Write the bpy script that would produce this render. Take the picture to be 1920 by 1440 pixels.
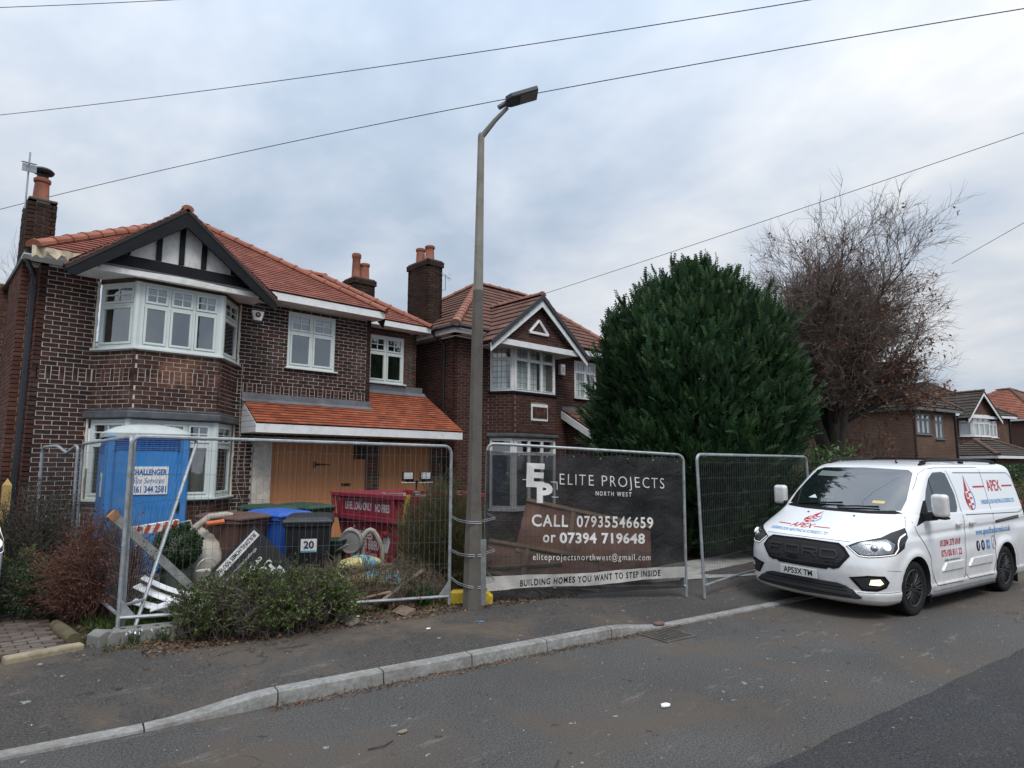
import bpy, bmesh, math, random
import numpy as np
from mathutils import Vector, Matrix
from mathutils.geometry import delaunay_2d_cdt
for _o in list(bpy.data.objects): bpy.data.objects.remove(_o)
S = bpy.context.scene; COL = S.collection
R = math.radians
rnd = random.Random(7)
# ------------------------------------------------------------------ camera
CAMP = Vector((0, 0, 1.9))
cd = bpy.data.cameras.new('camera'); cam = bpy.data.objects.new('camera', cd); COL.objects.link(cam)
cd.sensor_width = 36; cd.lens = 1210 / 1920 * 36; cd.clip_start = .05; cd.clip_end = 3000
cam.location = CAMP
cam.rotation_mode = 'XYZ'
cam.matrix_world = Matrix.Translation(CAMP) @ Matrix.Rotation(R(46.75 - 90), 4, 'Z') @ Matrix.Rotation(R(90 + 7.23), 4, 'X') @ Matrix.Rotation(R(0.11), 4, 'Z')
S.camera = cam
# ------------------------------------------------------------------ world, sun, exposure
SUN_EL, SUN_RZ = 55, -25      # high, behind the camera and a little to its west
w = bpy.data.worlds.new('World'); S.world = w; w.use_nodes = True
nt = w.node_tree; nt.nodes.clear(); L = nt.links.new
def N(t, **k):
    n = nt.nodes.new(t)
    for a, b in k.items(): setattr(n, a, b)
    return n
tc = N('ShaderNodeTexCoord'); sep = N('ShaderNodeSeparateXYZ'); L(tc.outputs['Generated'], sep.inputs[0])
def M(op, a, b=None, c=None):
    n = N('ShaderNodeMath', operation=op)
    for i, v in enumerate((a, b, c)):
        if v is None: continue
        if hasattr(v, 'is_linked') or hasattr(v, 'links'): L(v, n.inputs[i])
        else: n.inputs[i].default_value = v
    return n.outputs[0]
zc = M('MAXIMUM', sep.outputs[2], 0.0); den = M('ADD', zc, .28)
cb = N('ShaderNodeCombineXYZ'); L(M('DIVIDE', sep.outputs[0], den), cb.inputs[0]); L(M('DIVIDE', sep.outputs[1], den), cb.inputs[1])
def noise(scale, detail, rough, dist=0, off=(0, 0, 0)):
    mp = N('ShaderNodeMapping'); L(cb.outputs[0], mp.inputs[0]); mp.inputs['Location'].default_value = off
    mp.inputs['Rotation'].default_value = (0, 0, R(25)); mp.inputs['Scale'].default_value = (1, .85, 1)
    n = N('ShaderNodeTexNoise'); L(mp.outputs[0], n.inputs['Vector'])
    n.inputs['Scale'].default_value = scale; n.inputs['Detail'].default_value = detail; n.inputs['Roughness'].default_value = rough
    n.inputs['Distortion'].default_value = dist
    return n.outputs['Fac']
def ramp(fac, stops):
    r = N('ShaderNodeValToRGB'); L(fac, r.inputs[0]); e = r.color_ramp.elements
    while len(e) < len(stops): e.new(.5)
    for i, (p, c) in enumerate(stops): e[i].position = p; e[i].color = (*c, 1)
    return r.outputs[0]
cl = M('ADD', M('MULTIPLY', noise(.55, 6, .55, .3, (1.3, 4.2, 0)), .62), M('MULTIPLY', noise(2.1, 5, .55, .2, (3, 1, 0)), .38))
ccol = ramp(cl, [(.375, (.37, .455, .575)), (.45, (.46, .545, .66)), (.505, (.58, .645, .74)), (.555, (.70, .74, .795)), (.63, (.90, .90, .905))])
upv = M('ADD', M('MULTIPLY', M('POWER', zc, 2.2), 1.75), .86)      # an overcast sky is brightest overhead
vm = N('ShaderNodeVectorMath', operation='SCALE'); L(ccol, vm.inputs[0]); L(upv, vm.inputs['Scale'])
sky = N('ShaderNodeTexSky', sky_type='NISHITA', sun_disc=False); sky.sun_elevation = R(SUN_EL); sky.sun_rotation = R(180 - SUN_RZ)
bg1 = N('ShaderNodeBackground'); L(sky.outputs[0], bg1.inputs[0]); bg1.inputs[1].default_value = .06
bg2 = N('ShaderNodeBackground'); L(vm.outputs[0], bg2.inputs[0]); bg2.inputs[1].default_value = .80
mx = N('ShaderNodeMixShader'); mx.inputs[0].default_value = .9; L(bg1.outputs[0], mx.inputs[1]); L(bg2.outputs[0], mx.inputs[2])
wo = N('ShaderNodeOutputWorld'); L(mx.outputs[0], wo.inputs[0])
sd = bpy.data.lights.new('sun', 'SUN'); sun = bpy.data.objects.new('sun', sd); COL.objects.link(sun)
sd.energy = 1.5; sd.angle = R(24); sd.color = (1, .965, .92)
sun.rotation_euler = (R(90 - SUN_EL), 0, R(SUN_RZ)); sun.location = (0, 0, 30)
S.view_settings.view_transform = 'Standard'; S.view_settings.look = 'None'; S.view_settings.gamma = 1
S.view_settings.use_curve_mapping = False; S.view_settings.exposure = 0.48
S.cycles.max_bounces = 8; S.cycles.transparent_max_bounces = 24

# ------------------------------------------------------------------ materials
MATS = {}
class MN:
    """small node-tree helper"""
    def __init__(s, name):
        s.m = bpy.data.materials.new(name); s.m.use_nodes = True; s.t = s.m.node_tree; s.t.nodes.clear()
        s.out = s.n('ShaderNodeOutputMaterial'); s.b = s.n('ShaderNodeBsdfPrincipled'); s.l(s.b.outputs[0], s.out.inputs[0])
        s.co = s.n('ShaderNodeTexCoord').outputs['Object']
    def n(s, t, **k):
        x = s.t.nodes.new(t)
        for a, b in k.items(): setattr(x, a, b)
        return x
    def l(s, a, b): s.t.links.new(a, b)
    def noise(s, scale, detail=4, rough=.55, vec=None, dist=0):
        x = s.n('ShaderNodeTexNoise'); s.l(vec or s.co, x.inputs['Vector'])
        x.inputs['Scale'].default_value = scale; x.inputs['Detail'].default_value = detail; x.inputs['Roughness'].default_value = rough; x.inputs['Distortion'].default_value = dist
        return x.outputs['Fac']
    def ramp(s, fac, stops, interp='LINEAR'):
        r = s.n('ShaderNodeValToRGB'); s.l(fac, r.inputs[0]); r.color_ramp.interpolation = interp; e = r.color_ramp.elements
        while len(e) < len(stops): e.new(.5)
        for i, (p, c) in enumerate(stops):
            e[i].position = p; e[i].color = (*c, 1) if hasattr(c, '__len__') else (c, c, c, 1)
        return r.outputs[0]
    def mix(s, f, a, b, mode='MIX'):
        x = s.n('ShaderNodeMix', data_type='RGBA', blend_type=mode)
        for i, v in ((0, f), (6, a), (7, b)):
            if hasattr(v, 'links'): s.l(v, x.inputs[i])
            elif hasattr(v, '__len__'): x.inputs[i].default_value = (*v, 1)
            else: x.inputs[i].default_value = v
        return x.outputs[2]
    def math(s, op, a, b=0.0):
        x = s.n('ShaderNodeMath', operation=op)
        for i, v in enumerate((a, b)):
            if hasattr(v, 'links'): s.l(v, x.inputs[i])
            else: x.inputs[i].default_value = v
        return x.outputs[0]
    def rand(s):
        a = s.n('ShaderNodeObjectInfo').outputs['Random']; g = s.n('ShaderNodeNewGeometry').outputs['Random Per Island']
        return s.math('FRACT', s.math('ADD', a, g))
    def set(s, col=None, rough=None, metal=None, spec=None, bump=None, bstr=.2, bdist=.01):
        for v, i in ((col, 'Base Color'), (rough, 'Roughness'), (metal, 'Metallic'), (spec, 'Specular IOR Level')):
            if v is None: continue
            if hasattr(v, 'links'): s.l(v, s.b.inputs[i])
            elif hasattr(v, '__len__'): s.b.inputs[i].default_value = (*v, 1)
            else: s.b.inputs[i].default_value = v
        if bump is not None:
            x = s.n('ShaderNodeBump'); s.l(bump, x.inputs['Height']); x.inputs['Strength'].default_value = bstr; x.inputs['Distance'].default_value = bdist
            s.l(x.outputs[0], s.b.inputs['Normal'])
        return s.m
def mat(name, col, rough=.6, metal=0, var=.25, scale=6, spec=.5, bump=.15, dirt=None, bscale=None):
    """paint / plastic / metal with blotchy variation and a little wear"""
    if name in MATS: return MATS[name]
    m = MN(name); c = Vector(col)
    f = m.ramp(m.noise(scale, 6, .6), [(.3, tuple(c * (1 - var))), (.7, tuple(c * (1 + var * .6)))])
    if dirt: f = m.mix(m.ramp(m.noise(scale * 1.7, 8, .7), [(.48, 0), (.72, .75)]), f, dirt)
    r = m.ramp(m.noise(scale * 2, 4, .6), [(.3, max(rough - .1, .02)), (.7, min(rough + .12, 1))])
    MATS[name] = m.set(f, r, metal, spec, m.noise(bscale or scale * 12, 5, .6), bump, .004)
    return MATS[name]
def mat_rand(name, cols, rough=.8, grain=40, bstr=.4, spec=.16, blotch=2.0, dirt=None, metal=0):
    """each piece (brick, tile, leaf) takes its own colour out of COLS"""
    if name in MATS: return MATS[name]
    m = MN(name); k = len(cols)
    f = m.ramp(m.rand(), [(i / max(k - 1, 1), c) for i, c in enumerate(cols)])
    g = m.ramp(m.noise(grain, 5, .65), [(.3, .6), (.7, 1.25)])
    f = m.mix(1.0, f, g, 'MULTIPLY')
    f = m.mix(1.0, f, m.ramp(m.noise(blotch, 4, .6), [(.3, .72), (.7, 1.2)]), 'MULTIPLY')
    if dirt: f = m.mix(m.ramp(m.noise(blotch * 1.6, 8, .7), [(.5, 0), (.75, .8)]), f, dirt)
    MATS[name] = m.set(f, rough, metal, spec, m.noise(grain * 2, 5, .7), bstr, .004)
    return MATS[name]
def mat_flat(name, col, rough=.6, spec=.4):
    if name in MATS: return MATS[name]
    m = MN(name); MATS[name] = m.set(tuple(col), rough, 0, spec); return MATS[name]
def mat_print(name, col, rough=.45, wear=.35):
    """printed lettering, slightly worn"""
    if name in MATS: return MATS[name]
    m = MN(name); c = Vector(col)
    f = m.ramp(m.noise(9, 6, .7), [(.3, tuple(c * (1 - wear))), (.62, tuple(c))])
    MATS[name] = m.set(f, rough, 0, .3); return MATS[name]
def mat_leaf(name, cols, rough=.55, trans=.25, spec=.35, big=1.2):
    if name in MATS: return MATS[name]
    m = MN(name); k = len(cols)
    f = m.ramp(m.rand(), [(i / max(k - 1, 1), c) for i, c in enumerate(cols)])
    f = m.mix(1.0, f, m.ramp(m.noise(big, 4, .6), [(.3, .6), (.72, 1.35)]), 'MULTIPLY')
    m.set(f, rough, 0, spec)
    t = m.n('ShaderNodeBsdfTranslucent'); m.l(f, t.inputs[0]); x = m.n('ShaderNodeMixShader'); x.inputs[0].default_value = trans
    m.l(m.b.outputs[0], x.inputs[1]); m.l(t.outputs[0], x.inputs[2]); m.l(x.outputs[0], m.out.inputs[0])
    MATS[name] = m.m; return m.m
def mat_glass(name, tint=(.8, .85, .84), base=.13, edge=.9, rough=.02):
    """window glass: mostly clear, reflecting more at grazing angles"""
    if name in MATS: return MATS[name]
    m = MN(name); tr = m.n('ShaderNodeBsdfTransparent'); tr.inputs[0].default_value = (*tint, 1)
    gl = m.n('ShaderNodeBsdfGlossy'); gl.inputs['Roughness'].default_value = rough; gl.inputs[0].default_value = (.95, .97, 1, 1)
    fr = m.n('ShaderNodeLayerWeight'); fr.inputs[0].default_value = .5      # the same from both sides of the pane
    bp = m.n('ShaderNodeBump'); m.l(m.noise(1.1, 3), bp.inputs['Height']); bp.inputs['Strength'].default_value = .10; bp.inputs['Distance'].default_value = .02
    m.l(bp.outputs[0], gl.inputs['Normal'])
    f = m.math('MINIMUM', m.math('ADD', m.math('MULTIPLY', m.math('POWER', fr.outputs['Facing'], 3.2), .85), base + .10), 1.0)
    x = m.n('ShaderNodeMixShader'); m.l(f, x.inputs[0]); m.l(tr.outputs[0], x.inputs[1]); m.l(gl.outputs[0], x.inputs[2]); m.l(x.outputs[0], m.out.inputs[0])
    MATS[name] = m.m; return m.m

def brickmat(name, cols, mortar):
    """brickwork too far off to build brick by brick"""
    m = MN(name); b = m.n('ShaderNodeTexBrick')
    sp = m.n('ShaderNodeSeparateXYZ'); m.l(m.co, sp.inputs[0]); cbn = m.n('ShaderNodeCombineXYZ')
    m.l(m.math('ADD', sp.outputs[0], sp.outputs[1]), cbn.inputs[0]); m.l(sp.outputs[2], cbn.inputs[1]); m.l(cbn.outputs[0], b.inputs['Vector'])
    b.inputs['Scale'].default_value = 1; b.inputs['Brick Width'].default_value = .225; b.inputs['Row Height'].default_value = .075
    b.inputs['Mortar Size'].default_value = .006; b.inputs['Color1'].default_value = (*cols[0], 1); b.inputs['Color2'].default_value = (*cols[1], 1); b.inputs['Mortar'].default_value = (*mortar, 1)
    f = m.mix(1.0, b.outputs[0], m.ramp(m.noise(.8, 5, .6), [(.3, .7), (.7, 1.25)]), 'MULTIPLY')
    return m.set(f, .9, 0, .2, b.outputs['Fac'], .5, .01)

# ------------------------------------------------------------------ objects
OFF = {}
def tag(o, label=None, cat=None, group=None, kind=None):
    if label: o['label'] = label
    if cat: o['category'] = cat
    if group: o['group'] = group
    if kind: o['kind'] = kind
    return o
def thing(name, label, cat, loc=(0, 0, 0), rz=0, group=None, rot=None):
    o = bpy.data.objects.new(name, None); o.empty_display_size = .2; COL.objects.link(o)
    o.location = loc; o.rotation_euler = rot or (0, 0, rz)
    return tag(o, label, cat, group)
def root_off(p):
    while p is not None:
        if p.name in OFF: return OFF[p.name]
        p = p.parent
    return None
def link(name, me, parent=None, m=None):
    o = bpy.data.objects.new(name, me); COL.objects.link(o)
    if parent: o.parent = parent
    if m and not me.materials: me.materials.append(m)
    return o
def world_thing(name, label, cat, loc, group=None):
    """a thing whose parts are given in world coordinates"""
    o = thing(name, label, cat, loc, 0, group); OFF[o.name] = Vector(loc); return o
class MB:
    def __init__(s): s.v = []; s.f = []
    def add(s, vs, fs):
        k = len(s.v); s.v += [tuple(v) for v in vs]; s.f += [tuple(i + k for i in f) for f in fs]; return s
    def box(s, c, d, rot=None):
        x, y, z = (q / 2 for q in d); vs = [Vector((a, b, e)) for e in (-z, z) for a, b in ((-x, -y), (x, -y), (x, y), (-x, y))]
        if rot is not None: vs = [rot @ v for v in vs]
        c = Vector(c)
        return s.add([v + c for v in vs], [(3, 2, 1, 0), (4, 5, 6, 7), (0, 1, 5, 4), (1, 2, 6, 5), (2, 3, 7, 6), (3, 0, 4, 7)])
    def fbox(s, F, u0, u1, z0, z1, d0, d1):
        """box in a wall frame F = (point, along, outward)"""
        p, du, n = F; vs = [p + du * u + n * d + Vector((0, 0, z)) for z in (z0, z1) for u, d in ((u0, d1), (u1, d1), (u1, d0), (u0, d0))]
        return s.add(vs, [(3, 2, 1, 0), (4, 5, 6, 7), (0, 1, 5, 4), (1, 2, 6, 5), (2, 3, 7, 6), (3, 0, 4, 7)])
    def quad(s, *p): return s.add(p, [tuple(range(len(p)))])
    def prism(s, poly, d):
        """closed prism from a 3-D polygon pushed along D"""
        d = Vector(d); a = [Vector(p) for p in poly]; k = len(a)
        return s.add(a + [p + d for p in a], [tuple(range(k))[::-1], tuple(range(k, 2 * k))] + [(i, (i + 1) % k, k + (i + 1) % k, k + i) for i in range(k)])
    def tube(s, pts, r, n=6, cap=True):
        pts = [Vector(p) for p in pts]; k = len(pts); rs = r if hasattr(r, '__len__') else [r] * k
        b = len(s.v); up = None
        for i, p in enumerate(pts):
            t = (pts[min(i + 1, k - 1)] - pts[max(i - 1, 0)]).normalized()
            if up is None: up = t.orthogonal().normalized()
            up = (up - t * up.dot(t)); up = up.normalized() if up.length > 1e-6 else t.orthogonal().normalized()
            q = t.cross(up)
            for j in range(n):
                a = 2 * math.pi * j / n; s.v.append(tuple(p + (up * math.cos(a) + q * math.sin(a)) * rs[i]))
        for i in range(k - 1):
            for j in range(n):
                s.f.append((b + i * n + j, b + i * n + (j + 1) % n, b + (i + 1) * n + (j + 1) % n, b + (i + 1) * n + j))
        if cap: s.f.append(tuple(b + j for j in range(n))[::-1]); s.f.append(tuple(b + (k - 1) * n + j for j in range(n)))
        return s
    def lathe(s, prof, c=(0, 0, 0), n=16, axis='Z', cap=True):
        b = len(s.v); c = Vector(c); k = len(prof)
        for r, h in prof:
            for j in range(n):
                a = 2 * math.pi * j / n; x, y = r * math.cos(a), r * math.sin(a)
                s.v.append(tuple(c + Vector({'Z': (x, y, h), 'Y': (x, h, y), 'X': (h, x, y)}[axis])))
        for i in range(k - 1):
            for j in range(n): s.f.append((b + i * n + j, b + i * n + (j + 1) % n, b + (i + 1) * n + (j + 1) % n, b + (i + 1) * n + j))
        if cap: s.f.append(tuple(b + j for j in range(n))[::-1]); s.f.append(tuple(b + (k - 1) * n + j for j in range(n)))
        return s
    def mesh(s, name, off=None):
        me = bpy.data.meshes.new(name); v = s.v
        if off is not None: v = [(a - off.x, b - off.y, c - off.z) for a, b, c in v]
        me.from_pydata(v, [], s.f); me.update(); return me
    def build(s, name, m, parent=None, smooth=False, bevel=0, kind=None, label=None, fix=True):
        me = s.mesh(name, root_off(parent) if parent else None)
        if fix:
            bm = bmesh.new(); bm.from_mesh(me); bmesh.ops.recalc_face_normals(bm, faces=bm.faces); bm.to_mesh(me); bm.free()
        if smooth:
            me.polygons.foreach_set('use_smooth', [True] * len(me.polygons)); me.set_sharp_from_angle(angle=R(40))
        o = link(name, me, parent, m)
        if bevel:
            b = o.modifiers.new('bevel', 'BEVEL'); b.width = bevel; b.segments = 2; b.limit_method = 'ANGLE'; b.angle_limit = R(40)
        if kind: o['kind'] = kind
        if label: o['label'] = label
        return o
def np_mesh(name, V, F, m, parent=None, kind=None, smooth=False, off=True):
    """big uniform mesh from numpy arrays"""
    V = np.asarray(V, dtype=np.float32); F = np.asarray(F, dtype=np.int32); me = bpy.data.meshes.new(name)
    o_ = root_off(parent) if parent and off else None
    if o_ is not None: V = V - np.array(o_, dtype=np.float32)
    me.vertices.add(len(V)); me.vertices.foreach_set('co', V.ravel()); k = F.shape[1]
    me.loops.add(F.size); me.loops.foreach_set('vertex_index', F.ravel()); me.polygons.add(len(F))
    me.polygons.foreach_set('loop_start', np.arange(0, F.size, k, dtype=np.int32))
    me.update(calc_edges=True)
    if smooth: me.polygons.foreach_set('use_smooth', np.ones(len(F), dtype=bool))
    o = link(name, me, parent, m)
    if kind: o['kind'] = kind
    return o
def copy_tree(o, parent=None, skip=()):
    c = o.copy(); COL.objects.link(c)
    if parent: c.parent = parent
    for ch in list(o.children):
        if ch.name.split('.')[0] not in skip: copy_tree(ch, c, skip)
    return c
_tc = {}
def text_data(s, size, bold=0, sx=1, shear=0, align='CENTER', space=1):
    """flat triangles of a line of lettering: (list of (x, y), faces)"""
    k = (s, size, bold, sx, shear, align, space)
    if k in _tc: return _tc[k]
    cu = bpy.data.curves.new('t', 'FONT'); cu.body = s; cu.size = size; cu.offset = bold * size; cu.shear = shear; cu.space_character = space
    cu.align_x = align; cu.align_y = 'CENTER'; cu.resolution_u = 3; cu.fill_mode = 'FRONT'
    o = bpy.data.objects.new('t', cu); COL.objects.link(o); bpy.context.view_layer.update()
    dg = bpy.context.evaluated_depsgraph_get(); me = bpy.data.meshes.new_from_object(o.evaluated_get(dg))
    v = [(p.co.x * sx, p.co.y) for p in me.vertices]; f = [tuple(p.vertices) for p in me.polygons]
    bpy.data.objects.remove(o); bpy.data.curves.remove(cu); bpy.data.meshes.remove(me)
    _tc[k] = (v, f); return _tc[k]
def lettering(name, s, size, fn, m, parent, **k):
    """lettering laid on a surface: FN maps (x, y) of the line to a point"""
    v, f = text_data(s, size, **k)
    mb = MB(); mb.add([fn(a, b) for a, b in v], f)
    return mb.build(name, m, parent, fix=False)
def resample_poly(p, step):
    out = []
    for i, a in enumerate(p):
        b = p[(i + 1) % len(p)]; n = max(1, int(math.hypot(b[0] - a[0], b[1] - a[1]) / step))
        out += [(a[0] + (b[0] - a[0]) * t / n, a[1] + (b[1] - a[1]) * t / n) for t in range(n)]
    return out
def inside(p, poly):
    c = False; x, y = p; k = len(poly)
    for i in range(k):
        a, b = poly[i], poly[i - 1]
        if (a[1] > y) != (b[1] > y) and x < (b[0] - a[0]) * (y - a[1]) / (b[1] - a[1]) + a[0]: c = not c
    return c
def patch(name, poly, fn, step, m, parent, off=.004, thick=.006, smooth=True, hole=None):
    """a panel with the outline POLY following the surface FN(u, v) -> (point, normal)"""
    P = resample_poly(poly, step); k = len(P); pts = [Vector(q) for q in P]; ed = [(i, (i + 1) % k) for i in range(k)]
    us = [q[0] for q in P]; vs = [q[1] for q in P]
    y = min(vs) + step * .5
    while y < max(vs):
        x = min(us) + step * .5
        while x < max(us):
            if inside((x, y), P) and min((x - a) ** 2 + (y - b) ** 2 for a, b in P) > (step * .45) ** 2: pts.append(Vector((x, y)))
            x += step
        y += step
    V2, _, F2, *_ = delaunay_2d_cdt(pts, ed, [], 1, 1e-6)
    F2 = [f for f in F2 if inside((sum(V2[i].x for i in f) / 3, sum(V2[i].y for i in f) / 3), P)]
    mb = MB(); top = []; low = []
    for v in V2:
        p, n = fn(v.x, v.y); top.append(p + n * off)
    mb.add(top, F2)
    if thick:
        for i in range(k):
            a, b = P[i], P[(i + 1) % k]; pa, na = fn(*a); pb, nb = fn(*b)
            mb.quad(pa + na * off, pb + nb * off, pb + nb * (off - thick), pa + na * (off - thick))
    bmv = mb.build(name, m, parent, fix=False)
    me = bmv.data; bm = bmesh.new(); bm.from_mesh(me); bmesh.ops.remove_doubles(bm, verts=bm.verts, dist=1e-5); bmesh.ops.recalc_face_normals(bm, faces=bm.faces)
    # make the outer side face outwards
    f0 = max(bm.faces, key=lambda f: f.calc_area()); c = f0.calc_center_median(); best = min(range(len(V2)), key=lambda i: (Vector(top[i]) - (c + (root_off(parent) or Vector()))).length)
    if f0.normal.dot(fn(V2[best].x, V2[best].y)[1]) < 0: bmesh.ops.reverse_faces(bm, faces=bm.faces)
    bm.to_mesh(me); bm.free()
    if smooth:
        me.polygons.foreach_set('use_smooth', [True] * len(me.polygons)); me.set_sharp_from_angle(angle=R(35))
    return bmv
V3 = Vector
UP = V3((0, 0, 1))
# ------------------------------------------------------------------ ground
KU = V3((.9877, -.1564, 0)); KN = V3((.1564, .9877, 0)); K0 = V3((4.14, 4.95, 0))     # kerb line: along, towards the houses, origin
def sm(t): t = min(max(t, 0), 1); return t * t * (3 - 2 * t)
def kerb_h(s):
    if s < -1.8: return .022 + .088 * sm((s + 2.73) / .93) if s > -2.73 else .022
    if s > 1.8: return .022 + .088 * sm((2.72 - s) / .92) if s < 2.72 else .022
    return .110
def sd_(x, y): q = V3((x, y, 0)) - K0; return q.dot(KU), q.dot(KN)
def ground(x, y):
    s, d = sd_(x, y)
    if d < 0: return 0.0
    h = kerb_h(s) * (1 - sm((d - .1) / 1.6)) + .115 * sm((d - .1) / 1.6) + .015 * max(d - .1, 0)
    return min(h, .2)
def sxy(s, d, z=0): p = K0 + KU * s + KN * d; return V3((p.x, p.y, z))
def sheet(name, s0, s1, d0, d1, ns, nd, m, dz=0, kind='structure', edge0=None, edge1=None, skirt=0):
    V = []; F = []
    for i in range(ns + 1):
        s = s0 + (s1 - s0) * i / ns; a = d0 + (edge0(s) if edge0 else 0); b = d1 + (edge1(s) if edge1 else 0)
        for j in range(nd + 1):
            p = sxy(s, a + (b - a) * j / nd); p.z = (ground(p.x, p.y) if d1 > 0 else 0) + dz; V.append(p)
    for i in range(ns):
        for j in range(nd):
            k = i * (nd + 1) + j; F.append((k, k + nd + 1, k + nd + 2, k + 1))
    mb = MB(); mb.add(V, F); o = mb.build(name, m, smooth=True); o['kind'] = kind; return o
def asphalt(name, base, fleck, scuff, stain):
    m = MN(name); c = V3(base)
    f = m.ramp(m.noise(.55, 6, .6), [(.3, tuple(c * .72)), (.7, tuple(c * 1.35))])
    f = m.mix(m.ramp(m.noise(75, 3, .7), [(.46, 0), (.72, .75)]), f, fleck)                      # aggregate
    f = m.mix(m.ramp(m.noise(48, 3, .7), [(.52, 0), (.72, .8)]), f, tuple(c * .35))
    f = m.mix(m.ramp(m.noise(.75, 8, .66, dist=.6), [(.48, 0), (.64, stain[1])]), f, stain[0])     # mud film
    mp = m.n('ShaderNodeMapping'); m.l(m.co, mp.inputs[0]); mp.inputs['Rotation'].default_value = (0, 0, R(9)); mp.inputs['Scale'].default_value = (.5, 2.0, 1)
    f = m.mix(m.ramp(m.noise(2.0, 10, .80, mp.outputs[0]), [(.575, 0), (.70, scuff)]), f, (.25, .225, .20))     # pale scuffs
    f = m.mix(m.ramp(m.noise(9, 3, .6), [(.69, 0), (.72, .75)]), f, (.40, .38, .35))          # grit and gum
    f = m.mix(m.ramp(m.noise(5, 4, .6), [(.66, 0), (.72, .7)]), f, (.018, .017, .016))
    vo = m.n('ShaderNodeTexVoronoi', feature='DISTANCE_TO_EDGE'); vo.inputs['Scale'].default_value = .42
    wv = m.n('ShaderNodeVectorMath', operation='ADD'); m.l(m.co, wv.inputs[0]); nv_ = m.n('ShaderNodeTexNoise'); m.l(m.co, nv_.inputs['Vector']); nv_.inputs['Scale'].default_value = 3; nv_.inputs['Detail'].default_value = 6; m.l(m.mix(1.0, nv_.outputs['Color'], (.5, .5, .5), 'SUBTRACT'), wv.inputs[1]); m.l(wv.outputs[0], vo.inputs['Vector'])
    ck = m.math('MULTIPLY', m.ramp(vo.outputs['Distance'], [(.002, .6), (.008, 0)]), m.ramp(m.noise(.5, 3, .5), [(.50, 0), (.58, 1)]))
    f = m.mix(ck, f, (.014, .013, .012))                                                           # hairline cracks
    return m.set(f, m.ramp(m.noise(1.1, 5, .6), [(.3, .75), (.7, .97)]), 0, .14, m.noise(95, 5, .8), 1.0, .012)
ROAD = asphalt('road_asphalt', (.074, .071, .068), (.25, .235, .22), .9, ((.125, .10, .078), .75))
PATCH = asphalt('new_asphalt', (.042, .042, .044), (.15, .148, .145), .35, ((.075, .068, .062), .5))
PAVE = asphalt('pavement_asphalt', (.062, .057, .053), (.20, .185, .17), .65, ((.135, .105, .08), .95))
SOIL = MN('soil'); SOIL = SOIL.set(SOIL.mix(SOIL.ramp(SOIL.noise(1.4, 7, .7), [(.42, 0), (.62, 1)]), SOIL.ramp(SOIL.noise(30, 6, .7), [(.3, (.022, .016, .011)), (.7, (.075, .055, .038))]), SOIL.ramp(SOIL.noise(45, 5, .7), [(.3, (.02, .028, .009)), (.7, (.07, .085, .03))])), .95, 0, .2, SOIL.noise(35, 6, .75), 1, .03)
sheet('road', -45, 130, -40, 0.0, 60, 10, ROAD)
# the strip of newer tarmac nearer the camera
pa = MB(); ra = random.Random(3); far_ = [V3((4.18 + t * 18, 2.07 - t * 2.35 + ra.uniform(-.02, .02), .004)) for t in [i / 60 - .12 for i in range(61)]]
near_ = [V3((p.x - .3, p.y - 3.2, .004)) for p in far_]; pa.add(far_ + near_, [(61 + i, 62 + i, i + 1, i) for i in range(60)])
tag(pa.build('tarmac_patch', PATCH), kind='structure')
BACKEDGE = lambda s: .10 * math.sin(s * 1.7) + .05 * math.sin(s * 5.1 + 1)
pv = sheet('pavement', -14, 40, .125, 2.15, 216, 14, PAVE, edge1=BACKEDGE)
sheet('garden_soil', -14, 40, 2.0, 16, 108, 28, SOIL, dz=-.006)
tag(MB().quad((-200, -150, -.25), (500, -150, -.25), (500, 500, -.25), (-200, 500, -.25)).build('terrain', SOIL), kind='structure')
# gutter dirt and mud carried over the dropped kerb
KERBM = MN('kerb_concrete'); KERBM = KERBM.set(KERBM.mix(KERBM.ramp(KERBM.noise(3.5, 8, .7), [(.45, 0), (.7, .8)]), KERBM.ramp(KERBM.noise(25, 6, .65), [(.3, (.17, .167, .157)), (.7, (.32, .315, .30))]), (.13, .115, .095)), .9, 0, .3, KERBM.noise(90, 5, .7), .5, .006)
def kerb_stone(s0, s1):
    """one kerb unit with a rounded arris, following its drop"""
    mb = MB(); g = .006; n = 5; prof = lambda h: [(-.005, -.12), (0, min(h - .03, h * .5)), (.006, h - .012 if h > .05 else h - .004), (.02, h), (.122, h + .003), (.125, -.12)]
    rows = []
    for i in range(n + 1):
        s = s0 + g + (s1 - s0 - 2 * g) * i / n; rows.append([sxy(s, d, z) for d, z in prof(kerb_h(s))])
    k = len(rows[0]); vs = [v for r in rows for v in r]
    fs = [(i * k + j, i * k + j + 1, (i + 1) * k + j + 1, (i + 1) * k + j) for i in range(n) for j in range(k - 1)]
    fs += [tuple(range(k)), tuple(n * k + j for j in range(k))[::-1]]
    mb.add(vs, fs); return mb.build('kerb_stone', KERBM, pv)
edges = [-2.73 - .915 * i for i in range(8, 0, -1)] + [-2.73, -1.8, -.9, 0, .9, 1.8, 2.72] + [2.72 + .915 * i for i in range(1, 26)]
for a, b in zip(edges, edges[1:]): kerb_stone(a, b)
tag(MB().add([sxy(25.6, 0, .02), sxy(60, 0, .02), sxy(60, .13, .02), sxy(25.6, .13, .02)], [(0, 1, 2, 3)]).build('kerb_line', KERBM), kind='structure')
CONC = mat('concrete', (.33, .32, .30), .9, var=.3, scale=3, bump=.5, bscale=70, dirt=(.14, .12, .10), spec=.3)
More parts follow.
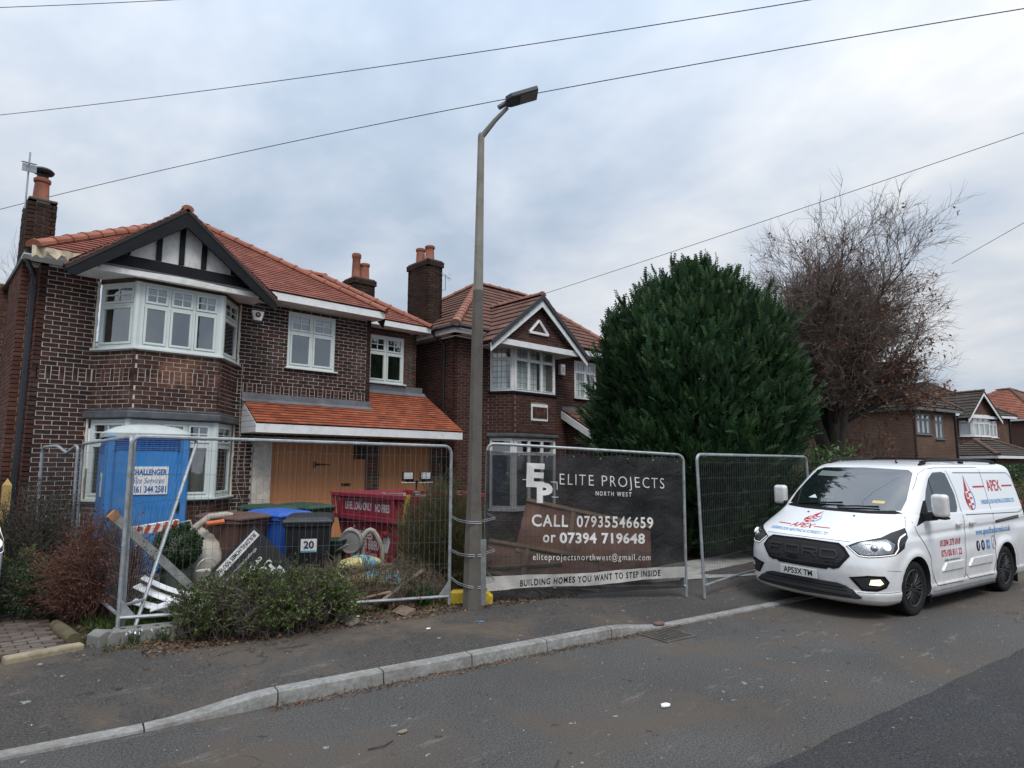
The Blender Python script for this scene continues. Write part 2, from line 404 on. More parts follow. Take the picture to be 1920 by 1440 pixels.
# concrete apron behind the open fence panel
def ground_poly(name, pts, dz, m):
    mb = MB(); mb.add([V3((x, y, ground(x, y) + dz)) for x, y in pts], [tuple(range(len(pts)))]); return tag(mb.build(name, m), kind='structure')
ground_poly('concrete_path', [(8.45, 5.9), (9.3, 5.62), (11.0, 5.0), (12.6, 4.95), (12.4, 6.6), (10.2, 6.7), (8.9, 6.6)], .012, CONC)

# block paved drive: bricks laid one by one at its mouth
DRV = ground_poly('driveway', [(-4, 7.9), (1.28, 7.52), (1.36, 9.2), (1.18, 13), (-4, 13)], .010, SOIL)
PAVER = mat_rand('paver', [(.13, .095, .08), (.16, .125, .11), (.11, .085, .078), (.18, .15, .125), (.14, .115, .105)], .9, 60, .5, blotch=1.5, dirt=(.05, .055, .035))
pm = MB().box((0, 0, .02), (.19, .092, .05)).mesh('paver'); pm.materials.append(PAVER)
rp = random.Random(5); npv = 0
for j in range(60):
    for i in range(-2, 16):
        x = 1.31 - .05 - .205 * i - (.1 if j % 2 else 0); y = 7.68 + j * .104 + (1.3 - x) * .07
        if x > 1.27 or y > 12.6: continue
        if x < .075 * y - .25: continue                                     # nothing of it in the frame beyond
        o = link('paver', pm, DRV); o.location = (x, y, ground(x, y) - .012 + rp.uniform(-.004, .004)); o.rotation_euler = (rp.uniform(-.02, .02), rp.uniform(-.02, .02), R(-4) + rp.uniform(-.02, .02)); npv += 1
        if npv > 290: break
    if npv > 290: break
KSTONE = mat('yellow_stone', (.30, .25, .165), .9, var=.35, scale=6, bump=.7, bscale=40, dirt=(.12, .10, .07))
tag(MB().box((1.13, 7.53, .15), (.62, .13, .10), Matrix.Rotation(R(7), 3, 'Z')).build('edging_stone', KSTONE, bevel=.02), 'pale yellow kerb block across the mouth of the brick drive', 'kerb block')
MOSS = mat('mossy_log', (.10, .075, .045), .95, var=.4, scale=9, bump=.9, bscale=40, dirt=(.10, .11, .025))
tag(MB().tube([(1.40, 7.78, .19), (1.37, 8.1, .205), (1.36, 8.55, .2)], [.065, .07, .06], 10).build('edging_log', MOSS, smooth=True), 'short mossy log edging the bed beside the brick drive', 'log')

# gully grate
GR = mat('cast_iron', (.12, .11, .10), .7, .5, .3, 12, dirt=(.12, .09, .06))
g = thing('drain_grate', 'cast iron gully grate in the road beside the dropped kerb', 'drain', (*sxy(2.42, -.24)[:2], .002), R(-9))
MB().box((0, 0, -.02), (.44, .36, .02)).build('pit', mat_flat('black_pit', (.008, .008, .008), .9), g)
fr = MB()
for y in (-.21, .21): fr.box((0, y, .004), (.5, .04, .016))
for x in (-.235, .235): fr.box((x, 0, .004), (.03, .38, .016))
fr.build('frame', GR, g, bevel=.003)
for i in range(7): MB().box((-.19 + i * .063, 0, .003), (.028, .38, .014), Matrix.Rotation(R(12), 3, 'Z')).build('bar', GR, g)

# ------------------------------------------------------------------ brick walls
class Bricks:
    def __init__(s, parent, m, limit=300): s.p = parent; s.m = m; s.items = []; s.limit = limit; s.r = random.Random(11)
    def add(s, p, du, n, u0, u1, z0, z1, kind): s.items.append((p + du * ((u0 + u1) / 2) + UP * ((z0 + z1) / 2), du, n, u1 - u0, z1 - z0, kind))
    def finish(s):
        off = root_off(s.p) or V3()
        def weight(it):
            c, du, n, l, h, k = it; d = CAMP - c; return max(d.dot(n), 0) / d.length ** 3 * l * h
        order = sorted(range(len(s.items)), key=lambda i: -weight(s.items[i])); shared = {}; single = set()
        for i in order:
            it = s.items[i]
            if len(single) >= s.limit: break
            if it[5] and weight(it) > 0: single.add(i)
        rest = MB()
        for i, (c, du, n, l, h, k) in enumerate(s.items):
            t = s.r.uniform(.006, .011); vs = []
            hl, hh, e = l / 2 - .001, h / 2 - .001, .004
            for d, ll, h2 in ((-.02, hl, hh), (t - .003, hl, hh), (t, hl - e, hh - e)):
                vs += [(-ll, d, -h2), (ll, d, -h2), (ll, d, h2), (-ll, d, h2)]
            fs = [(8, 9, 10, 11)] + [(b + j, b + (j + 1) % 4, b + 4 + (j + 1) % 4, b + 4 + j) for b in (0, 4) for j in range(4)]
            if i in single:
                key = (round(l, 4), round(h, 4))
                if key not in shared:
                    me = bpy.data.meshes.new('brick'); me.from_pydata(vs, [], fs); me.materials.append(s.m); shared[key] = me
                o = link('brick', shared[key], s.p)
                mtx = Matrix(((du.x, n.x, 0), (du.y, n.y, 0), (0, 0, 1))).to_4x4(); mtx.translation = c - off; o.matrix_local = mtx
            else:
                rest.add([c + du * x + n * y + UP * z for x, y, z in vs], fs)
        if rest.v: rest.build('brick', s.m, s.p, kind='stuff', fix=False)
def wall(bk, mortar, parent, p, du, n, u1, z0, z1, holes=(), u0=0, phase=0, bands=(), keep=None, lay=True, back=.1, name='wall'):
    """mortar backing cut round its openings, and the bricks that face it. HOLES: (u0, u1, z0, z1)."""
    us = sorted({u0, u1, *[h[0] for h in holes], *[h[1] for h in holes]}); us = [u for u in us if u0 <= u <= u1]
    zs = sorted({z0, z1, *[h[2] for h in holes], *[h[3] for h in holes]}); zs = [z for z in zs if z0 <= z <= z1]
    F = (p, du, n); groups = [[]]
    for a, b in zip(us, us[1:]):                                              # a hole of the wall's full height parts it in two
        cells = [(a, b, c, d) for c, d in zip(zs, zs[1:]) if not any(h[0] < (a + b) / 2 < h[1] and h[2] < (c + d) / 2 < h[3] for h in holes)]
        if cells: groups[-1] += cells
        elif groups[-1]: groups.append([])
    for gq in groups:
        if gq and back is not None:
            mb = MB()
            for q in gq: mb.fbox(F, *q, -back, 0)
            o = mb.build(name, mortar, parent)
            bm = bmesh.new(); bm.from_mesh(o.data); bmesh.ops.remove_doubles(bm, verts=bm.verts, dist=1e-4); bm.to_mesh(o.data); bm.free()
    if not lay: return
    def course(zb, h, pieces):
        for a, b in pieces:
            a, b = max(a, u0), min(b, u1)
            segs = [(a, b)]
            for hh in holes:
                if hh[2] - .03 < zb + h / 2 < hh[3] + .03:
                    segs = [q for x, y in segs for q in (((x, min(y, hh[0])), (max(x, hh[1]), y)) if not (y <= hh[0] or x >= hh[1]) else ((x, y),)) if q[1] - q[0] > .03]
            for x, y in segs:
                if y - x > .03 and (keep is None or keep((x + y) / 2, zb + h / 2)):
                    bk.add(p, du, n, x, y, zb, zb + h, abs(y - x - .215) < .003 or abs(y - x - .1025) < .003 or abs(y - x - .065) < .003)
    z = z0; row = 0
    while z < z1 - .04:
        bd = next((b for b in bands if b[0] <= z + .01 < b[1]), None)
        if bd:                                                               # upright bricks between stacks of headers
            u = u0
            while u < u1:
                course(z, .215, [(u, u + .065)])
                for q in range(3): course(z + q * .075, .065, [(u + .075, u + .1775)])
                u += .1875
            z += .225; continue
        o = u0 + phase - (.1125 if row % 2 else 0); ps = []
        while o < u1: ps.append((o, o + .215)); o += .225
        course(z, min(.065, z1 - z), ps); z += .075; row += 1
# ------------------------------------------------------------------ tiles
def clip_convex(poly, clip):
    out = poly; k = len(clip)
    for i in range(k):
        a, b = clip[i], clip[(i + 1) % k]; src, out = out, []
        if not src: return []
        ins = lambda q: (b[0] - a[0]) * (q[1] - a[1]) - (b[1] - a[1]) * (q[0] - a[0]) >= -1e-9
        for j, q in enumerate(src):
            r = src[j - 1]; iq, ir = ins(q), ins(r)
            if iq != ir:
                d1 = (b[0] - a[0]) * (r[1] - a[1]) - (b[1] - a[1]) * (r[0] - a[0]); d2 = (b[0] - a[0]) * (q[1] - a[1]) - (b[1] - a[1]) * (q[0] - a[0]); t = d1 / (d1 - d2)
                out.append((r[0] + (q[0] - r[0]) * t, r[1] + (q[1] - r[1]) * t))
            if iq: out.append(q)
    return out
class Tiles:
    def __init__(s, parent, m, limit=300, name='roof_tile'): s.p = parent; s.m = m; s.it = []; s.limit = limit; s.name = name; s.r = random.Random(4)
    def face(s, O, U, V, poly, gauge, width, thick=.014, pri=1.0, deck=None, stag=True):
        """courses of tiles on the plane O + U u + V v inside the counter-clockwise POLY"""
        U = U.normalized(); V = V.normalized(); Nn = U.cross(V).normalized()
        if deck is not None:
            MB().prism([O + U * a + V * b - Nn * .005 for a, b in poly], -Nn * .05).build('roof_deck', deck, s.p)
        vmin = min(q[1] for q in poly); vmax = max(q[1] for q in poly); umin = min(q[0] for q in poly); umax = max(q[0] for q in poly)
        k = 0; v = vmin
        while v < vmax - .01:
            u = umin - (width / 2 if (k % 2 and stag) else 0)
            while u < umax:
                g = .0015; rect = [(u + g, v), (u + width - g, v), (u + width - g, v + gauge * 1.15), (u + g, v + gauge * 1.15)]
                q = clip_convex(rect, poly)
                if len(q) >= 3:
                    full = len(q) == 4 and abs((q[2][0] - q[0][0]) * (q[2][1] - q[0][1])) > .98 * width * gauge * 1.15
                    s.it.append((O, U, V, Nn, q, v, gauge, width, thick, full, pri))
                u += width
            v += gauge; k += 1
    def finish(s):
        off = root_off(s.p) or V3()
        def wt(t): c = t[0] + t[1] * t[4][0][0] + t[2] * t[4][0][1]; d = CAMP - c; return max(d.dot(t[3]), 0) / d.length ** 3 * t[10] * t[7] * t[6]
        order = sorted([i for i, t in enumerate(s.it) if t[9]], key=lambda i: -wt(s.it[i]))[:s.limit]; single = {i for i in order if wt(s.it[i]) > 0}
        rest = MB(); shared = {}
        for i, (O, U, V, Nn, q, v, gauge, width, thick, full, pri) in enumerate(s.it):
            jt = s.r.uniform(-.0015, .0015)
            hgt = lambda b: thick * (1.9 - 1.5 * (b - v) / (gauge * 1.15)) + jt
            if i in single:
                key = (gauge, width, thick)
                if key not in shared:
                    a, b = width / 2 - .0015, gauge * 1.15; t0, t1 = thick * 1.9, thick * .4
                    me = bpy.data.meshes.new(s.name); me.from_pydata([(-a, 0, t0), (a, 0, t0), (a, b, t1), (-a, b, t1), (-a, 0, t0 - thick * 1.3), (a, 0, t0 - thick * 1.3), (a, b, t1 - thick), (-a, b, t1 - thick)], [], [(0, 1, 2, 3), (4, 5, 1, 0), (5, 6, 2, 1), (7, 4, 0, 3)])
                    me.materials.append(s.m); shared[key] = me
                o = link(s.name, shared[key], s.p); c = O + U * ((q[0][0] + q[1][0]) / 2 if True else 0) + V * v
                us = [e[0] for e in q]; c = O + U * ((min(us) + max(us)) / 2) + V * v
                mt = Matrix((U, V, Nn)).transposed().to_4x4(); mt.translation = c - off + Nn * jt; o.matrix_local = mt
            else:
                k = len(q); top = [O + U * a + V * b + Nn * hgt(b) for a, b in q]; low = [p - Nn * thick * 1.3 for p in top]
                rest.add(top + low, [tuple(range(k))] + [(k + j, k + (j + 1) % k, (j + 1) % k, j) for j in range(k)])
        if rest.v: rest.build(s.name, s.m, s.p, kind='stuff', fix=False)
def ridge(parent, A, B, m, r=.12, length=.42, name='ridge_tile', flat=.75, collar=.016):
    """half-round tiles overlapping from A up to B"""
    A = V3(A); B = V3(B); d = B - A; n = max(1, round(d.length / length)); t = d.normalized(); q = t.cross(UP).normalized(); up = q.cross(t).normalized()
    Ls = d.length / n; mb = MB(); prof = [R(a) for a in (-8, 25, 58, 90, 122, 155, 188)]
    secs = [(0, r + collar, 0), (.045, r + collar, 0), (.05, r, 0), (Ls * 1.04, r * .96, 0)]
    for y, rr, _ in secs: mb.v += [(math.cos(a) * rr, y, math.sin(a) * rr * flat) for a in prof]
    k = len(prof); mb.f += [(i * k + j, i * k + j + 1, (i + 1) * k + j + 1, (i + 1) * k + j) for i in range(3) for j in range(k - 1)]
    mb.f += [tuple(range(k))]
    me = mb.mesh(name); me.materials.append(m); off = root_off(parent) or V3()
    for i in range(n):
        o = link(name, me, parent); mt = Matrix((q, t, up)).transposed().to_4x4(); mt.translation = A + t * (Ls * i) - off + up * .0; o.matrix_local = mt
# ------------------------------------------------------------------ windows
def window(parent, p, du, n, wd, z0, z1, cols, frame, glass, tr=.70, bars=(2, 2), lattice=None, recess=.05, room=1.0, sill=True, mem=.055, curtain=None, top=None, sk=.042, sillm=None, roomm=None, bmem=.02, label=None):
    """a window in the wall frame; COLS: relative widths of its lights. frame > panes, glazing bars, sill"""
    F = (p, du, n); d1 = -recess + .045; d0 = -recess - .03; f = MB(); fb = lambda mb, a, b, c, e, x=d0, y=d1: mb.fbox(F, a, b, c, e, x, y)
    fb(f, 0, wd, z0, z0 + mem, d0, d1); fb(f, 0, wd, z1 - mem, z1, d0, d1); fb(f, 0, mem, z0 + mem, z1 - mem); fb(f, wd - mem, wd, z0 + mem, z1 - mem)
    tot = sum(cols); inner = wd - 2 * mem - mem * .8 * (len(cols) - 1); u = mem; zt = z0 + (z1 - z0) * tr; cells = []
    for i, c in enumerate(cols):
        cw = inner * c / tot
        if tr < 1:
            fb(f, u, u + cw, zt - mem * .4, zt + mem * .4); cells += [(u, u + cw, z0 + mem, zt - mem * .4, False), (u, u + cw, zt + mem * .4, z1 - mem, True)]
        else: cells.append((u, u + cw, z0 + mem, z1 - mem, False))
        u += cw
        if i < len(cols) - 1: fb(f, u, u + mem * .8, z0 + mem, z1 - mem); u += mem * .8
    sash = [c for c in cells if not (top == 'fixed' and c[4])]
    for a, b, c, e, t in cells:                                     # sashes stand a little proud of the frame
        k = sk if sash else .0; y = d1 + .014; x = d1 - .04
        for q in ((a + .004, b - .004, c + .004, c + k), (a + .004, b - .004, e - k, e - .004), (a + .004, a + k, c + k, e - k), (b - k, b - .004, c + k, e - k)): f.fbox(F, *q, x, y)
    win = f.build('window', frame, parent, bevel=.004, label=label)
    for a, b, c, e, t in cells:
        k = sk - .002
        g = MB().quad(*[p + du * u + n * (d1 - .012) + UP * z for u, z in ((a + k, c + k), (b - k, c + k), (b - k, e - k), (a + k, e - k))]); g.build('pane', glass, win, fix=False)
        w_, h_ = b - a - 2 * k, e - c - 2 * k
        if bars and t:
            gb = MB()
            for i in range(1, bars[0]): u_ = a + k + w_ * i / bars[0]; gb.fbox(F, u_ - bmem / 2, u_ + bmem / 2, c + k, e - k, d1 - .02, d1 + .004)
            for i in range(1, bars[1]): z_ = c + k + h_ * i / bars[1]; gb.fbox(F, a + k, b - k, z_ - bmem / 2, z_ + bmem / 2, d1 - .018, d1 + .003)
            gb.build('glazing_bar', frame, win)
        if lattice:
            gb = MB(); nx, ny = max(1, round(w_ / lattice[0])), max(1, round(h_ / lattice[1]))
            for i in range(1, nx): u_ = a + k + w_ * i / nx; gb.fbox(F, u_ - .005, u_ + .005, c + k, e - k, d1 - .014, d1 - .006)
            for i in range(1, ny): z_ = c + k + h_ * i / ny; gb.fbox(F, a + k, b - k, z_ - .005, z_ + .005, d1 - .0135, d1 - .0065)
            if gb.v: gb.build('glazing_lattice', LEAD, win)
    if sill: MB().fbox(F, -.05, wd + .05, z0 - .035, z0 - .003, d0, .075).build('sill', sillm or frame, win, bevel=.006)
    rb = MB(); dd = -room; e_ = .02
    q = lambda *pts: rb.quad(*[p + du * u + n * d + UP * z for u, d, z in pts])
    q((-e_, dd, z0 - e_), (wd + e_, dd, z0 - e_), (wd + e_, dd, z1 + e_), (-e_, dd, z1 + e_)); q((-e_, dd, z0 - e_), (-e_, d0, z0 - e_), (-e_, d0, z1 + e_), (-e_, dd, z1 + e_)); q((wd + e_, dd, z0 - e_), (wd + e_, d0, z0 - e_), (wd + e_, d0, z1 + e_), (wd + e_, dd, z1 + e_))
    q((-e_, dd, z0 - e_), (wd + e_, dd, z0 - e_), (wd + e_, d0, z0 - e_), (-e_, d0, z0 - e_)); q((-e_, dd, z1 + e_), (wd + e_, dd, z1 + e_), (wd + e_, d0, z1 + e_), (-e_, d0, z1 + e_))
    rb.build('room_interior', roomm or ROOM, win, fix=False)
    if curtain:
        for (ca, cb_, cm) in curtain:
            mb = MB(); a, b = wd * ca, wd * cb_; nn = max(4, int((b - a) / .035)); rr = random.Random(int(a * 1000) + 3)
            pts = [(a + (b - a) * i / nn, d0 - .07 + .028 * math.sin(i * 1.9 + rr.random()) + rr.uniform(-.006, .006)) for i in range(nn + 1)]
            for (u1_, e1), (u2_, e2) in zip(pts, pts[1:]): mb.quad(*[p + du * u_ + n * e + UP * z for u_, e, z in ((u1_, e1, z0 + .02), (u2_, e2, z0 + .02), (u2_, e2, z1 - .02), (u1_, e1, z1 - .02))])
            mb.build('curtain', cm, win, smooth=True, fix=False)
    return win
# ------------------------------------------------------------------ house materials
BR1 = mat_rand('brick_dark', [(.036, .018, .015), (.058, .026, .020), (.028, .018, .017), (.078, .033, .024), (.044, .023, .019), (.066, .030, .025), (.036, .025, .025)], .85, 45, .5, blotch=.9, dirt=(.13, .10, .085))
BR1B = mat_rand('brick_bay', [(.047, .023, .018), (.070, .032, .024), (.038, .022, .019), (.095, .042, .031), (.055, .029, .024)], .88, 45, .5, blotch=2.2, dirt=(.19, .10, .075))
def stain_bay(m_):
    """orange brown stain where old cladding came off the bay"""
    t = m_.node_tree; b = next(n for n in t.nodes if n.type == 'BSDF_PRINCIPLED'); src = b.inputs['Base Color'].links[0].from_socket; nn = lambda k, **q: t.nodes.new(k)
    g = nn('ShaderNodeNewGeometry'); sp = nn('ShaderNodeSeparateXYZ'); t.links.new(g.outputs['Position'], sp.inputs[0]); no = nn('ShaderNodeTexNoise'); no.inputs['Scale'].default_value = 4; no.inputs['Detail'].default_value = 6; t.links.new(g.outputs['Position'], no.inputs['Vector'])
    def mt(op, a, c):
        x = nn('ShaderNodeMath'); x.operation = op
        for i, v in enumerate((a, c)):
            if hasattr(v, 'links'): t.links.new(v, x.inputs[i])
            else: x.inputs[i].default_value = v
        return x.outputs[0]
    dx = mt('DIVIDE', mt('ABSOLUTE', mt('SUBTRACT', sp.outputs[0], 3.36), 0), .36); dz = mt('DIVIDE', mt('ABSOLUTE', mt('SUBTRACT', sp.outputs[2], 3.50), 0), .40); d = mt('ADD', mt('MAXIMUM', dx, dz), mt('MULTIPLY', mt('SUBTRACT', no.outputs['Fac'], .5), 2.4))
    r = nn('ShaderNodeValToRGB'); t.links.new(d, r.inputs[0]); r.color_ramp.elements[0].position = .35; r.color_ramp.elements[0].color = (.55, .55, .55, 1); r.color_ramp.elements[1].position = .95; r.color_ramp.elements[1].color = (0, 0, 0, 1)
    mx_ = nn('ShaderNodeMix'); mx_.data_type = 'RGBA'; t.links.new(r.outputs[0], mx_.inputs[0]); t.links.new(src, mx_.inputs[6]); mx_.inputs[7].default_value = (.28, .125, .075, 1); t.links.new(mx_.outputs[2], b.inputs['Base Color'])
stain_bay(BR1B)
BR1S = mat_rand('brick_side', [(.10, .042, .032), (.13, .058, .042), (.08, .038, .03), (.15, .075, .055)], .88, 45, .5)
BR1E = mat_rand('brick_new', [(.12, .05, .036), (.16, .062, .042), (.09, .045, .036), (.085, .075, .068), (.06, .05, .046), (.18, .085, .06)], .88, 45, .5)
BR2 = mat_rand('brick_plum', [(.062, .029, .024), (.08, .036, .028), (.05, .026, .023), (.098, .042, .032), (.072, .034, .028)], .87, 45, .5, blotch=1.0)
BRC = mat_rand('brick_soot', [(.045, .026, .02), (.06, .033, .024), (.032, .023, .02), (.075, .042, .03)], .95, 45, .7, blotch=3, dirt=(.018, .016, .013))
MOR_W = mat('mortar_white', (.55, .51, .455), .95, var=.3, scale=5, bump=.6, bscale=90)
MOR_G = mat('mortar_grey', (.20, .165, .14), .95, var=.3, scale=5, bump=.6, bscale=90)
MOR_P = mat('mortar_pink', (.235, .19, .165), .95, var=.3, scale=5, bump=.6, bscale=90)
MOR_D = mat('mortar_dark', (.085, .072, .06), .95, var=.3, scale=5, bump=.6, bscale=90)
SAGE = mat('sage_upvc', (.61, .655, .63), .42, var=.08, scale=3, bump=.02)
WHITE = mat('white_upvc', (.78, .785, .78), .35, var=.06, scale=3, bump=.02, dirt=(.55, .54, .51))
WPAINT = mat('white_paint', (.72, .71, .68), .6, var=.1, scale=4, bump=.2, dirt=(.42, .40, .36))
BLACKW = mat('black_timber', (.010, .011, .013), .6, var=.3, scale=5, spec=.2, bump=.25)
BLACKP = mat('black_plastic', (.014, .015, .017), .38, var=.2, scale=5, bump=.05)
LEAD = mat('lead', (.085, .09, .095), .6, .2, .3, 4, bump=.25, dirt=(.17, .17, .17))
LEADM = mat('lead_pale', (.16, .165, .175), .55, .2, .3, 4, bump=.3)
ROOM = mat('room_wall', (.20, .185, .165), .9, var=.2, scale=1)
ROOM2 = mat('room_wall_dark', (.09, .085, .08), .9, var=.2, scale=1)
GLASS = mat_glass('window_glass'); GLASS2 = mat_glass('clear_glass', (.93, .95, .94), .05)
TILE1 = mat_rand('tile_red', [(.235, .078, .052), (.285, .098, .064), (.20, .066, .046), (.33, .12, .08)], .68, 60, .25, blotch=1.2, spec=.25, dirt=(.16, .07, .05))
TILE1C = mat_rand('tile_orange', [(.32, .085, .04), (.38, .11, .052), (.25, .066, .036), (.42, .135, .068), (.22, .075, .05)], .6, 60, .25, blotch=1.6, spec=.3, dirt=(.20, .065, .038))
RIDGE1 = mat_rand('ridge_red', [(.33, .125, .08), (.37, .145, .095), (.29, .105, .066)], .6, 50, .2)
TILE2 = mat_rand('tile_brown', [(.165, .085, .064), (.14, .072, .056), (.20, .10, .074), (.125, .072, .06)], .85, 40, .6, blotch=1.4, dirt=(.07, .075, .035))
RIDGE2 = mat_rand('ridge_pink', [(.31, .145, .105), (.27, .12, .09), (.34, .17, .125)], .8, 40, .5)
POT = mat('terracotta', (.27, .095, .055), .8, var=.35, scale=6, bump=.4, dirt=(.06, .035, .028))
DECK = mat('roof_deck', (.03, .028, .027), .9)
ORANGE = MN('orange_board'); ORANGE = ORANGE.set(ORANGE.mix(1.0, ORANGE.ramp(ORANGE.rand(), [(0, (.50, .215, .095)), (1, (.55, .24, .11))]), ORANGE.ramp(ORANGE.noise(1.2, 5, .6), [(.3, .85), (.7, 1.12)]), 'MULTIPLY'), .55, 0, .35, ORANGE.noise(30, 4), .08, .002)
CURT = mat('net_curtain', (.78, .84, .81), .9, var=.15, scale=5); CURT2 = mat('grey_curtain', (.36, .37, .40), .9, var=.2, scale=5)
FELT = mat('roofing_felt', (.50, .42, .30), .85, var=.3, scale=7)
X_, Y_ = V3((1, 0, 0)), V3((0, 1, 0))
def frame3(a, b):
    """wall frame from A to B on plan: point, along, outward, length"""
    a, b = V3((*a, 0)), V3((*b, 0)); d = b - a; l = d.length; d = d / l; return a, d, V3((d.y, -d.x, 0)), l
def chimney_pot(mb, c, r, h, n=14):
    mb.lathe([(r * 1.12, 0), (r * 1.1, h * .08), (r * .98, h * .12), (r * .86, h * .8), (r * 1.02, h * .84), (r * 1.05, h * .96), (r * .9, h), (r * .72, h), (r * .7, h * .6)], c, n)
def stack(h, bk, mort, x0, x1, y0, y1, z0, z1, corbel=True):
    for a, b in (((x0, y0), (x1, y0)), ((x0, y1), (x0, y0)), ((x1, y0), (x1, y1)), ((x1, y1), (x0, y1))):
        p, du, n, l = frame3(a, b); wall(bk, mort, h, p, du, n, l, z0, z1 - (.15 if corbel else 0), name='chimney_stack')
        if corbel:
            wall(bk, mort, h, p + n * .035 - du * .035, du, n, l + .07, z1 - .15, z1, name='chimney_stack', back=.05)
    MB().box(((x0 + x1) / 2, (y0 + y1) / 2, z1 + .02), (x1 - x0 + .02, y1 - y0 + .02, .05)).build('chimney_cap', MOR_D, h, bevel=.015)

# ------------------------------------------------------------------ house 1: being renovated
h1 = world_thing('brick_house', 'dark brick house with new red tile roof, black timbered gable and sage green windows', 'house', (4.4, 12.8, .15))
b_front = Bricks(h1, BR1, 215); b_bay = Bricks(h1, BR1B, 60); b_side = Bricks(h1, BR1S, 10); b_ext = Bricks(h1, BR1E, 15); b_ch = Bricks(h1, BRC, 0)
ZB = .15; BANDS = ((3.30, 3.50), (.90, 1.05))
P = V3((1.41, 12.8, 0)); NF = -Y_
wall(b_front, MOR_W, h1, P, X_, NF, 6.19, ZB, 5.2, [(.84, 3.22, ZB, 5.2), (4.23, 5.30, 3.92, 5.10), (3.62, 6.19, ZB, 2.42)], bands=BANDS)
wall(b_side, MOR_P, h1, *frame3((1.41, 13.2), (1.41, 12.8))[:3], .4, ZB, 5.2)
wall(b_side, MOR_P, h1, *frame3((1.2, 13.2), (1.41, 13.2))[:3], .21, ZB, 5.4)
wall(b_side, MOR_P, h1, *frame3((1.2, 15.0), (1.2, 13.2))[:3], 1.8, ZB, 5.4)
wall(b_side, MOR_P, h1, *frame3((.78, 15.7), (1.41, 15.7))[:3], .63, ZB, 5.4)
wall(b_side, MOR_P, h1, *frame3((.78, 21), (.78, 15.7))[:3], 5.3, ZB, 5.4, lay=False)
wall(b_side, MOR_P, h1, *frame3((1.41, 15.7), (1.41, 15.0))[:3], .7, ZB, 5.4, lay=False)
for a, b in (((9.34, 21), (1.0, 21)), ((9.34, 13.5), (9.34, 21)), ((7.6, 12.8), (7.6, 13.5))):
    p, du, n, l = frame3(a, b); wall(b_ext, MOR_P, h1, p, du, n, l, ZB if a[0] > 9.4 else 2.9, 5.2, lay=False)
wall(b_ext, MOR_G, h1, V3((7.6, 13.5, 0)), X_, NF, 1.74, 2.9, 5.2, [(.33, 1.37, 3.9, 5.06)])
# ground floor of the extension: boarded openings between brick piers
wall(b_ext, MOR_G, h1, V3((7.61, 12.8, 0)), X_, NF, .30, ZB, 2.5); wall(b_ext, MOR_G, h1, V3((9.38, 12.8, 0)), X_, NF, .32, ZB, 2.5)
wall(b_ext, MOR_G, h1, V3((9.7, 12.8, 0)), Y_, X_, .8, ZB, 2.9, lay=False)
MB().box((5.21, 12.765, 1.28), (.37, .07, 2.3)).build('door_jamb', mat('bare_plaster', (.62, .56, .49), .85, var=.25, scale=5, bump=.5, bscale=50, dirt=(.33, .20, .15)), h1, bevel=.004)
for (xa, xb, zt) in ((5.41, 7.60, 2.46), (7.92, 9.37, 2.46)):
    bd = MB().box(((xa + xb) / 2, 12.91, ZB + (zt - ZB) / 2), (xb - xa, .03, zt - ZB)).build('boarding', BLACKW, h1)
    n = round((xb - xa) / .099); wd = (xb - xa) / n; pl = {}
    for i in range(n):
        xc = xa + wd * (i + .5); zz = 2.04 if (xa < 6 and xc > 7.33) else zt
        if zz not in pl:
            pl[zz] = MB().box((0, 0, (zz + ZB) / 2 - .15), (wd - .002, .022, zz - ZB)).mesh('plank'); pl[zz].materials.append(ORANGE)
        o = link('plank', pl[zz], bd); o.location = V3((xc, 12.885 + rnd.uniform(-.0015, .0015), .15)) - OFF[h1.name]
        bv = o.modifiers.new('bevel', 'BEVEL'); bv.width = .003; bv.segments = 1
IRON = mat('black_iron', (.012, .012, .013), .6)
hg = MB().box((6.38, 12.868, 1.92), (.05, .012, .13)); hg.prism([(6.40, 12.862, 1.945), (6.40, 12.862, 1.90), (6.72, 12.862, 1.915), (6.72, 12.862, 1.93)], (0, -.008, 0)); hg.build('hinge', IRON, h1)
MB().box((7.13, 12.866, 1.49), (.22, .016, .055)).build('letter_plate', IRON, h1, bevel=.004)
wall(b_ext, MOR_G, h1, V3((7.33, 12.9, 0)), X_, NF, .27, 2.05, 2.46, back=.02)
# bay, two storeys, splayed sides
BP = [(2.25, 12.8), (2.70, 12.1), (4.08, 12.1), (4.63, 12.8)]
for i in range(3):
    p, du, n, l = frame3(BP[i], BP[i + 1])
    wall(b_bay, MOR_W if i == 0 else MOR_P, h1, p, du, n, l, ZB, 1.30, bands=BANDS, phase=.03 * i)
    wall(b_bay, MOR_W, h1, p, du, n, l, 2.85, 3.83, bands=BANDS, phase=.05 * i)
    cols = [1, 1, 1] if i == 1 else [1]; m_ = .045
    window(h1, p + du * m_, du, n, l - 2 * m_, 3.875, 5.0, cols, SAGE, GLASS, tr=.66, sill=False, room=1.6)
    window(h1, p + du * m_, du, n, l - 2 * m_, 1.34, 2.66, cols, SAGE, GLASS, tr=.70, sill=False, room=1.6)
    for z0, z1 in ((3.83, 3.868), (1.30, 1.335)):
        F = (p, du, n); MB().fbox(F, -.03 if i else -.06, l + (.03 if i < 2 else .06), z0, z1, -.12, .07).build('sill', SAGE, h1, bevel=.006)
    F = (p, du, n); MB().fbox(F, -.06, l + .06, 2.67, 2.80, -.05, .09).build('bay_flashing', LEAD, h1, bevel=.02); MB().fbox(F, -.02, l + .02, 2.80, 2.85, -.05, .03).build('bay_flashing', LEAD, h1, bevel=.015)
    MB().fbox(F, 0, l, 5.003, 5.12, -.1, -.015).build('bay_head', mat('raw_timber', (.085, .05, .032), .9, var=.4, scale=8, bump=.5), h1)
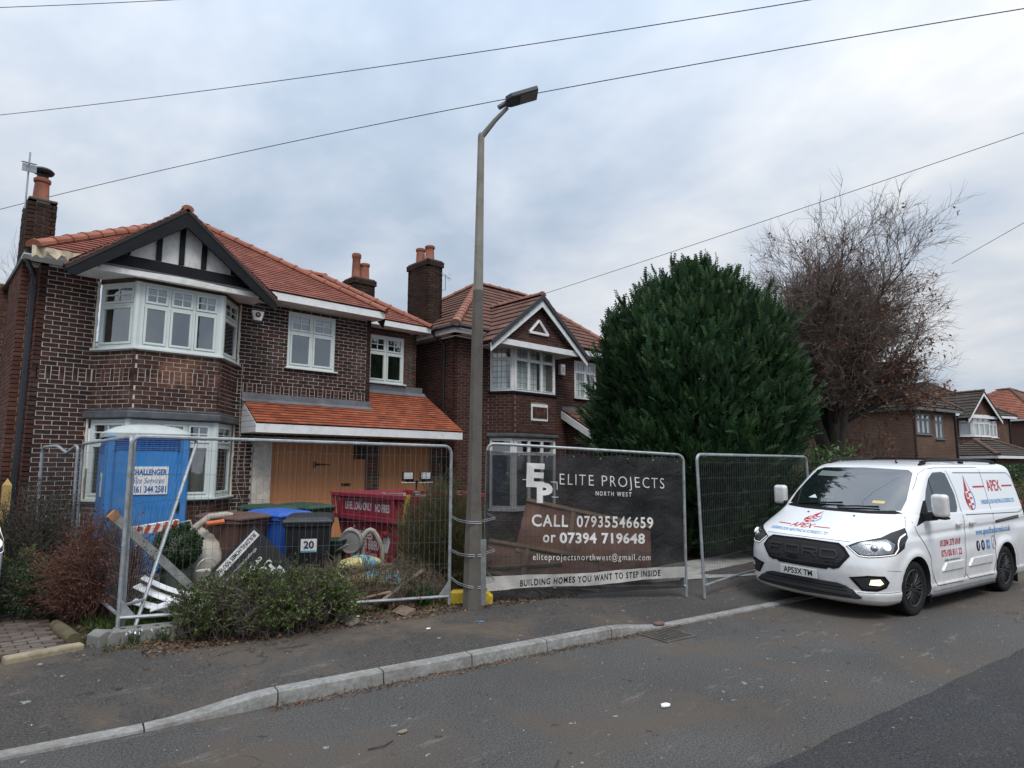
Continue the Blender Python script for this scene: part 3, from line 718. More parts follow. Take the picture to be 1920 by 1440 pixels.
for (x, y) in BP[1:3]:
    for z0, z1 in ((3.87, 5.0), (1.337, 2.665)): MB().lathe([(.062, z0), (.062, z1)], (x, y + .045, 0), 8).build('corner_post', SAGE, h1)
CB = MB()
for (x, y), m_ in zip(BP[1:3], (1, -1)):
    for z0_, z1_ in ((ZB, 1.28), (2.85, 3.80)):
        z = z0_
        while z < z1_: CB.box((x, y + .016, z + .0325), (.050, .050, .065), Matrix.Rotation(R(28 * -m_), 3, 'Z')); z += .075
CB.build('corner_brick', BR1B, h1, kind='stuff')
FOAM = mat('foam_bead', (.66, .60, .50), .9, var=.2, scale=20, bump=1, bscale=60)
for x in (2.235, 4.645):
    for z0, z1 in ((3.87, 5.05), (1.33, 2.7)):
        MB().tube([(x + rnd.uniform(-.008, .008), 12.785, z0 + (z1 - z0) * i / 14) for i in range(15)], [rnd.uniform(.016, .026) for _ in range(15)], 6).build('foam_seal', FOAM, h1, smooth=True)
# other windows
window(h1, V3((5.64, 12.8, 0)), X_, NF, 1.07, 3.92, 5.10, [1, 1], SAGE, GLASS, tr=.64)
window(h1, V3((7.93, 13.5, 0)), X_, NF, 1.04, 3.9, 5.06, [1, 1], SAGE, GLASS, tr=.64)
# roof
T1 = Tiles(h1, TILE1, 90); TC = Tiles(h1, TILE1C, 210); sl = math.atan(.673); c_, s_ = math.cos(sl), math.sin(sl); LV = 3.235 / c_
T1.face(V3((1.25, 12.4, 5.36)), X_, V3((0, c_, s_)), [(0, 0), (6.47, 0), (3.235, LV)], .125, .165, deck=DECK)
T1.face(V3((1.25, 21.4, 5.36)), -Y_, V3((c_, 0, s_)), [(0, 0), (9, 0), (5.765, LV), (3.235, LV)], .125, .165, deck=DECK)
T1.face(V3((7.72, 12.4, 5.36)), Y_, V3((-c_, 0, s_)), [(0, 0), (.77, 0), (4.0, LV), (3.235, LV)], .125, .165, deck=DECK)
T1.face(V3((7.0, 13.15, 5.38)), X_, V3((0, c_, s_)), [(.72, 0), (2.53, 0), (.53, 2 / c_), (-1.28, 2 / c_)], .125, .165, deck=DECK)
T1.face(V3((9.53, 13.15, 5.38)), Y_, V3((-c_, 0, s_)), [(0, 0), (8, 0), (6, 2 / c_), (2, 2 / c_)], .125, .165, deck=DECK)
ridge(h1, (1.24, 12.39, 5.355), (4.485, 15.635, 7.54), RIDGE1, .12, .40); ridge(h1, (7.73, 12.39, 5.355), (4.485, 15.635, 7.54), RIDGE1, .12, .40)
ridge(h1, (9.54, 13.14, 5.375), (7.53, 15.15, 6.73), RIDGE1, .12, .40); ridge(h1, (7.6, 15.15, 6.74), (6.0, 15.15, 6.74), RIDGE1, .12, .40); ridge(h1, (4.485, 15.6, 7.54), (4.485, 18.1, 7.54), RIDGE1, .12, .40)
# gable over the bay
GA = V3((3.32, 0, 6.47)); gs = math.atan(.82); gc, gz = math.cos(gs), math.sin(gs); gl = 1.70 / gc
T1.face(V3((1.58, 14.1, 4.96)), -Y_, V3((gc, 0, gz)), [(2.15, 0), (2.35, 0), (2.35, gl), (.08, gl)], .125, .165, deck=DECK)
T1.face(V3((4.98, 11.75, 4.96)), Y_, V3((-gc, 0, gz)), [(0, 0), (.2, 0), (2.27, gl), (0, gl)], .125, .165, deck=DECK)
ridge(h1, (3.28, 11.76, 6.345), (3.28, 13.9, 6.345), RIDGE1, .085, .40)
for s in (-1, 1):
    a = V3((3.29, 11.76, 6.335)); b = V3((3.29 + s * 1.66, 11.76, 5.10 - .03)); dn = V3((0, 0, -.30))
    MB().prism([a, b, b + V3((0, 0, -.21)), b + V3((-s * .10, 0, -.24)), a + dn + V3((0, 0, -.02))], (0, .045, 0)).build('bargeboard', BLACKW, h1, bevel=.004)
MB().prism([(2.0, 12.0, 5.3), (4.64, 12.0, 5.3), (3.30, 12.0, 6.16)], (0, .04, 0)).build('gable_panel', WPAINT, h1)
gt = MB().box((3.30, 11.975, 5.25), (2.5, .05, .24)); gt.build('timber_beam', BLACKW, h1, bevel=.004)
for x, h in ((2.93, 5.93), (3.29, 6.12), (3.66, 5.93)): MB().box((x, 11.98, (5.39 + h) / 2), (.085, .04, h - 5.39)).build('timber_post', BLACKW, h1, bevel=.003)
for s in (-1, 1): MB().prism([(3.32 + s * .82, 11.965, 5.39), (3.32 + s * 1.3, 11.965, 5.39), (3.32 + s * .82, 11.965, 5.72)], (0, .03, 0)).build('timber_fillet', BLACKW, h1)
bw = MB(); nseg = 16
for i in range(nseg):                                     # bowed white fascia over the bay
    q = [3.32 + (t / nseg - .5) * 2.5 for t in (i, i + 1)]; yy = [11.93 - .05 * (1 - ((x - 3.32) / 1.36) ** 2) for x in q]
    bw.add([(q[0], yy[0], 5.03), (q[1], yy[1], 5.03), (q[1], yy[1], 5.15), (q[0], yy[0], 5.15), (q[0], 12.0, 5.03), (q[1], 12.0, 5.03), (q[1], 12.0, 5.15), (q[0], 12.0, 5.15)], [(0, 1, 2, 3), (0, 4, 5, 1), (3, 2, 6, 7)])
bw.build('bay_fascia', WPAINT, h1)
MB().box((3.32, 12.37, 5.10), (3.1, .80, .03)).build('bay_soffit', WPAINT, h1)
MB().box((3.32, 11.93, 5.145), (2.5, .10, .03)).build('bay_lead', LEAD, h1, bevel=.01)
# eaves
MB().box((6.36, 12.425, 5.27), (2.68, .03, .15)).build('fascia', WHITE, h1); MB().box((6.36, 12.62, 5.205), (2.68, .36, .02)).build('soffit', WPAINT, h1)
MB().box((1.54, 12.44, 5.27), (.52, .03, .12)).build('fascia', WPAINT, h1); MB().box((1.50, 12.63, 5.22), (.74, .36, .02)).build('soffit', WPAINT, h1)
MB().box((8.61, 13.17, 5.30), (1.86, .03, .13)).build('fascia', WHITE, h1); MB().box((8.6, 13.35, 5.24), (1.84, .33, .02)).build('soffit', WPAINT, h1)
MB().box((7.705, 12.8, 5.28), (.03, .75, .14)).build('fascia', WHITE, h1); MB().prism([(7.72, 12.42, 5.2), (7.72, 12.75, 5.2), (7.72, 12.5, 5.0)], (.02, 0, 0)).build('eaves_corner', BLACKW, h1)
MB().box((1.26, 16.4, 5.28), (.03, 7.9, .11)).build('side_fascia', mat('worn_timber', (.34, .24, .19), .8, var=.3, scale=6), h1); MB().box((1.33, 16.9, 5.215), (.16, 7.9, .02)).build('side_soffit', WPAINT, h1)
MB().tube([(1.20, 12.5, 5.29), (1.20, 20, 5.29)], .055, 8).build('side_gutter', BLACKP, h1, smooth=True)
fe = MB(); cols = 12
for i in range(cols + 1):
    x = 1.22 + .66 * i / cols
    fe.v += [(x, 12.385 - .02 * math.sin(i * 1.7), 5.36), (x, 12.375 - .03 * math.sin(i * 2.3), 5.29), (x, 12.36 - .04 * math.sin(i * 1.1 + 1), 5.20 + .055 * math.sin(i * 1.9) + .05 * (i / cols) - (.06 if i < 2 else 0))]
fe.f += [(i * 3 + j, i * 3 + j + 1, i * 3 + j + 4, i * 3 + j + 3) for i in range(cols) for j in range(2)]
fe.build('roofing_felt', FELT, h1, smooth=True, fix=False)
# lean-to porch roof
TC.face(V3((4.78, 12.05, 2.695)), X_, V3((0, c_, s_)), [(0, 0), (2.805, 0), (2.805, .86), (0, .86)], .1, .165, pri=3, deck=DECK)
TC.face(V3((4.78, 12.05, 2.695)), X_, V3((0, c_, s_)), [(2.805, 0), (4.97, 0), (4.84, 1.70), (2.805, 1.70)], .1, .165, pri=3, deck=DECK)
MB().box((7.25, 12.068, 2.60), (4.94, .03, .165)).build('porch_fascia', WHITE, h1); MB().box((7.25, 12.43, 2.526), (4.92, .70, .02)).build('porch_soffit', WHITE, h1)
cheek = [(12.06, 2.52), (12.79, 2.52), (12.79, 3.17), (12.06, 2.68)]; z = 2.52
while z < 3.16:
    q = clip_convex([(12.0, z), (12.85, z), (12.85, z + .105), (12.0, z + .105)], cheek)
    if len(q) > 2: MB().prism([(4.775, a, b) for a, b in q], (.02, 0, 0)).build('cladding_board', WHITE, h1, bevel=.006)
    z += .11
fl = MB(); fl.box((6.19, 12.785, 3.26), (2.86, .02, .14)); fl.quad((4.74, 12.785, 3.215), (7.63, 12.785, 3.215), (7.63, 12.66, 3.14), (4.74, 12.66, 3.14)); fl.build('lead_flashing', LEADM, h1)
fl = MB(); fl.box((8.56, 13.485, 3.78), (1.94, .02, .15)); fl.quad((7.6, 13.485, 3.72), (9.6, 13.485, 3.72), (9.6, 13.38, 3.625), (7.6, 13.38, 3.625)); fl.box((7.612, 13.1, 3.42), (.02, .75, .12), Matrix.Rotation(sl, 3, 'X')); fl.build('lead_flashing', LEADM, h1)
# chimneys
stack(h1, b_ch, MOR_D, 1.2, 1.59, 13.2, 14.05, 5.3, 6.38, corbel=False)
pt = MB(); chimney_pot(pt, (1.39, 13.55, 6.47), .125, .42); pp = pt.build('chimney_pot', POT, h1, smooth=True)
cw = MB().lathe([(.085, .40), (.085, .50), (.15, .52), (.17, .56), (.13, .60), (.02, .63)], (1.39, 13.55, 6.47), 14); cw.build('cowl', IRON, pp, smooth=True)
stack(h1, b_ch, MOR_D, 8.92, 9.58, 16.0, 16.6, 5.5, 7.2)
for x, y, r, h in ((9.13, 16.3, .13, .78), (9.38, 16.25, .14, .52)):
    pt = MB(); chimney_pot(pt, (x, y, 7.22), r, h); pt.build('chimney_pot', POT, h1, smooth=True)
for b in (b_front, b_bay, b_side, b_ext, b_ch): b.finish()
T1.finish(); TC.finish()
# small fixings
ab = MB().prism([(4.84, 12.79, 4.98), (5.10, 12.79, 4.98), (5.05, 12.79, 4.78), (4.89, 12.79, 4.78)], (0, -.07, 0)).build('alarm_box', WHITE, h1, bevel=.012)
MB().lathe([(.055, -.004), (.055, 0)], (4.97, 12.717, 4.90), 20, 'Y').build('badge', mat_print('badge_dark', (.06, .02, .02)), ab)
lettering('badge_letters', 'fp', .055, lambda a, b: V3((4.97 + a, 12.710, 4.905 + b)), mat_print('badge_white', (.7, .68, .66)), ab, bold=.02)
MB().box((4.97, 12.76, 4.755), (.15, .06, .05)).build('siren', BLACKP, ab, bevel=.01)
dpp = MB(); dpp.box((1.345, 12.98, 2.55), (.068, .068, 4.9)); dpp.tube([(1.20, 12.75, 5.24), (1.22, 12.80, 5.2), (1.345, 12.98, 5.02)], .042, 6); dpp.build('downpipe', mat('slate_plastic', (.022, .027, .034), .35), h1, bevel=.006)
for z in (4.75, 3.3, 1.8): MB().box((1.345, 12.99, z), (.085, .085, .05)).build('pipe_bracket', BLACKP, h1)
for pts in ([(4.74, 12.77, 3.9), (4.73, 12.775, 3.2), (4.75, 12.775, 2.5), (4.73, 12.775, 1.6), (4.86, 12.775, 1.2)], [(4.88, 12.775, 2.4), (4.86, 12.775, 1.9), (4.93, 12.775, 1.45)]):
    MB().tube(pts, .006, 5).build('loose_cable', mat('pale_cable', (.42, .36, .30), .7), h1, smooth=True)
ae = thing('tv_aerial', 'small rooftop television aerial on a pole beside the single clay chimney pot', 'aerial', (1.16, 13.25, 6.2))
ALU = mat('aluminium', (.36, .37, .38), .4, .8, .2, 6)
MB().tube([(0, 0, 0), (-.005, 0, 1.0)], .014, 6).build('mast', ALU, ae); a2 = MB()
a2.tube([(-.02, -.2, .72), (.02, .32, .90)], .008, 5)
for i in range(9): y = -.15 + i * .055; zz = .74 + (y + .2) * .35; a2.tube([(-.10, y, zz), (.10, y, zz)], .004, 4)
a2.build('dipole_array', ALU, ae); MB().box((-.0, -.05, .70), (.2, .02, .13)).build('reflector', ALU, ae)

# ------------------------------------------------------------------ house 2
h2 = world_thing('brick_house', 'plum brick house with white gable, leaded white windows and brown tile roof', 'house', (12.3, 12.8, .15))
k2 = Bricks(h2, BR2, 285); k2c = Bricks(h2, BRC, 15); P2 = V3((10.05, 12.8, 0))
wall(k2, MOR_P, h2, P2, X_, NF, 6.5, ZB, 5.2, [(1.15, 3.45, ZB, 5.2), (4.58, 5.6, 3.92, 5.08)])
wall(k2, MOR_P, h2, *frame3((10.05, 20), (10.05, 12.8))[:3], 7.2, ZB, 5.2)
for a, b in (((16.55, 12.8), (16.55, 20)), ((16.55, 20), (10.05, 20))):
    p, du, n, l = frame3(a, b); wall(k2, MOR_P, h2, p, du, n, l, ZB, 5.2, lay=False)
LAT = (.14, .16); B2 = [(11.20, 12.8), (11.55, 12.2), (13.15, 12.2), (13.50, 12.8)]
for i in range(3):
    p, du, n, l = frame3(B2[i], B2[i + 1])
    wall(k2, MOR_P, h2, p, du, n, l, ZB, .75, phase=.04 * i); wall(k2, MOR_P, h2, p, du, n, l, 2.78, 3.80, [(.62, 1.25, 3.10, 3.55)] if i == 1 else (), phase=.06 * i)
    cols = [1, 1, 1] if i == 1 else [1]
    cu = [(.02, .98, CURT)] if i == 0 else ([(.02, .36, CURT), (.44, .62, CURT), (.68, .98, CURT)] if i == 1 else [(.05, .95, CURT)])
    window(h2, p + du * .03, du, n, l - .06, 3.86, 5.08, cols, WHITE, GLASS2, tr=.70, bars=None, mem=.05, sk=.02, lattice=LAT, sill=False, room=1.2, curtain=cu, top='mix')
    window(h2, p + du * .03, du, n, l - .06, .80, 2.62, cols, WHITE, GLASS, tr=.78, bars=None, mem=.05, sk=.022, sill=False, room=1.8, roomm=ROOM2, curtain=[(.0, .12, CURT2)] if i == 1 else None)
    F = (p, du, n); MB().fbox(F, -.05, l + .05, 2.65, 2.74, -.05, .08).build('bay_flashing', LEAD, h2, bevel=.02)
    MB().fbox(F, -.02, l + .02, 3.80, 3.84, -.1, .05).build('sill', BLACKW, h2); MB().fbox(F, -.02, l + .02, .745, .79, -.1, .06).build('sill', WHITE, h2)
    MB().fbox(F, -.03, l + .03, 5.085, 5.16, -.05, .03).build('bay_head', WPAINT, h2)
CB = MB()
for (x, y), m_ in zip(B2[1:3], (1, -1)):
    for z0_, z1_ in ((ZB, .72), (2.78, 3.77)):
        z = z0_
        while z < z1_: CB.box((x, y + .016, z + .0325), (.050, .050, .065), Matrix.Rotation(R(28 * -m_), 3, 'Z')); z += .075
CB.build('corner_brick', BR2, h2, kind='stuff')
ir = MB().box((12.485, 12.20, 3.325), (.63, .06, .45)); ir.build('inset_frame', WHITE, h2, bevel=.008)
for i in range(7): MB().box((12.245 + i * .08, 12.165, 3.325), (.068, .02, .30)).build('brick', BR1B, h2)
window(h2, V3((14.63, 12.8, 0)), X_, NF, 1.02, 3.92, 5.08, [1, 1], WHITE, GLASS2, tr=.72, bars=None, mem=.05, sk=.025, lattice=LAT, curtain=[(.02, .98, CURT)], sillm=BLACKW)
T2 = Tiles(h2, TILE2, 300); s2 = math.atan(2.35 / 3.25); c2, z2 = math.cos(s2), math.sin(s2)
E0 = V3((9.75, 12.42, 5.40)); pk = V3((13.2, 15.65, 7.75)); v_f = (pk.y - E0.y) / c2
T2.face(E0, X_, V3((0, c2, z2)), [(0, 0), (7.1, 0), (5.6, v_f), (3.45, v_f)], .30, .30, .022, deck=DECK)
sl2 = math.atan(2.35 / 3.45); cl2, zl2 = math.cos(sl2), math.sin(sl2)
T2.face(V3((9.75, 19.0, 5.40)), -Y_, V3((cl2, 0, zl2)), [(0, 0), (6.58, 0), (3.35, 3.45 / cl2)], .30, .30, .022, deck=DECK)
T2.face(V3((16.85, 12.42, 5.4)), Y_, V3((-math.cos(1.0), 0, math.sin(1.0))), [(0, 0), (7, 0), (3.23, 2.79)], .30, .30, .022)
ridge(h2, E0 + V3((-.02, -.02, .02)), pk + V3((0, 0, .03)), RIDGE2, .125, .33); ridge(h2, pk + V3((0, 0, .02)), (15.35, 15.65, 7.77), RIDGE2, .12, .4); ridge(h2, (16.85, 12.4, 5.42), (15.35, 15.65, 7.76), RIDGE2, .12, .4)
ridge(h2, (9.75, 19.0, 5.42), pk + V3((0, 0, .03)), RIDGE2, .12, .4)
g2 = math.atan(.80); q2, w2 = math.cos(g2), math.sin(g2); gl2 = 1.86 / q2; ax = 12.25
T2.face(V3((ax - 1.86, 14.4, 4.98)), -Y_, V3((q2, 0, w2)), [(2.30, 0), (2.62, 0), (2.62, gl2), (.55, gl2)], .30, .30, .022, deck=DECK)
T2.face(V3((ax + 1.86, 11.78, 4.98)), Y_, V3((-q2, 0, w2)), [(0, 0), (.32, 0), (2.07, gl2), (0, gl2)], .30, .30, .022, deck=DECK)
ridge(h2, (ax, 11.8, 6.49), (ax, 13.9, 6.49), RIDGE2, .11, .4)
DRYV = mat('verge_grey', (.035, .037, .042), .6, var=.2)
for s in (-1, 1):
    b = V3((ax + s * 1.84, 11.82, 4.99)); a = V3((ax, 11.82, 6.47))
    MB().prism([a - V3((0, 0, .05)), b - V3((0, 0, .05)), b - V3((0, 0, .27)), a - V3((0, 0, .31))], (0, .03, 0)).build('bargeboard', WHITE, h2, bevel=.003)
    n = 9
    for i in range(n):
        p0 = b + (a - b) * (i / n); p1 = b + (a - b) * ((i + 1.06) / n); up = V3((0, 0, .02 + .012 * (i % 1)))
        MB().prism([p0 + up, p1 + up + V3((0, 0, .015)), p1 + V3((0, 0, -.11)), p0 + V3((0, 0, -.13))], (0, -.05, 0)).build('verge_tile', DRYV, h2, bevel=.008)
kg = Bricks(h2, BR2, 0); MB().prism([(ax - 1.5, 12.0, 5.13), (ax + 1.5, 12.0, 5.13), (ax, 12.0, 6.32)], (0, .1, 0)).build('gable_wall', MOR_P, h2)
wall(kg, MOR_P, h2, V3((ax - 1.5, 12.0, 0)), X_, NF, 3.0, 5.13, 6.30, keep=lambda u, z: z < 6.24 - abs(u - 1.5) * .80, lay=True, back=None); kg.finish()
MB().box((ax, 11.93, 5.05), (3.0, .10, .15)).build('gable_fascia', WHITE, h2); MB().box((ax, 12.38, 5.00), (3.0, .82, .02)).build('gable_soffit', WPAINT, h2)
tv = MB()
for a, b in (((-.36, 5.44), (.36, 5.44)), ((.36, 5.44), (0, 5.80)), ((0, 5.80), (-.36, 5.44))):
    tv.tube([(ax + a[0], 11.97, a[1]), (ax + b[0], 11.97, b[1])], .045, 4)
tv.build('gable_vent', WHITE, h2)
MB().box((10.35, 12.46, 5.28), (1.15, .03, .14)).build('fascia', WHITE, h2); MB().box((15.4, 12.46, 5.28), (2.9, .03, .14)).build('fascia', WHITE, h2); MB().box((13.3, 12.64, 5.215), (7, .34, .02)).build('soffit', WPAINT, h2)
MB().box((9.78, 15.7, 5.28), (.03, 6.5, .14)).build('fascia', WHITE, h2); MB().box((9.92, 15.7, 5.215), (.27, 6.5, .02)).build('soffit', WPAINT, h2)
gu = MB().tube([(9.70, 19, 5.36), (9.70, 12.42, 5.36), (9.76, 12.36, 5.36), (11, 12.36, 5.36)], .05, 8); gu.build('gutter', BLACKP, h2, smooth=True)
MB().tube([(9.72, 13.35, 5.33), (9.80, 13.3, 5.2), (9.98, 13.2, 5.02), (9.99, 13.2, 4.8), (9.99, 13.2, .2)], .035, 8).build('downpipe', BLACKP, h2, smooth=True)
stack(h2, k2c, MOR_D, 10.02, 10.50, 14.0, 14.95, 5.3, 7.5)
for x, y in ((10.2, 14.62), (10.25, 14.25)):
    pt = MB(); chimney_pot(pt, (x, y, 7.52), .135, .46); pt.build('chimney_pot', POT, h2, smooth=True)
# lean-to porch of house 2, mostly behind the conifer
for (m_, pts, dvec, nm) in ((WHITE, [(14.00, 12.78, 3.50), (14.00, 11.22, 2.60), (14.00, 11.22, 2.40), (14.00, 12.78, 3.28)], (.03, 0, 0), 'porch_bargeboard'),):
    MB().prism(pts, dvec).build(nm, m_, h2)
sp = math.atan(.86 / 1.5); T2.face(V3((14.06, 11.22, 2.64)), X_, V3((0, math.cos(sp), math.sin(sp))), [(0, 0), (2.4, 0), (2.4, 1.80), (0, 1.80)], .30, .30, .022, deck=DECK)
MB().box((15.25, 12.78, 3.58), (2.4, .03, .12)).build('lead_flashing', LEADM, h2)
wall(k2, MOR_P, h2, *frame3((14.25, 12.8), (14.25, 11.5))[:3], 1.3, ZB, 3.3, keep=lambda u, z: z < 2.5 + .86 / 1.5 * (1.3 - u) * .98 - .02 if False else z < 3.3 - .6 * u)
p, du, n, l = frame3((14.25, 11.5), (16.5, 11.5)); wall(k2, MOR_P, h2, p, du, n, l, ZB, 2.5)
sb = MB().box((14.0, 12.74, 4.72), (.20, .11, .32)).build('alarm_box', WHITE, h2, bevel=.01); MB().box((14.04, 12.68, 4.74), (.09, .012, .12)).build('badge', mat_flat('pale_grey', (.5, .5, .5)), sb)
for b in (k2, k2c): b.finish()
T2.finish()
a2 = thing('tv_aerial', 'boxy grid aerial bracketed to the tall sooty chimney stack', 'aerial', (10.52, 14.05, 6.75))
MB().tube([(0, 0, 0), (.12, -.02, 0), (.12, -.02, .45)], .012, 6).build('mast', ALU, a2); q = MB().tube([(-.12, -.12, .42), (.30, -.02, .36)], .007, 5)
for i in range(7): q.tube([(-.12 + i * .065, -.20 + i * .015, .42 - i * .01), (-.12 + i * .065, -.02 + i * .015, .42 - i * .01)], .003, 4)
for z in (.28, .34, .46): q.tube([(.14, -.1, z), (.30, -.06, z)], .004, 4)
q.build('dipole_array', ALU, a2)
# ------------------------------------------------------------------ the van: local x runs from nose to tail, -y is the side towards the camera
def van_tables():
    T = [  # z, nose x on the centre line, half width, depth of the rounded nose, squareness, tail x
        (.17, .16, .88, .46, 2.8, 4.90), (.20, .09, .925, .50, 2.8, 4.93), (.24, .05, .955, .53, 2.8, 4.94), (.30, .035, .972, .54, 2.8, 4.95), (.335, .035, .976, .54, 2.8, 4.95), (.35, .055, .965, .53, 2.8, 4.95), (.42, .045, .968, .52, 2.8, 4.96), (.55, .02, .978, .52, 2.7, 4.97),
        (.66, .015, .985, .53, 2.6, 4.97), (.78, .03, .990, .56, 2.5, 4.97), (.88, .06, .990, .60, 2.5, 4.97), (.94, .09, .988, .64, 2.5, 4.97), (.985, .15, .980, .68, 2.5, 4.965), (1.03, .24, .972, .70, 2.5, 4.96), (1.09, .40, .968, .66, 2.5, 4.955), (1.15, .57, .962, .60, 2.6, 4.95),
        (1.21, .74, .952, .54, 2.8, 4.94), (1.26, .885, .942, .44, 3.0, 4.935), (1.30, .95, .932, .38, 3.2, 4.93), (1.45, 1.14, .898, .31, 3.4, 4.915), (1.60, 1.33, .864, .28, 3.5, 4.90), (1.72, 1.49, .836, .26, 3.6, 4.885), (1.80, 1.60, .815, .25, 3.6, 4.875),
        (1.86, 1.71, .792, .24, 3.4, 4.865), (1.90, 1.83, .762, .24, 3.2, 4.85), (1.93, 1.98, .715, .26, 3.0, 4.82), (1.953, 2.17, .63, .30, 2.8, 4.76), (1.968, 2.38, .50, .34, 2.5, 4.6), (1.978, 2.65, .34, .34, 2.2, 4.35), (1.983, 2.95, .16, .30, 2, 4.0), (1.985, 3.2, .03, .1, 2, 3.7)]
    A = np.array(T); zz = np.linspace(A[0, 0], A[-1, 0], 1500); out = [zz]
    for k in range(1, 6):
        v = np.interp(zz, A[:, 0], A[:, k]); w_ = 13; p_ = np.pad(v, w_, mode='edge'); ker = np.hanning(2 * w_ + 1); ker /= ker.sum(); out.append(np.convolve(p_, ker, 'valid'))
    return out
VT = van_tables(); WX = (1.0, 3.933); WZ, WR = .345, .345
TH_ = np.linspace(0, math.pi / 2, 30)
def contour(z):
    x0, W, D, n, xr = [float(np.interp(z, VT[0], VT[k])) for k in range(1, 6)]
    e = 2 / n; x = list(x0 + D * (1 - np.cos(TH_) ** e)); y = list(W * np.sin(TH_) ** e); xs = x0 + D
    rr = min(.14, (xr - xs) * .2, W * .8); N_ = 72; 
    for i in range(1, N_ + 1): x.append(xs + (xr - rr - xs) * i / N_); y.append(W)
    for i in range(1, 7): a = math.pi / 2 * i / 6; x.append(xr - rr + rr * math.sin(a)); y.append(W - rr + rr * math.cos(a))
    x.append(xr); y.append(0.0)
    x = np.array(x); y = np.array(y)
    taper = 1 - .02 * np.clip((x - 2.2) / 2.8, 0, 1) ** 2; y = y * taper
    edge = np.clip((y - W * .8) / (W * .2), 0, 1)
    for wx in WX:                                                          # flared arches
        r = np.hypot(x - wx, z - WZ); y = y + edge * .022 * np.exp(-((r - .43) / .055) ** 2) * (z > .2)
    dent = .014 * np.exp(-((z - (.80 + .03 * (x - 1.6))) / .09) ** 2) * np.clip((x - 1.5) / .4, 0, 1) * np.clip((4.5 - x) / .3, 0, 1)
    y = y - edge * dent
    crease = .012 * (1 / (1 + np.exp(-(z - (1.0 + .018 * x)) / .008))) * np.clip((x - .95) / .3, 0, 1) * (z < 1.25) * np.clip((4.9 - x) / .2, 0, 1)
    y = y + edge * (crease - .006 * (z < 1.25) * np.clip((x - .95) / .3, 0, 1))
    return x, y
def arc(z):
    x, y = contour(z); s = np.concatenate([[0], np.cumsum(np.hypot(np.diff(x), np.diff(y)))]); return s, x, y
_ac = {}
def _arc(z):
    k = round(z, 4)
    if k not in _ac: _ac[k] = arc(k)
    return _ac[k]
def vfront(u, z):
    """point at width U on the front (positive towards the camera's right, i.e. -y), measured round the nose"""
    s, x, y = _arc(z); a = abs(u); sg = -1 if u > 0 else 1
    return V3((float(np.interp(a, s, x)), sg * float(np.interp(a, s, y)), z))
def vside(x_, z, sg=-1):
    x, y = contour(z); k = len(TH_) + 72; return V3((x_, sg * float(np.interp(x_, x[:k], y[:k])), z))
def with_normal(f, flip=1):
    def g(a, b):
        e = .012; p = f(a, b); du = f(a + e, b) - f(a - e, b); dv = f(a, min(b + e, 1.984)) - f(a, b - e); n = du.cross(dv)
        n = n.normalized() if n.length > 1e-9 else V3((-1, 0, 0))
        c = V3((2.6, 0, .9))
        if n.dot(p - c) < 0: n = -n
        return p, n
    return g
FRONT = with_normal(vfront); SIDE = with_normal(lambda x, z: vside(x, z, -1)); SIDE2 = with_normal(lambda x, z: vside(x, z, 1))
def a_of(z, x=None, y=None):
    s, xx, yy = _arc(z)
    if y is not None: return float(np.interp(y, yy[:len(TH_)], s[:len(TH_)]))
    return float(np.interp(x, xx, s))
PAINT = MN('van_white'); PAINT.b.inputs['Coat Weight'].default_value = .7; PAINT.b.inputs['Coat Roughness'].default_value = .04
_sz = PAINT.n('ShaderNodeSeparateXYZ'); PAINT.l(PAINT.co, _sz.inputs[0])
_dirt = PAINT.math('MULTIPLY', PAINT.ramp(_sz.outputs[2], [(.25, 1), (.95, 0)]), PAINT.ramp(PAINT.noise(5, 8, .7), [(.3, .15), (.7, .8)]))
PAINT = PAINT.set(PAINT.mix(_dirt, (.86, .87, .88), (.46, .42, .36)), .2, 0, .5)
VGLASS = MN('van_glass'); VGLASS.b.inputs['IOR'].default_value = 2.3; VGLASS = VGLASS.set((.008, .012, .013), .025, 0, .6)
TRIM = mat('van_trim', (.010, .010, .011), .55, var=.2, scale=8, spec=.2, bump=.1); GLOSSB = mat('gloss_black', (.012, .012, .013), .22, var=.1, scale=8, bump=.02)
RUBBER = mat('tyre_rubber', (.012, .012, .012), .8, var=.3, scale=14, bump=.3, spec=.25, dirt=(.035, .032, .03)); RIMM = mat('rim_black', (.034, .034, .036), .45, .3, .2, 10)
SEAM = mat_flat('seam_dark', (.03, .03, .032), .8); CHROME = mat('lamp_chrome', (.62, .64, .66), .15, .9, .15, 20, bump=.1)
RED = mat_print('print_red', (.50, .018, .032), .35, .1); BLUE = mat_print('print_blue', (.07, .27, .56), .35, .1); NAVY = mat_print('print_navy', (.012, .016, .05), .35, .1); GREYP = mat_print('print_grey', (.40, .40, .42), .35, .1)
PLATE = mat('plate_white', (.70, .70, .68), .4, var=.06, scale=8, bump=.02); BLK = mat_print('print_black', (.012, .012, .013), .4, .2)
LENS = mat_glass('lamp_lens', (.96, .97, .97), .05); LEDM = MN('lamp_led'); LEDM.b.inputs['Emission Color'].default_value = (1, .97, .92, 1); LEDM.b.inputs['Emission Strength'].default_value = .55; LEDM = LEDM.set((.8, .8, .8), .3)
FOGM = MN('fog_lamp'); FOGM.b.inputs['Emission Color'].default_value = (1, .80, .38, 1); FOGM.b.inputs['Emission Strength'].default_value = 1.7; FOGM = FOGM.set((.8, .7, .4), .3)
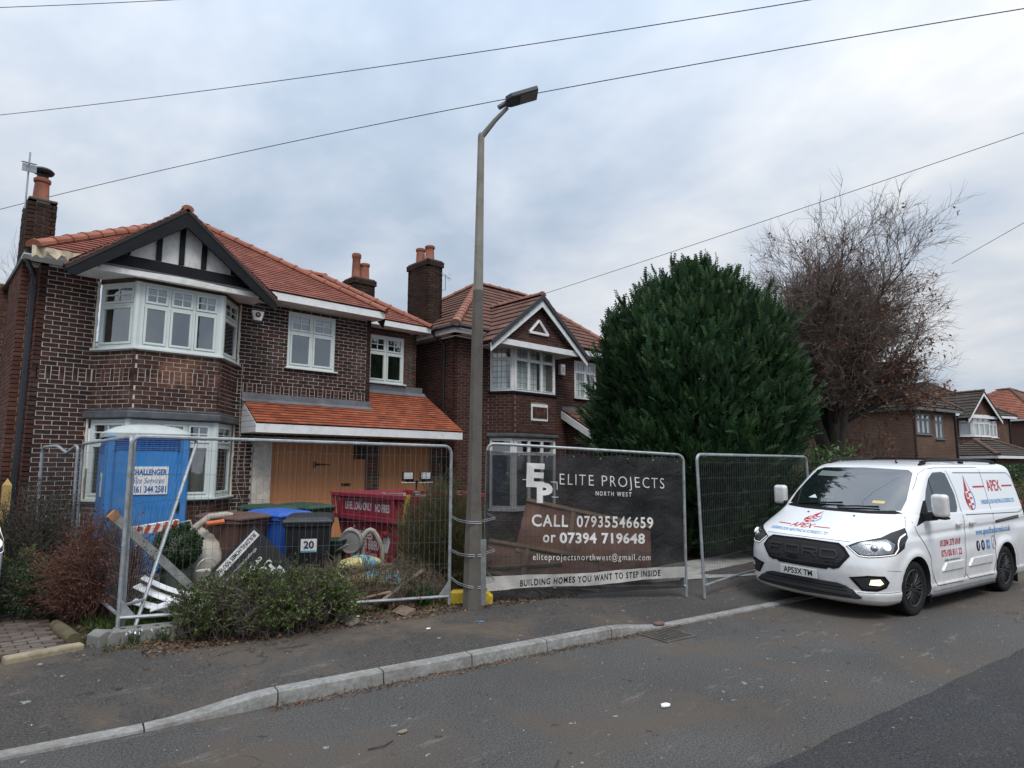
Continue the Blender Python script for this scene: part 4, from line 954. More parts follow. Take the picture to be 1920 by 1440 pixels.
def ribbon(mb, pts, fn, wd, off=.0025, step=.06):
    """thin strip along a line on the surface"""
    P = []
    for a, b in zip(pts, pts[1:]):
        n = max(1, int(math.hypot(b[0] - a[0], b[1] - a[1]) / step)); P += [(a[0] + (b[0] - a[0]) * t / n, a[1] + (b[1] - a[1]) * t / n) for t in range(n)]
    P.append(pts[-1]); rows = []
    for i, q in enumerate(P):
        p, n = fn(*q); t = (fn(*P[min(i + 1, len(P) - 1)])[0] - fn(*P[max(i - 1, 0)])[0]).normalized(); sdv = t.cross(n).normalized() * wd / 2; rows.append((p + n * off - sdv, p + n * off + sdv))
    mb.add([v for r in rows for v in r], [(2 * i, 2 * i + 1, 2 * i + 3, 2 * i + 2) for i in range(len(rows) - 1)])
def drop_logo(parent, fn, h, rise=True):
    """a drop: red half with a white pipe coil, blue outline on the other half"""
    rw = h * .30; cy = -h * .18
    left = [(0, h * .5)] + [(-rw * math.sin(a) ** .9 if a < 3.1 else 0, cy + rw * 1.0 * math.cos(a)) for a in [math.pi * (.22 + .78 * i / 14) for i in range(15)]]
    left = [(x, y) for x, y in left]
    coil = []
    mb = MB(); k = len(left); mb.add([fn(x, y) for x, y in left], [tuple(range(k))]); mb.build('drop_red', RED, parent, fix=False)
    rt = [(-x, y) for x, y in left]; inn = [(x * .84, y * .97 + .003) for x, y in rt]
    mb = MB(); mb.add([fn(x, y) for x, y in rt] + [fn(x, y) for x, y in inn], [(i, i + 1, k + i + 1, k + i) for i in range(k - 1)]); mb.build('drop_blue', BLUE, parent, fix=False)
    wv = MB(); rv = MB()
    for i in range(3):
        y = cy + rw * (.55 - i * .55)
        for (x0, x1, yy, m) in ((-rw * .62, 0, y, wv), (0, rw * .55, y, rv)):
            m.add([fn(a, b, .0015) for a, b in ((x0, yy), (x1, yy), (x1, yy + rw * .17), (x0, yy + rw * .17))], [(0, 1, 2, 3)])
        m = wv if i % 2 else wv; xx = -rw * .62 if i % 2 == 0 else -rw * .1
        m.add([fn(a, b, .0015) for a, b in ((xx, y), (xx + rw * .13, y), (xx + rw * .13, y - rw * .40), (xx, y - rw * .40))], [(0, 1, 2, 3)])
    wv.build('coil_white', PLATE, parent, fix=False); rv.build('coil_red', RED, parent, fix=False)
def make_van():
    t = thing('van', 'white panel van with red and blue heating firm lettering parked across the dropped kerb', 'van')
    zs = np.unique(np.concatenate([np.arange(.17, .36, .012), np.arange(.36, .94, .03), np.arange(.94, 1.30, .014), np.arange(1.30, 1.86, .035), np.arange(1.86, 1.985, .0085), [1.985]]))
    V = []; F = []; m_ = None
    for z in zs:
        x, y = contour(float(z)); k = len(x)
        V += [(float(a), float(b), float(z)) for a, b in zip(x, y)] + [(float(a), -float(b), float(z)) for a, b in list(zip(x, y))[k - 2:0:-1]]
        m_ = 2 * k - 2
    for i in range(len(zs) - 1):
        for j in range(m_): F.append((i * m_ + j, i * m_ + (j + 1) % m_, (i + 1) * m_ + (j + 1) % m_, (i + 1) * m_ + j))
    F.append(tuple(range(m_))[::-1]); F.append(tuple((len(zs) - 1) * m_ + j for j in range(m_)))
    mb = MB(); mb.v = V; mb.f = F; body = mb.build('body', PAINT, t); 
    cm = MB()
    for wx in WX:
        for s in (-1, 1): cm.lathe([(.405, .60 * s), (.405, 1.2 * s)], (wx, 0, WZ + .005), 40, 'Y')
    cut = cm.build('cutter', SEAM); bo = body.modifiers.new('b', 'BOOLEAN'); bo.operation = 'DIFFERENCE'; bo.solver = 'EXACT'; bo.object = cut; bo.material_mode = 'TRANSFER'
    bpy.context.view_layer.update(); me = bpy.data.meshes.new_from_object(body.evaluated_get(bpy.context.evaluated_depsgraph_get())); body.modifiers.clear(); old = body.data; body.data = me; me.name = 'body'; bpy.data.meshes.remove(old)
    cmd = cut.data; bpy.data.objects.remove(cut); bpy.data.meshes.remove(cmd)
    me.polygons.foreach_set('use_smooth', [True] * len(me.polygons)); me.set_sharp_from_angle(angle=R(38))
    pf = lambda name, poly, m, off=.004, st=.06, par=t, th=.008: patch(name, poly, FRONT, st, m, par, off, th)
    ps = lambda name, poly, m, off=.004, st=.08, par=t, th=.008, fn=SIDE: patch(name, poly, fn, st, m, par, off, th)
    mir = lambda half: half + [(-a, b) for a, b in half[::-1]]
    A = a_of
    # glass
    ws = mir([(0, 1.285), (.45, 1.288), (A(1.30, y=.80), 1.315), (A(1.45, y=.80), 1.45), (A(1.62, y=.755), 1.62), (A(1.80, y=.70), 1.80), (A(1.85, y=.62), 1.845), (0, 1.86)])
    wsd = pf('windscreen', [(-a, b) for a, b in ws], VGLASS, .004, .07)
    ins = mir([(0, 1.335), (.45, 1.335), (A(1.35, y=.74), 1.36), (A(1.62, y=.69), 1.62), (A(1.79, y=.635), 1.785), (.55, 1.825), (0, 1.83)])
    for (nm, poly, mm) in (('sun_visor', [(-.62, 1.72), (-.20, 1.715), (-.19, 1.785), (-.60, 1.795)], mat_flat('visor', (.14, .17, .165), .35)), ('paper_note', [(.42, 1.385), (.58, 1.385), (.58, 1.42), (.42, 1.42)], mat_flat('note_yellow', (.62, .50, .18), .4)), ('parking_card', [(-.52, 1.40), (-.38, 1.40), (-.45, 1.45)], mat_flat('card_white', (.55, .66, .66), .4)), ('folded_paper', [(-.28, 1.405), (-.12, 1.40), (-.11, 1.43), (-.27, 1.43)], mat_flat('card_grey', (.22, .25, .24), .4))):
        pf(nm, poly, mm, .006, .08, wsd, 0)
    for s in (1, -1):
        fn = SIDE if s == 1 else SIDE2
        ps('side_window', [(1.42, 1.31), (2.36, 1.26), (2.43, 1.33), (2.46, 1.50), (2.36, 1.80), (2.26, 1.825), (1.98, 1.815), (1.80, 1.735), (1.62, 1.57)], VGLASS, .003, .08, t, .008, fn)
        ps('mirror_base', [(1.10, 1.13), (1.42, 1.20), (1.50, 1.30), (1.52, 1.45), (1.46, 1.44), (1.25, 1.26)], TRIM, .007, .06, t, .012, fn)
        sm_ = MB(); ribbon(sm_, [(1.78, 1.72), (1.80, 1.5), (1.83, 1.29)], fn, .02, .005)
        ribbon(sm_, [(1.02, 1.24), (1.08, 1.06), (1.30, .86), (1.43, .70), (1.44, .55)], fn, .010); ribbon(sm_, [(1.44, .55), (1.62, .32), (2.40, .31), (2.50, .40), (2.52, 1.2), (2.52, 1.55), (2.42, 1.84)], fn, .010)
        ribbon(sm_, [(1.40, 1.58), (1.68, 1.80), (1.85, 1.865), (2.1, 1.88), (3.0, 1.885), (3.55, 1.888)], fn, .007)
        ribbon(sm_, [(2.52, .40), (2.60, .32), (3.45, .31), (3.52, .5), (3.56, 1.0), (3.57, 1.88)], fn, .009)
        ribbon(sm_, [(2.62, 1.81), (4.62, 1.80), (4.74, 1.72), (4.83, 1.30), (4.80, 1.22), (4.60, 1.18), (2.62, 1.215)], fn, .011); sm_.build('panel_seam', SEAM, t, fix=False)
        ps('door_rail', [(3.62, 1.055), (4.55, 1.095), (4.55, 1.14), (3.62, 1.095)], SEAM, .006, .1, t, .01, fn)
        rl = MB(); ribbon(rl, [(3.64, 1.082), (4.53, 1.115)], fn, .012, .009); rl.build('door_rail', CHROME, t, fix=False)
        for (xa, xb) in ((1.78, 2.44), (2.62, 3.42)): ps('rubbing_strip', [(xa, .50), (xa + .10, .60), (xb, .60), (xb, .50)], PAINT, .018, .1, t, .022, fn)
        for xh in (2.30, 2.74):
            p, n = fn(xh, 1.10); h = MB().box((0, 0, 0), (.17, .03, .036)); h.box((-.05, .012, 0), (.03, .05, .05)); h.box((.06, .012, 0), (.03, .05, .03)); o = h.build('door_handle', PAINT, t, bevel=.01)
            o.location = p + n * .03; o.rotation_euler = (0, 0, 0 if s == 1 else math.pi)
        # mirror on its arm
        sg = -s; mm = MB().box((0, 0, 0), (.13, .20, .30)); mo = mm.build('wing_mirror', PAINT, t, bevel=.05); mo.location = (1.36, sg * 1.155, 1.40); mo.rotation_euler = (0, R(-4), R(-8 * s)); mo.modifiers['bevel'].segments = 4
        MB().prism([(-.055, -.085, -.145), (.055, -.085, -.145), (.055, .085, -.145), (-.055, .085, -.145)], (0, 0, -.03)).build('mirror_foot', TRIM, mo, bevel=.012)
        MB().box((.067, 0, .0), (.01, .15, .22)).build('mirror_glass', VGLASS, mo, bevel=.004)
        am = MB().prism([(1.28, sg * .92, 1.18), (1.48, sg * .92, 1.18), (1.42, sg * .92, 1.30), (1.30, sg * .92, 1.29)], (0, sg * .16, .02)); am.build('mirror_arm', TRIM, t, bevel=.015)
        # roof rail, side step, mud flap
        yr = sg * .66; rr_ = MB().tube([(1.95, yr, 1.915), (2.05, yr, 1.965), (2.25, yr, 1.985), (3.3, yr, 1.998), (4.3, yr, 1.985), (4.52, yr, 1.965), (4.60, yr, 1.925)], .021, 8)
        for x in (2.05, 3.3, 4.48): rr_.box((x, yr, 1.95), (.10, .04, .05))
        rr_.build('roof_rail', TRIM, t, smooth=True)
        MB().tube([(1.46, sg * .90, .20), (1.52, sg * .965, .22), (3.42, sg * .965, .22), (3.48, sg * .90, .20)], .036, 10).build('side_step', mat('step_grey', (.12, .12, .125), .4, .5, .2, 8), t, smooth=True)
        for x in (1.43, 4.37): MB().box((x, sg * .86, .22), (.02, .2, .22)).build('mud_flap', TRIM, t)
        # headlamp: housing, reflectors, running light, lens
        z_ = lambda x, z: (s * A(z, x=x), z); y_ = lambda y, z: (s * A(z, y=y), z)
        hl = [y_(.555, .885), y_(.70, .775), y_(.80, .765), z_(.48, .80), z_(.70, .875), z_(.83, 1.0), z_(.86, 1.115), z_(.62, 1.06), z_(.44, 1.005), y_(.66, .945)]
        hd = pf('headlight', hl if s == 1 else hl[::-1], GLOSSB, .004, .045)
        cx, cz = sum(q[0] for q in hl) / 10, sum(q[1] for q in hl) / 10; sc = lambda f, dx=0, dz=0: [(cx + (a - cx) * f + dx * s, cz + (b - cz) * f + dz) for a, b in hl]
        i1 = [y_(.60, .880), y_(.715, .80), y_(.80, .795), z_(.44, .825), z_(.52, .93), z_(.46, .985), y_(.70, .945)]
        pf('reflector', i1 if s == 1 else i1[::-1], mat('lamp_grey', (.30, .31, .32), .2, .8, .3, 30, bump=.3), .006, .045, hd, .003)
        for (xx, zz, r) in ((.27, .885, .045), (.395, .905, .055)):
            p, n = FRONT(s * A(zz, x=xx), zz); b = MB().lathe([(r, 0), (r * .8, .018), (r * .45, .03), (.002, .034)], (0, 0, 0), 18); o = b.build('projector', LEDM if r > .05 else CHROME, hd, smooth=True); o.location = p + n * .004; o.rotation_euler = n.to_track_quat('Z', 'Y').to_euler()
        dr = MB(); ribbon(dr, [z_(.80, 1.045), z_(.66, 1.0), z_(.60, .965), z_(.545, .875), z_(.47, .815)], FRONT, .016, .009, .03); ribbon(dr, [y_(.575, .884), y_(.70, .785), y_(.80, .778), z_(.47, .812)], FRONT, .008, .009, .03); dr.build('running_light', LEDM, hd, fix=False)
        # fog lamp pocket
        fp = [y_(.60, .515), y_(.72, .36), y_(.86, .365), z_(.335, .41), z_(.37, .48), z_(.30, .555), y_(.80, .555)]
        fo = pf('fog_pocket', fp if s == 1 else fp[::-1], TRIM, .005, .05)
        fi = [y_(.65, .505), y_(.735, .385), y_(.85, .392), z_(.30, .43), z_(.325, .48), z_(.265, .53), y_(.80, .53)]; pf('pocket_inner', fi if s == 1 else fi[::-1], SEAM, .0065, .05, fo, 0)
        fl_ = [y_(.80, .445), y_(.885, .44), z_(.29, .465), z_(.255, .515), y_(.82, .505)]; pf('fog_lamp', fl_ if s == 1 else fl_[::-1], FOGM if s == 1 else CHROME, .012, .04, fo, .006)
    # grille, intake, plate, bonnet
    gr = mir([(0, .925), (.47, .915), (.545, .87), (.62, .77), (.50, .615), (.43, .59), (.37, .60), (.34, .575), (0, .572)]); go = pf('grille', [(-a, b) for a, b in gr], TRIM, .008, .06, t, .014)
    gi = mir([(0, .895), (.455, .886), (.52, .845), (.575, .77), (.475, .64), (0, .615)]); pf('grille_mesh', [(-a, b) for a, b in gi], SEAM, .0095, .06, go, 0)
    gm = MB()
    for i in range(13):
        z = .63 + i * .02; h = (.46 + (z - .63) * .65) if z < .77 else (.57 - (z - .77) * .8); ribbon(gm, [(-h, z), (h, z)], FRONT, .004, .012, .1)
    gm.build('grille_slat', mat_flat('slat_grey', (.03, .03, .031), .5), go, fix=False)
    lm = mat_flat('grille_letter', (.042, .042, .044), .42)
    lt = MB(); bw = .024
    def stroke(pts): ribbon(lt, pts, FRONT, bw, .022, .05); ribbon(lt, pts, FRONT, bw, .014, .05)
    H0, H1 = .715, .83
    for (x, g) in ((-.475, 'F'), (-.225, 'O'), (.025, 'R'), (.27, 'D')):
        w_ = .19; b0, b1, mz = H0 + bw / 2, H1 - bw / 2, (H0 + H1) / 2
        if g == 'F': stroke([(x, H0), (x, b1)]); stroke([(x - .05, b1), (x + w_, b1)]); stroke([(x, mz), (x + w_ * .8, mz)])
        if g == 'O': stroke([(x, b0), (x, b1), (x + w_, b1), (x + w_, b0), (x, b0)])
        if g == 'R': stroke([(x, H0), (x, b1), (x + w_, b1), (x + w_, mz), (x, mz)]); stroke([(x + w_ * .55, mz), (x + w_, H0)])
        if g == 'D': stroke([(x, b0), (x, b1), (x + w_ * .9, b1), (x + w_ + .02, mz), (x + w_ * .9, b0), (x, b0)])
    lt.build('grille_lettering', lm, go, fix=False)
    it = mir([(0, .425), (.46, .425), (.56, .40), (.74, .285), (.70, .262), (0, .245)]); io = pf('air_intake', [(-a, b) for a, b in it], SEAM, .024, .05, t, .05)
    im = MB()
    for z in (.29, .335, .38): ribbon(im, [(-.62 + (z - .29) * .9, z), (.62 - (z - .29) * .9, z)], FRONT, .012, .030, .1)
    im.build('intake_slat', TRIM, io, fix=False)
    pl = MB().box((0, 0, 0), (.52, .012, .114)).build('number_plate', PLATE, t, bevel=.004); pl.location = (-.012, 0.03, .495); pl.rotation_euler = (R(4), 0, R(-90))
    pv_, pf_ = text_data('AP53X TM', .105, bold=.018, sx=.86); mb = MB(); mb.add([(a, -.0075, b - .002) for a, b in pv_], pf_); mb.build('plate_lettering', BLK, pl, fix=False)
    sm_ = MB(); ribbon(sm_, [(-A(.94, y=.585), .94), (-.3, .945), (.3, .945), (A(.94, y=.585), .94)], FRONT, .006)
    for s in (-1, 1):
        ribbon(sm_, [(s * A(1.25, y=.86), 1.245), (s * A(1.12, x=.88), 1.12)], FRONT, .006)
        ribbon(sm_, [(s * A(.62, x=.33), .62), (s * A(.60, x=.60), .60)], FRONT, .004)
        ribbon(sm_, [(s * A(.336, x=.12), .336), (s * A(.35, x=.62), .35)], FRONT, .006)
    sm_.build('panel_seam', SEAM, t, fix=False)
    sc_ = MB(); ribbon(sc_, mir([(0, 1.262), (.45, 1.266), (A(1.285, y=.80), 1.29)]), FRONT, .055, .004); sc_.build('scuttle', TRIM, t, fix=False)
    wp = MB()
    for (a, b) in (((-.62, 1.30), (.05, 1.345)), ((.0, 1.30), (.55, 1.325))):
        P0, n0 = FRONT(*a); P1, n1 = FRONT(*b); wp.tube([P0 + n0 * .02, (P0 + P1) / 2 + n0 * .035, P1 + n1 * .025], .011, 5); wp.tube([P0 + n0 * .018 + V3((0, 0, .01)), P1 + n1 * .018 + V3((0, 0, .02))], .007, 4)
    wp.build('wiper', TRIM, t, smooth=True)
    nz = MB()
    for y in (-.33, .33): p, n = FRONT(y, 1.215); nz.lathe([(.016, 0), (.014, .012), (.004, .014)], p, 8)
    nz.build('washer_jet', TRIM, t)
    an = MB().tube([(2.02, -.32, 1.94), (1.99, -.32, 1.965), (2.20, -.32, 2.14)], [.018, .008, .004], 6); an.build('antenna', TRIM, t)
    MB().box((3.35, .0, 2.005), (.07, 1.32, .03)).build('cross_bar', TRIM, t, bevel=.008)
    for s in (-1, 1): MB().box((4.94, s * .84, 1.05), (.06, .10, .62)).build('tail_lamp', mat_flat('tail_red', (.35, .02, .02), .25), t, bevel=.02)
    MB().box((2.4, 0, .20), (3.6, 1.3, .10)).build('underbody', SEAM, t)
    MB().box((1.0, 0, .345), (.1, 1.5, .09)).build('axle', SEAM, t); MB().box((3.933, 0, .345), (.1, 1.5, .09)).build('axle', SEAM, t)
    # wheels
    ty = MB().lathe([(.235, -.095), (.27, -.112), (.315, -.115), (.338, -.10), (.345, -.07), (.345, .07), (.338, .10), (.315, .115), (.27, .112), (.235, .095)], (0, 0, 0), 40, 'Y', False)
    for i in range(4): ty.lathe([(.3462, -.06 + i * .035), (.3462, -.045 + i * .035)], (0, 0, 0), 40, 'Y', False)
    ry = MB(); ry.lathe([(.238, -.10), (.228, -.108), (.215, -.10), (.205, -.05), (.20, .09), (.238, .095)], (0, 0, 0), 40, 'Y', False); ry.lathe([(.075, -.085), (.066, -.098), (.03, -.10), (.028, -.088)], (0, 0, 0), 20, 'Y')
    for i in range(12):
        a0 = 2 * math.pi * i / 12
        for da in (-.085, .085):
            ca, sa = math.cos(a0 + da * .6), math.sin(a0 + da * .6); cb_, sb_ = math.cos(a0 + da * 1.3), math.sin(a0 + da * 1.3)
            ry.tube([(.055 * ca, -.088, .055 * sa), (.14 * cb_, -.096, .14 * sb_), (.214 * cb_, -.092, .214 * sb_)], .0095, 5)
        ry.tube([(.15 * math.cos(a0 + .13), -.095, .15 * math.sin(a0 + .13)), (.15 * math.cos(a0 - .13), -.095, .15 * math.sin(a0 - .13))], .008, 4)
    for i in range(5): a0 = 2 * math.pi * i / 5; ry.lathe([(.010, -.106), (.010, -.085)], (.048 * math.cos(a0), 0, .048 * math.sin(a0)), 6, 'Y')
    tm = ty.mesh('tyre'); rm = ry.mesh('rim'); hb = MB().lathe([(.19, -.02), (.19, .02)], (0, 0, 0), 24, 'Y').mesh('brake_disc')
    for me_, m in ((tm, RUBBER), (rm, RIMM), (hb, mat('disc_dark', (.012, .012, .012), .8))):
        me_.materials.append(m); bm = bmesh.new(); bm.from_mesh(me_); bmesh.ops.recalc_face_normals(bm, faces=bm.faces); bm.to_mesh(me_); bm.free()
        me_.polygons.foreach_set('use_smooth', [True] * len(me_.polygons)); me_.set_sharp_from_angle(angle=R(40))
    for wx in WX:
        for s in (-1, 1):
            wh = link('wheel', tm, t); wh.location = (wx, s * .845, WZ); wh.rotation_euler = (0, rnd.uniform(0, 1), 0 if s < 0 else math.pi)
            link('rim', rm, wh); link('brake_disc', hb, wh)
    # lettering, side towards the camera
    def on_side(cx, cz, tilt=0.0):
        def f(a, b, e=0): p, n = SIDE(cx + a, cz + b + a * tilt); return p + n * (.0035 + e)
        return f
    sd2 = link('side_lettering', MB().mesh('side_lettering'), t)
    lettering('firm_name', 'APEX', .235, on_side(3.93, 1.60), RED, sd2, bold=.012, sx=.92)
    for x in (3.36, 4.46): f = on_side(x, 1.60); MB().add([f(a, b) for a, b in ((-.21, -.012), (.21, -.012), (.21, .012), (-.21, .012))], [(0, 1, 2, 3)]).build('rule', RED, sd2, fix=False)
    lettering('firm_trade', 'UNDERFLOOR HEATING & SCREEDS LTD', .088, on_side(3.93, 1.37), BLUE, sd2, bold=.008, sx=.80)
    drop_logo(sd2, on_side(2.93, 1.52), .52)
    lettering('phone_number', '01204 275 018', .125, on_side(2.03, .865), RED, sd2, bold=.014, sx=.84); lettering('phone_number', '075100 811 22', .125, on_side(2.06, .725), RED, sd2, bold=.014, sx=.84)
    lettering('mail_address', 'info@apexufhandscreeds.co.uk', .045, on_side(2.07, .635), NAVY, sd2, bold=.01, sx=.86)
    lettering('web_address', 'www.apexufhandscreeds.co.uk', .13, on_side(3.52, .955), BLUE, sd2, bold=.008, sx=.80)
    ic = on_side(0, 0); disc = lambda cx, cz, rx, rz, e=0, n=24: [ic(cx + rx * math.cos(2 * math.pi * i / n), cz + rz * math.sin(2 * math.pi * i / n), e) for i in range(n)]
    for cx, m in ((2.93, NAVY), (3.10, NAVY)): MB().add(disc(cx, .76, .062, .075), [tuple(range(24))]).build('icon_disc', m, sd2, fix=False)
    lettering('icon_letter', 'f', .12, lambda a, b: ic(2.935 + a, .755 + b, .0015), PLATE, sd2, bold=.02)
    for r0, r1 in ((.034, .026), (.015, .009)):
        MB().add(disc(3.10, .76, r0, r0, .0015) + disc(3.10, .76, r1, r1, .0015), [(i, (i + 1) % 24, 24 + (i + 1) % 24, 24 + i) for i in range(24)]).build('icon_ring', PLATE, sd2, fix=False)
    MB().add([ic(a, b) for a, b in ((3.22, .695), (3.345, .695), (3.345, .825), (3.22, .825))], [(0, 1, 2, 3)]).build('icon_square', BLUE, sd2, fix=False)
    lettering('icon_letter', 'in', .09, lambda a, b: ic(3.283 + a, .76 + b, .0015), PLATE, sd2, bold=.02)
    MB().add(disc(3.49, .78, .085, .105) + disc(3.49, .78, .062, .08), [(i, (i + 1) % 24, 24 + (i + 1) % 24, 24 + i) for i in range(24)]).build('icon_oval', GREYP, sd2, fix=False)
    MB().add([ic(3.49 + a, .78 + b, .001) for a, b in ((-.035, -.05), (-.012, -.05), (.035, .05), (.012, .05))], [(0, 1, 2, 3)]).build('icon_bar', GREYP, sd2, fix=False)
    # bonnet: length along the slope instead of height
    zl = np.linspace(.95, 1.26, 120); xl = np.interp(zl, VT[0], VT[1]); Ls = np.concatenate([[0], np.cumsum(np.hypot(np.diff(zl), np.diff(xl)))])
    def bonnet(cu, cl):
        def f(a, b, e=0):
            z = float(np.interp(cl + b * 1.75, Ls, zl)); p, n = FRONT(cu + a, z); return p + n * (.0035 + e)
        return f
    bl = link('bonnet_lettering', MB().mesh('bonnet_lettering'), t)
    lettering('firm_name', 'APEX', .115, bonnet(-.17, .255), RED, bl, bold=.008, sx=1.15, shear=.15)
    for x in (-.46, .12):
        f = bonnet(x, .255); q = [-.11 + .22 * i / 8 for i in range(9)]
        MB().add([f(a, b) for a in q for b in (-.006, .006)], [(2 * i, 2 * i + 2, 2 * i + 3, 2 * i + 1) for i in range(8)]).build('rule', RED, bl, fix=False)
    lettering('firm_trade', 'UNDERFLOOR HEATING & SCREEDS LTD', .055, bonnet(-.17, .10), BLUE, bl, bold=.006, sx=.88, shear=.1)
    drop_logo(bl, lambda a, b, e=0: bonnet(-.14, .57)(a * 1.5 + b * .1, b, e), .24)
    return t
van = make_van()
van.location = (8.83, 3.80, .025); van.rotation_mode = 'ZYX'; van.rotation_euler = (R(1.6), 0, R(-9))
van.rotation_mode = 'XYZ'
vb = copy_tree(van, skip=('wing_mirror', 'mirror_arm', 'side_lettering', 'bonnet_lettering', 'number_plate', 'grille_lettering'))
vb.location = (-.085, 8.55, .16); vb.rotation_euler = (0, 0, R(90)); vb['label'] = 'white panel van on the brick drive, only its edge showing past the house'; vb['group'] = van['group'] = 'white vans'
# ------------------------------------------------------------------ street lamp
lamp = world_thing('street_lamp', 'tall concrete street lamp with a flat grey lantern, standing between the fence panels', 'street lamp', (5.345, 6.40, ground(5.345, 6.40)))
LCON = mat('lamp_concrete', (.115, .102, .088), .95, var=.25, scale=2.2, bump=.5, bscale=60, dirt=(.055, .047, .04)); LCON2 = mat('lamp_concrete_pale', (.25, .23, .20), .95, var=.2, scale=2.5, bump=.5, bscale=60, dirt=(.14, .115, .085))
def octo(mb, secs):
    """eight-sided shaft: (centre, half width)"""
    b = len(mb.v); k = .42; ring = [(-1, -k), (-k, -1), (k, -1), (1, -k), (1, k), (k, 1), (-k, 1), (-1, k)]; ca, sa = math.cos(R(-40)), math.sin(R(-40))
    for c, r in secs: mb.v += [(c[0] + (x * ca - y * sa) * r, c[1] + (x * sa + y * ca) * r, c[2]) for x, y in ring]
    for i in range(len(secs) - 1): mb.f += [(b + i * 8 + j, b + i * 8 + (j + 1) % 8, b + (i + 1) * 8 + (j + 1) % 8, b + (i + 1) * 8 + j) for j in range(8)]
    mb.f += [tuple(b + j for j in range(8))[::-1], tuple(b + (len(secs) - 1) * 8 + j for j in range(8))]; return mb
lx = lambda z: (5.345 + .008 * z, 6.40 - .006 * z, z)
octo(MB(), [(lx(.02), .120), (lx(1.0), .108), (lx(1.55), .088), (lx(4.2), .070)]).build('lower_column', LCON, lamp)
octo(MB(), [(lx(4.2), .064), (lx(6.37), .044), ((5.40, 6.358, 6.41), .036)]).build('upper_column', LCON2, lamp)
MB().tube([(5.40, 6.36, 6.36), (5.53, 6.23, 6.60), (5.66, 6.12, 6.79)], [.042, .034, .028], 8).build('bracket_arm', mat('bracket_grey', (.17, .165, .15), .8, var=.3, scale=8), lamp, smooth=True)
LGREY = mat('lantern_grey', (.055, .062, .07), .5, var=.2, scale=10); hd = V3((.73, -.62, .33)).normalized(); hr = hd.cross(UP).normalized(); hu = hr.cross(hd).normalized(); hc = V3((5.80, 5.985, 6.91))
RM = Matrix((hd, hr, hu)).transposed()
hp = MB(); hp.prism([hc + RM @ V3(q) for q in ((-.22, -.09, 0), (-.14, -.135, 0), (.24, -.135, 0), (.24, .135, 0), (-.14, .135, 0), (-.22, .09, 0))], hu * .065); hp.build('lantern', LGREY, lamp, bevel=.012)
MB().box(hc + RM @ V3((.10, 0, -.003)), (.24, .22, .008), RM).build('lantern_glass', mat('lantern_glass', (.22, .21, .20), .3, var=.1), lamp)
MB().tube([hc + RM @ V3((-.34, 0, -.02)), hc + RM @ V3((-.20, 0, .02))], .035, 8).build('spigot', LGREY, lamp, smooth=True); MB().lathe([(.02, 0), (.02, .05)], hc + RM @ V3((.05, -.03, .06)), 8).build('photocell', LGREY, lamp)
MB().box((5.345 + .106 * math.cos(R(-75)) + .03, 6.40 + .106 * math.sin(R(-75)) - .005, .58), (.13, .018, .80), Matrix.Rotation(R(-0 - 40 + 45 - 15), 3, 'Z')).build('access_door', mat('door_grey', (.17, .175, .175), .6, var=.25, scale=6, dirt=(.10, .085, .07)), lamp, bevel=.004)
# ------------------------------------------------------------------ mesh fence panels
GALV = mat('galvanised', (.36, .385, .40), .5, .55, .3, 9, bump=.1, dirt=(.24, .20, .16)); WIRE = mat('mesh_wire', (.17, .18, .18), .55, .6, .2, 9)
def panel(label, BL, BR, TL, TR, rail=.13, nv=44, nh=7, rr=.10, sag=0, feet=True, wire=True, bend=None):
    BL, BR, TL, TR = map(V3, (BL, BR, TL, TR)); loc = (BL + BR) / 2; t = world_thing('mesh_fence', label, 'mesh fence', loc, 'mesh fence panels round the building site')
    ff = lambda u, v: (BL.lerp(BR, u)).lerp(TL.lerp(TR, u), v) + (bend(u, v) if bend else V3())
    Lh = (TR - TL).length; Hh = (TL - BL).length; ru, rv = rr / Lh, rr / Hh
    pts = [ff(0, 0), ff(0, .3), ff(0, .6), ff(0, 1 - rv)] + [ff(ru * (1 - math.cos(a)), 1 - rv * (1 - math.sin(a))) for a in [math.pi / 2 * i / 6 for i in range(1, 7)]]
    n = 8; pts += [ff(ru + (1 - 2 * ru) * i / n, 1) for i in range(1, n)] + [ff(1 - ru * (1 - math.sin(a)), 1 - rv * (1 - math.cos(a))) for a in [math.pi / 2 * i / 6 for i in range(0, 7)]]
    pts += [ff(1, .6), ff(1, .3), ff(1, 0)]
    MB().tube(pts, .021, 8).build('frame', GALV, t, smooth=True)
    vr = rail / Hh; MB().tube([ff(i / 8, vr) - V3((0, 0, sag * math.sin(math.pi * i / 8))) for i in range(9)], .019, 8).build('bottom_rail', GALV, t, smooth=True)
    if feet:
        for u, s in ((0, 1), (1, -1)):
            a, b, c = ff(u, vr * .9), ff(u + s * .16 / Lh, vr), ff(u, vr + .20 / Hh); nn = (ff(1, .5) - ff(0, .5)).cross(UP).normalized() * .006
            MB().prism([a - nn / 2, b - nn / 2, c - nn / 2], nn).build('corner_gusset', GALV, t)
    if wire:
        w_ = MB()
        for i in range(1, nv): u = i / nv; w_.tube([ff(u, vr), ff(u, .5) , ff(u, 1)], .0016, 3, False)
        for j in range(nh): v = vr + (1 - vr) * (j + .5) / nh; w_.tube([ff(i / 8, v) + V3((0, 0, .006 * math.sin(i * 2.1 + j))) for i in range(9)], .0019, 3, False)
        w_.build('wire_mesh', WIRE, t, fix=False, kind='stuff')
    return t, ff
panel('long mesh fence panel in front of the skip and bins, hedge growing through it', (1.74, 7.64, .27), (5.20, 6.68, .16), (1.74, 7.64, 2.20), (5.22, 6.70, 2.15), rail=.10, nv=52)
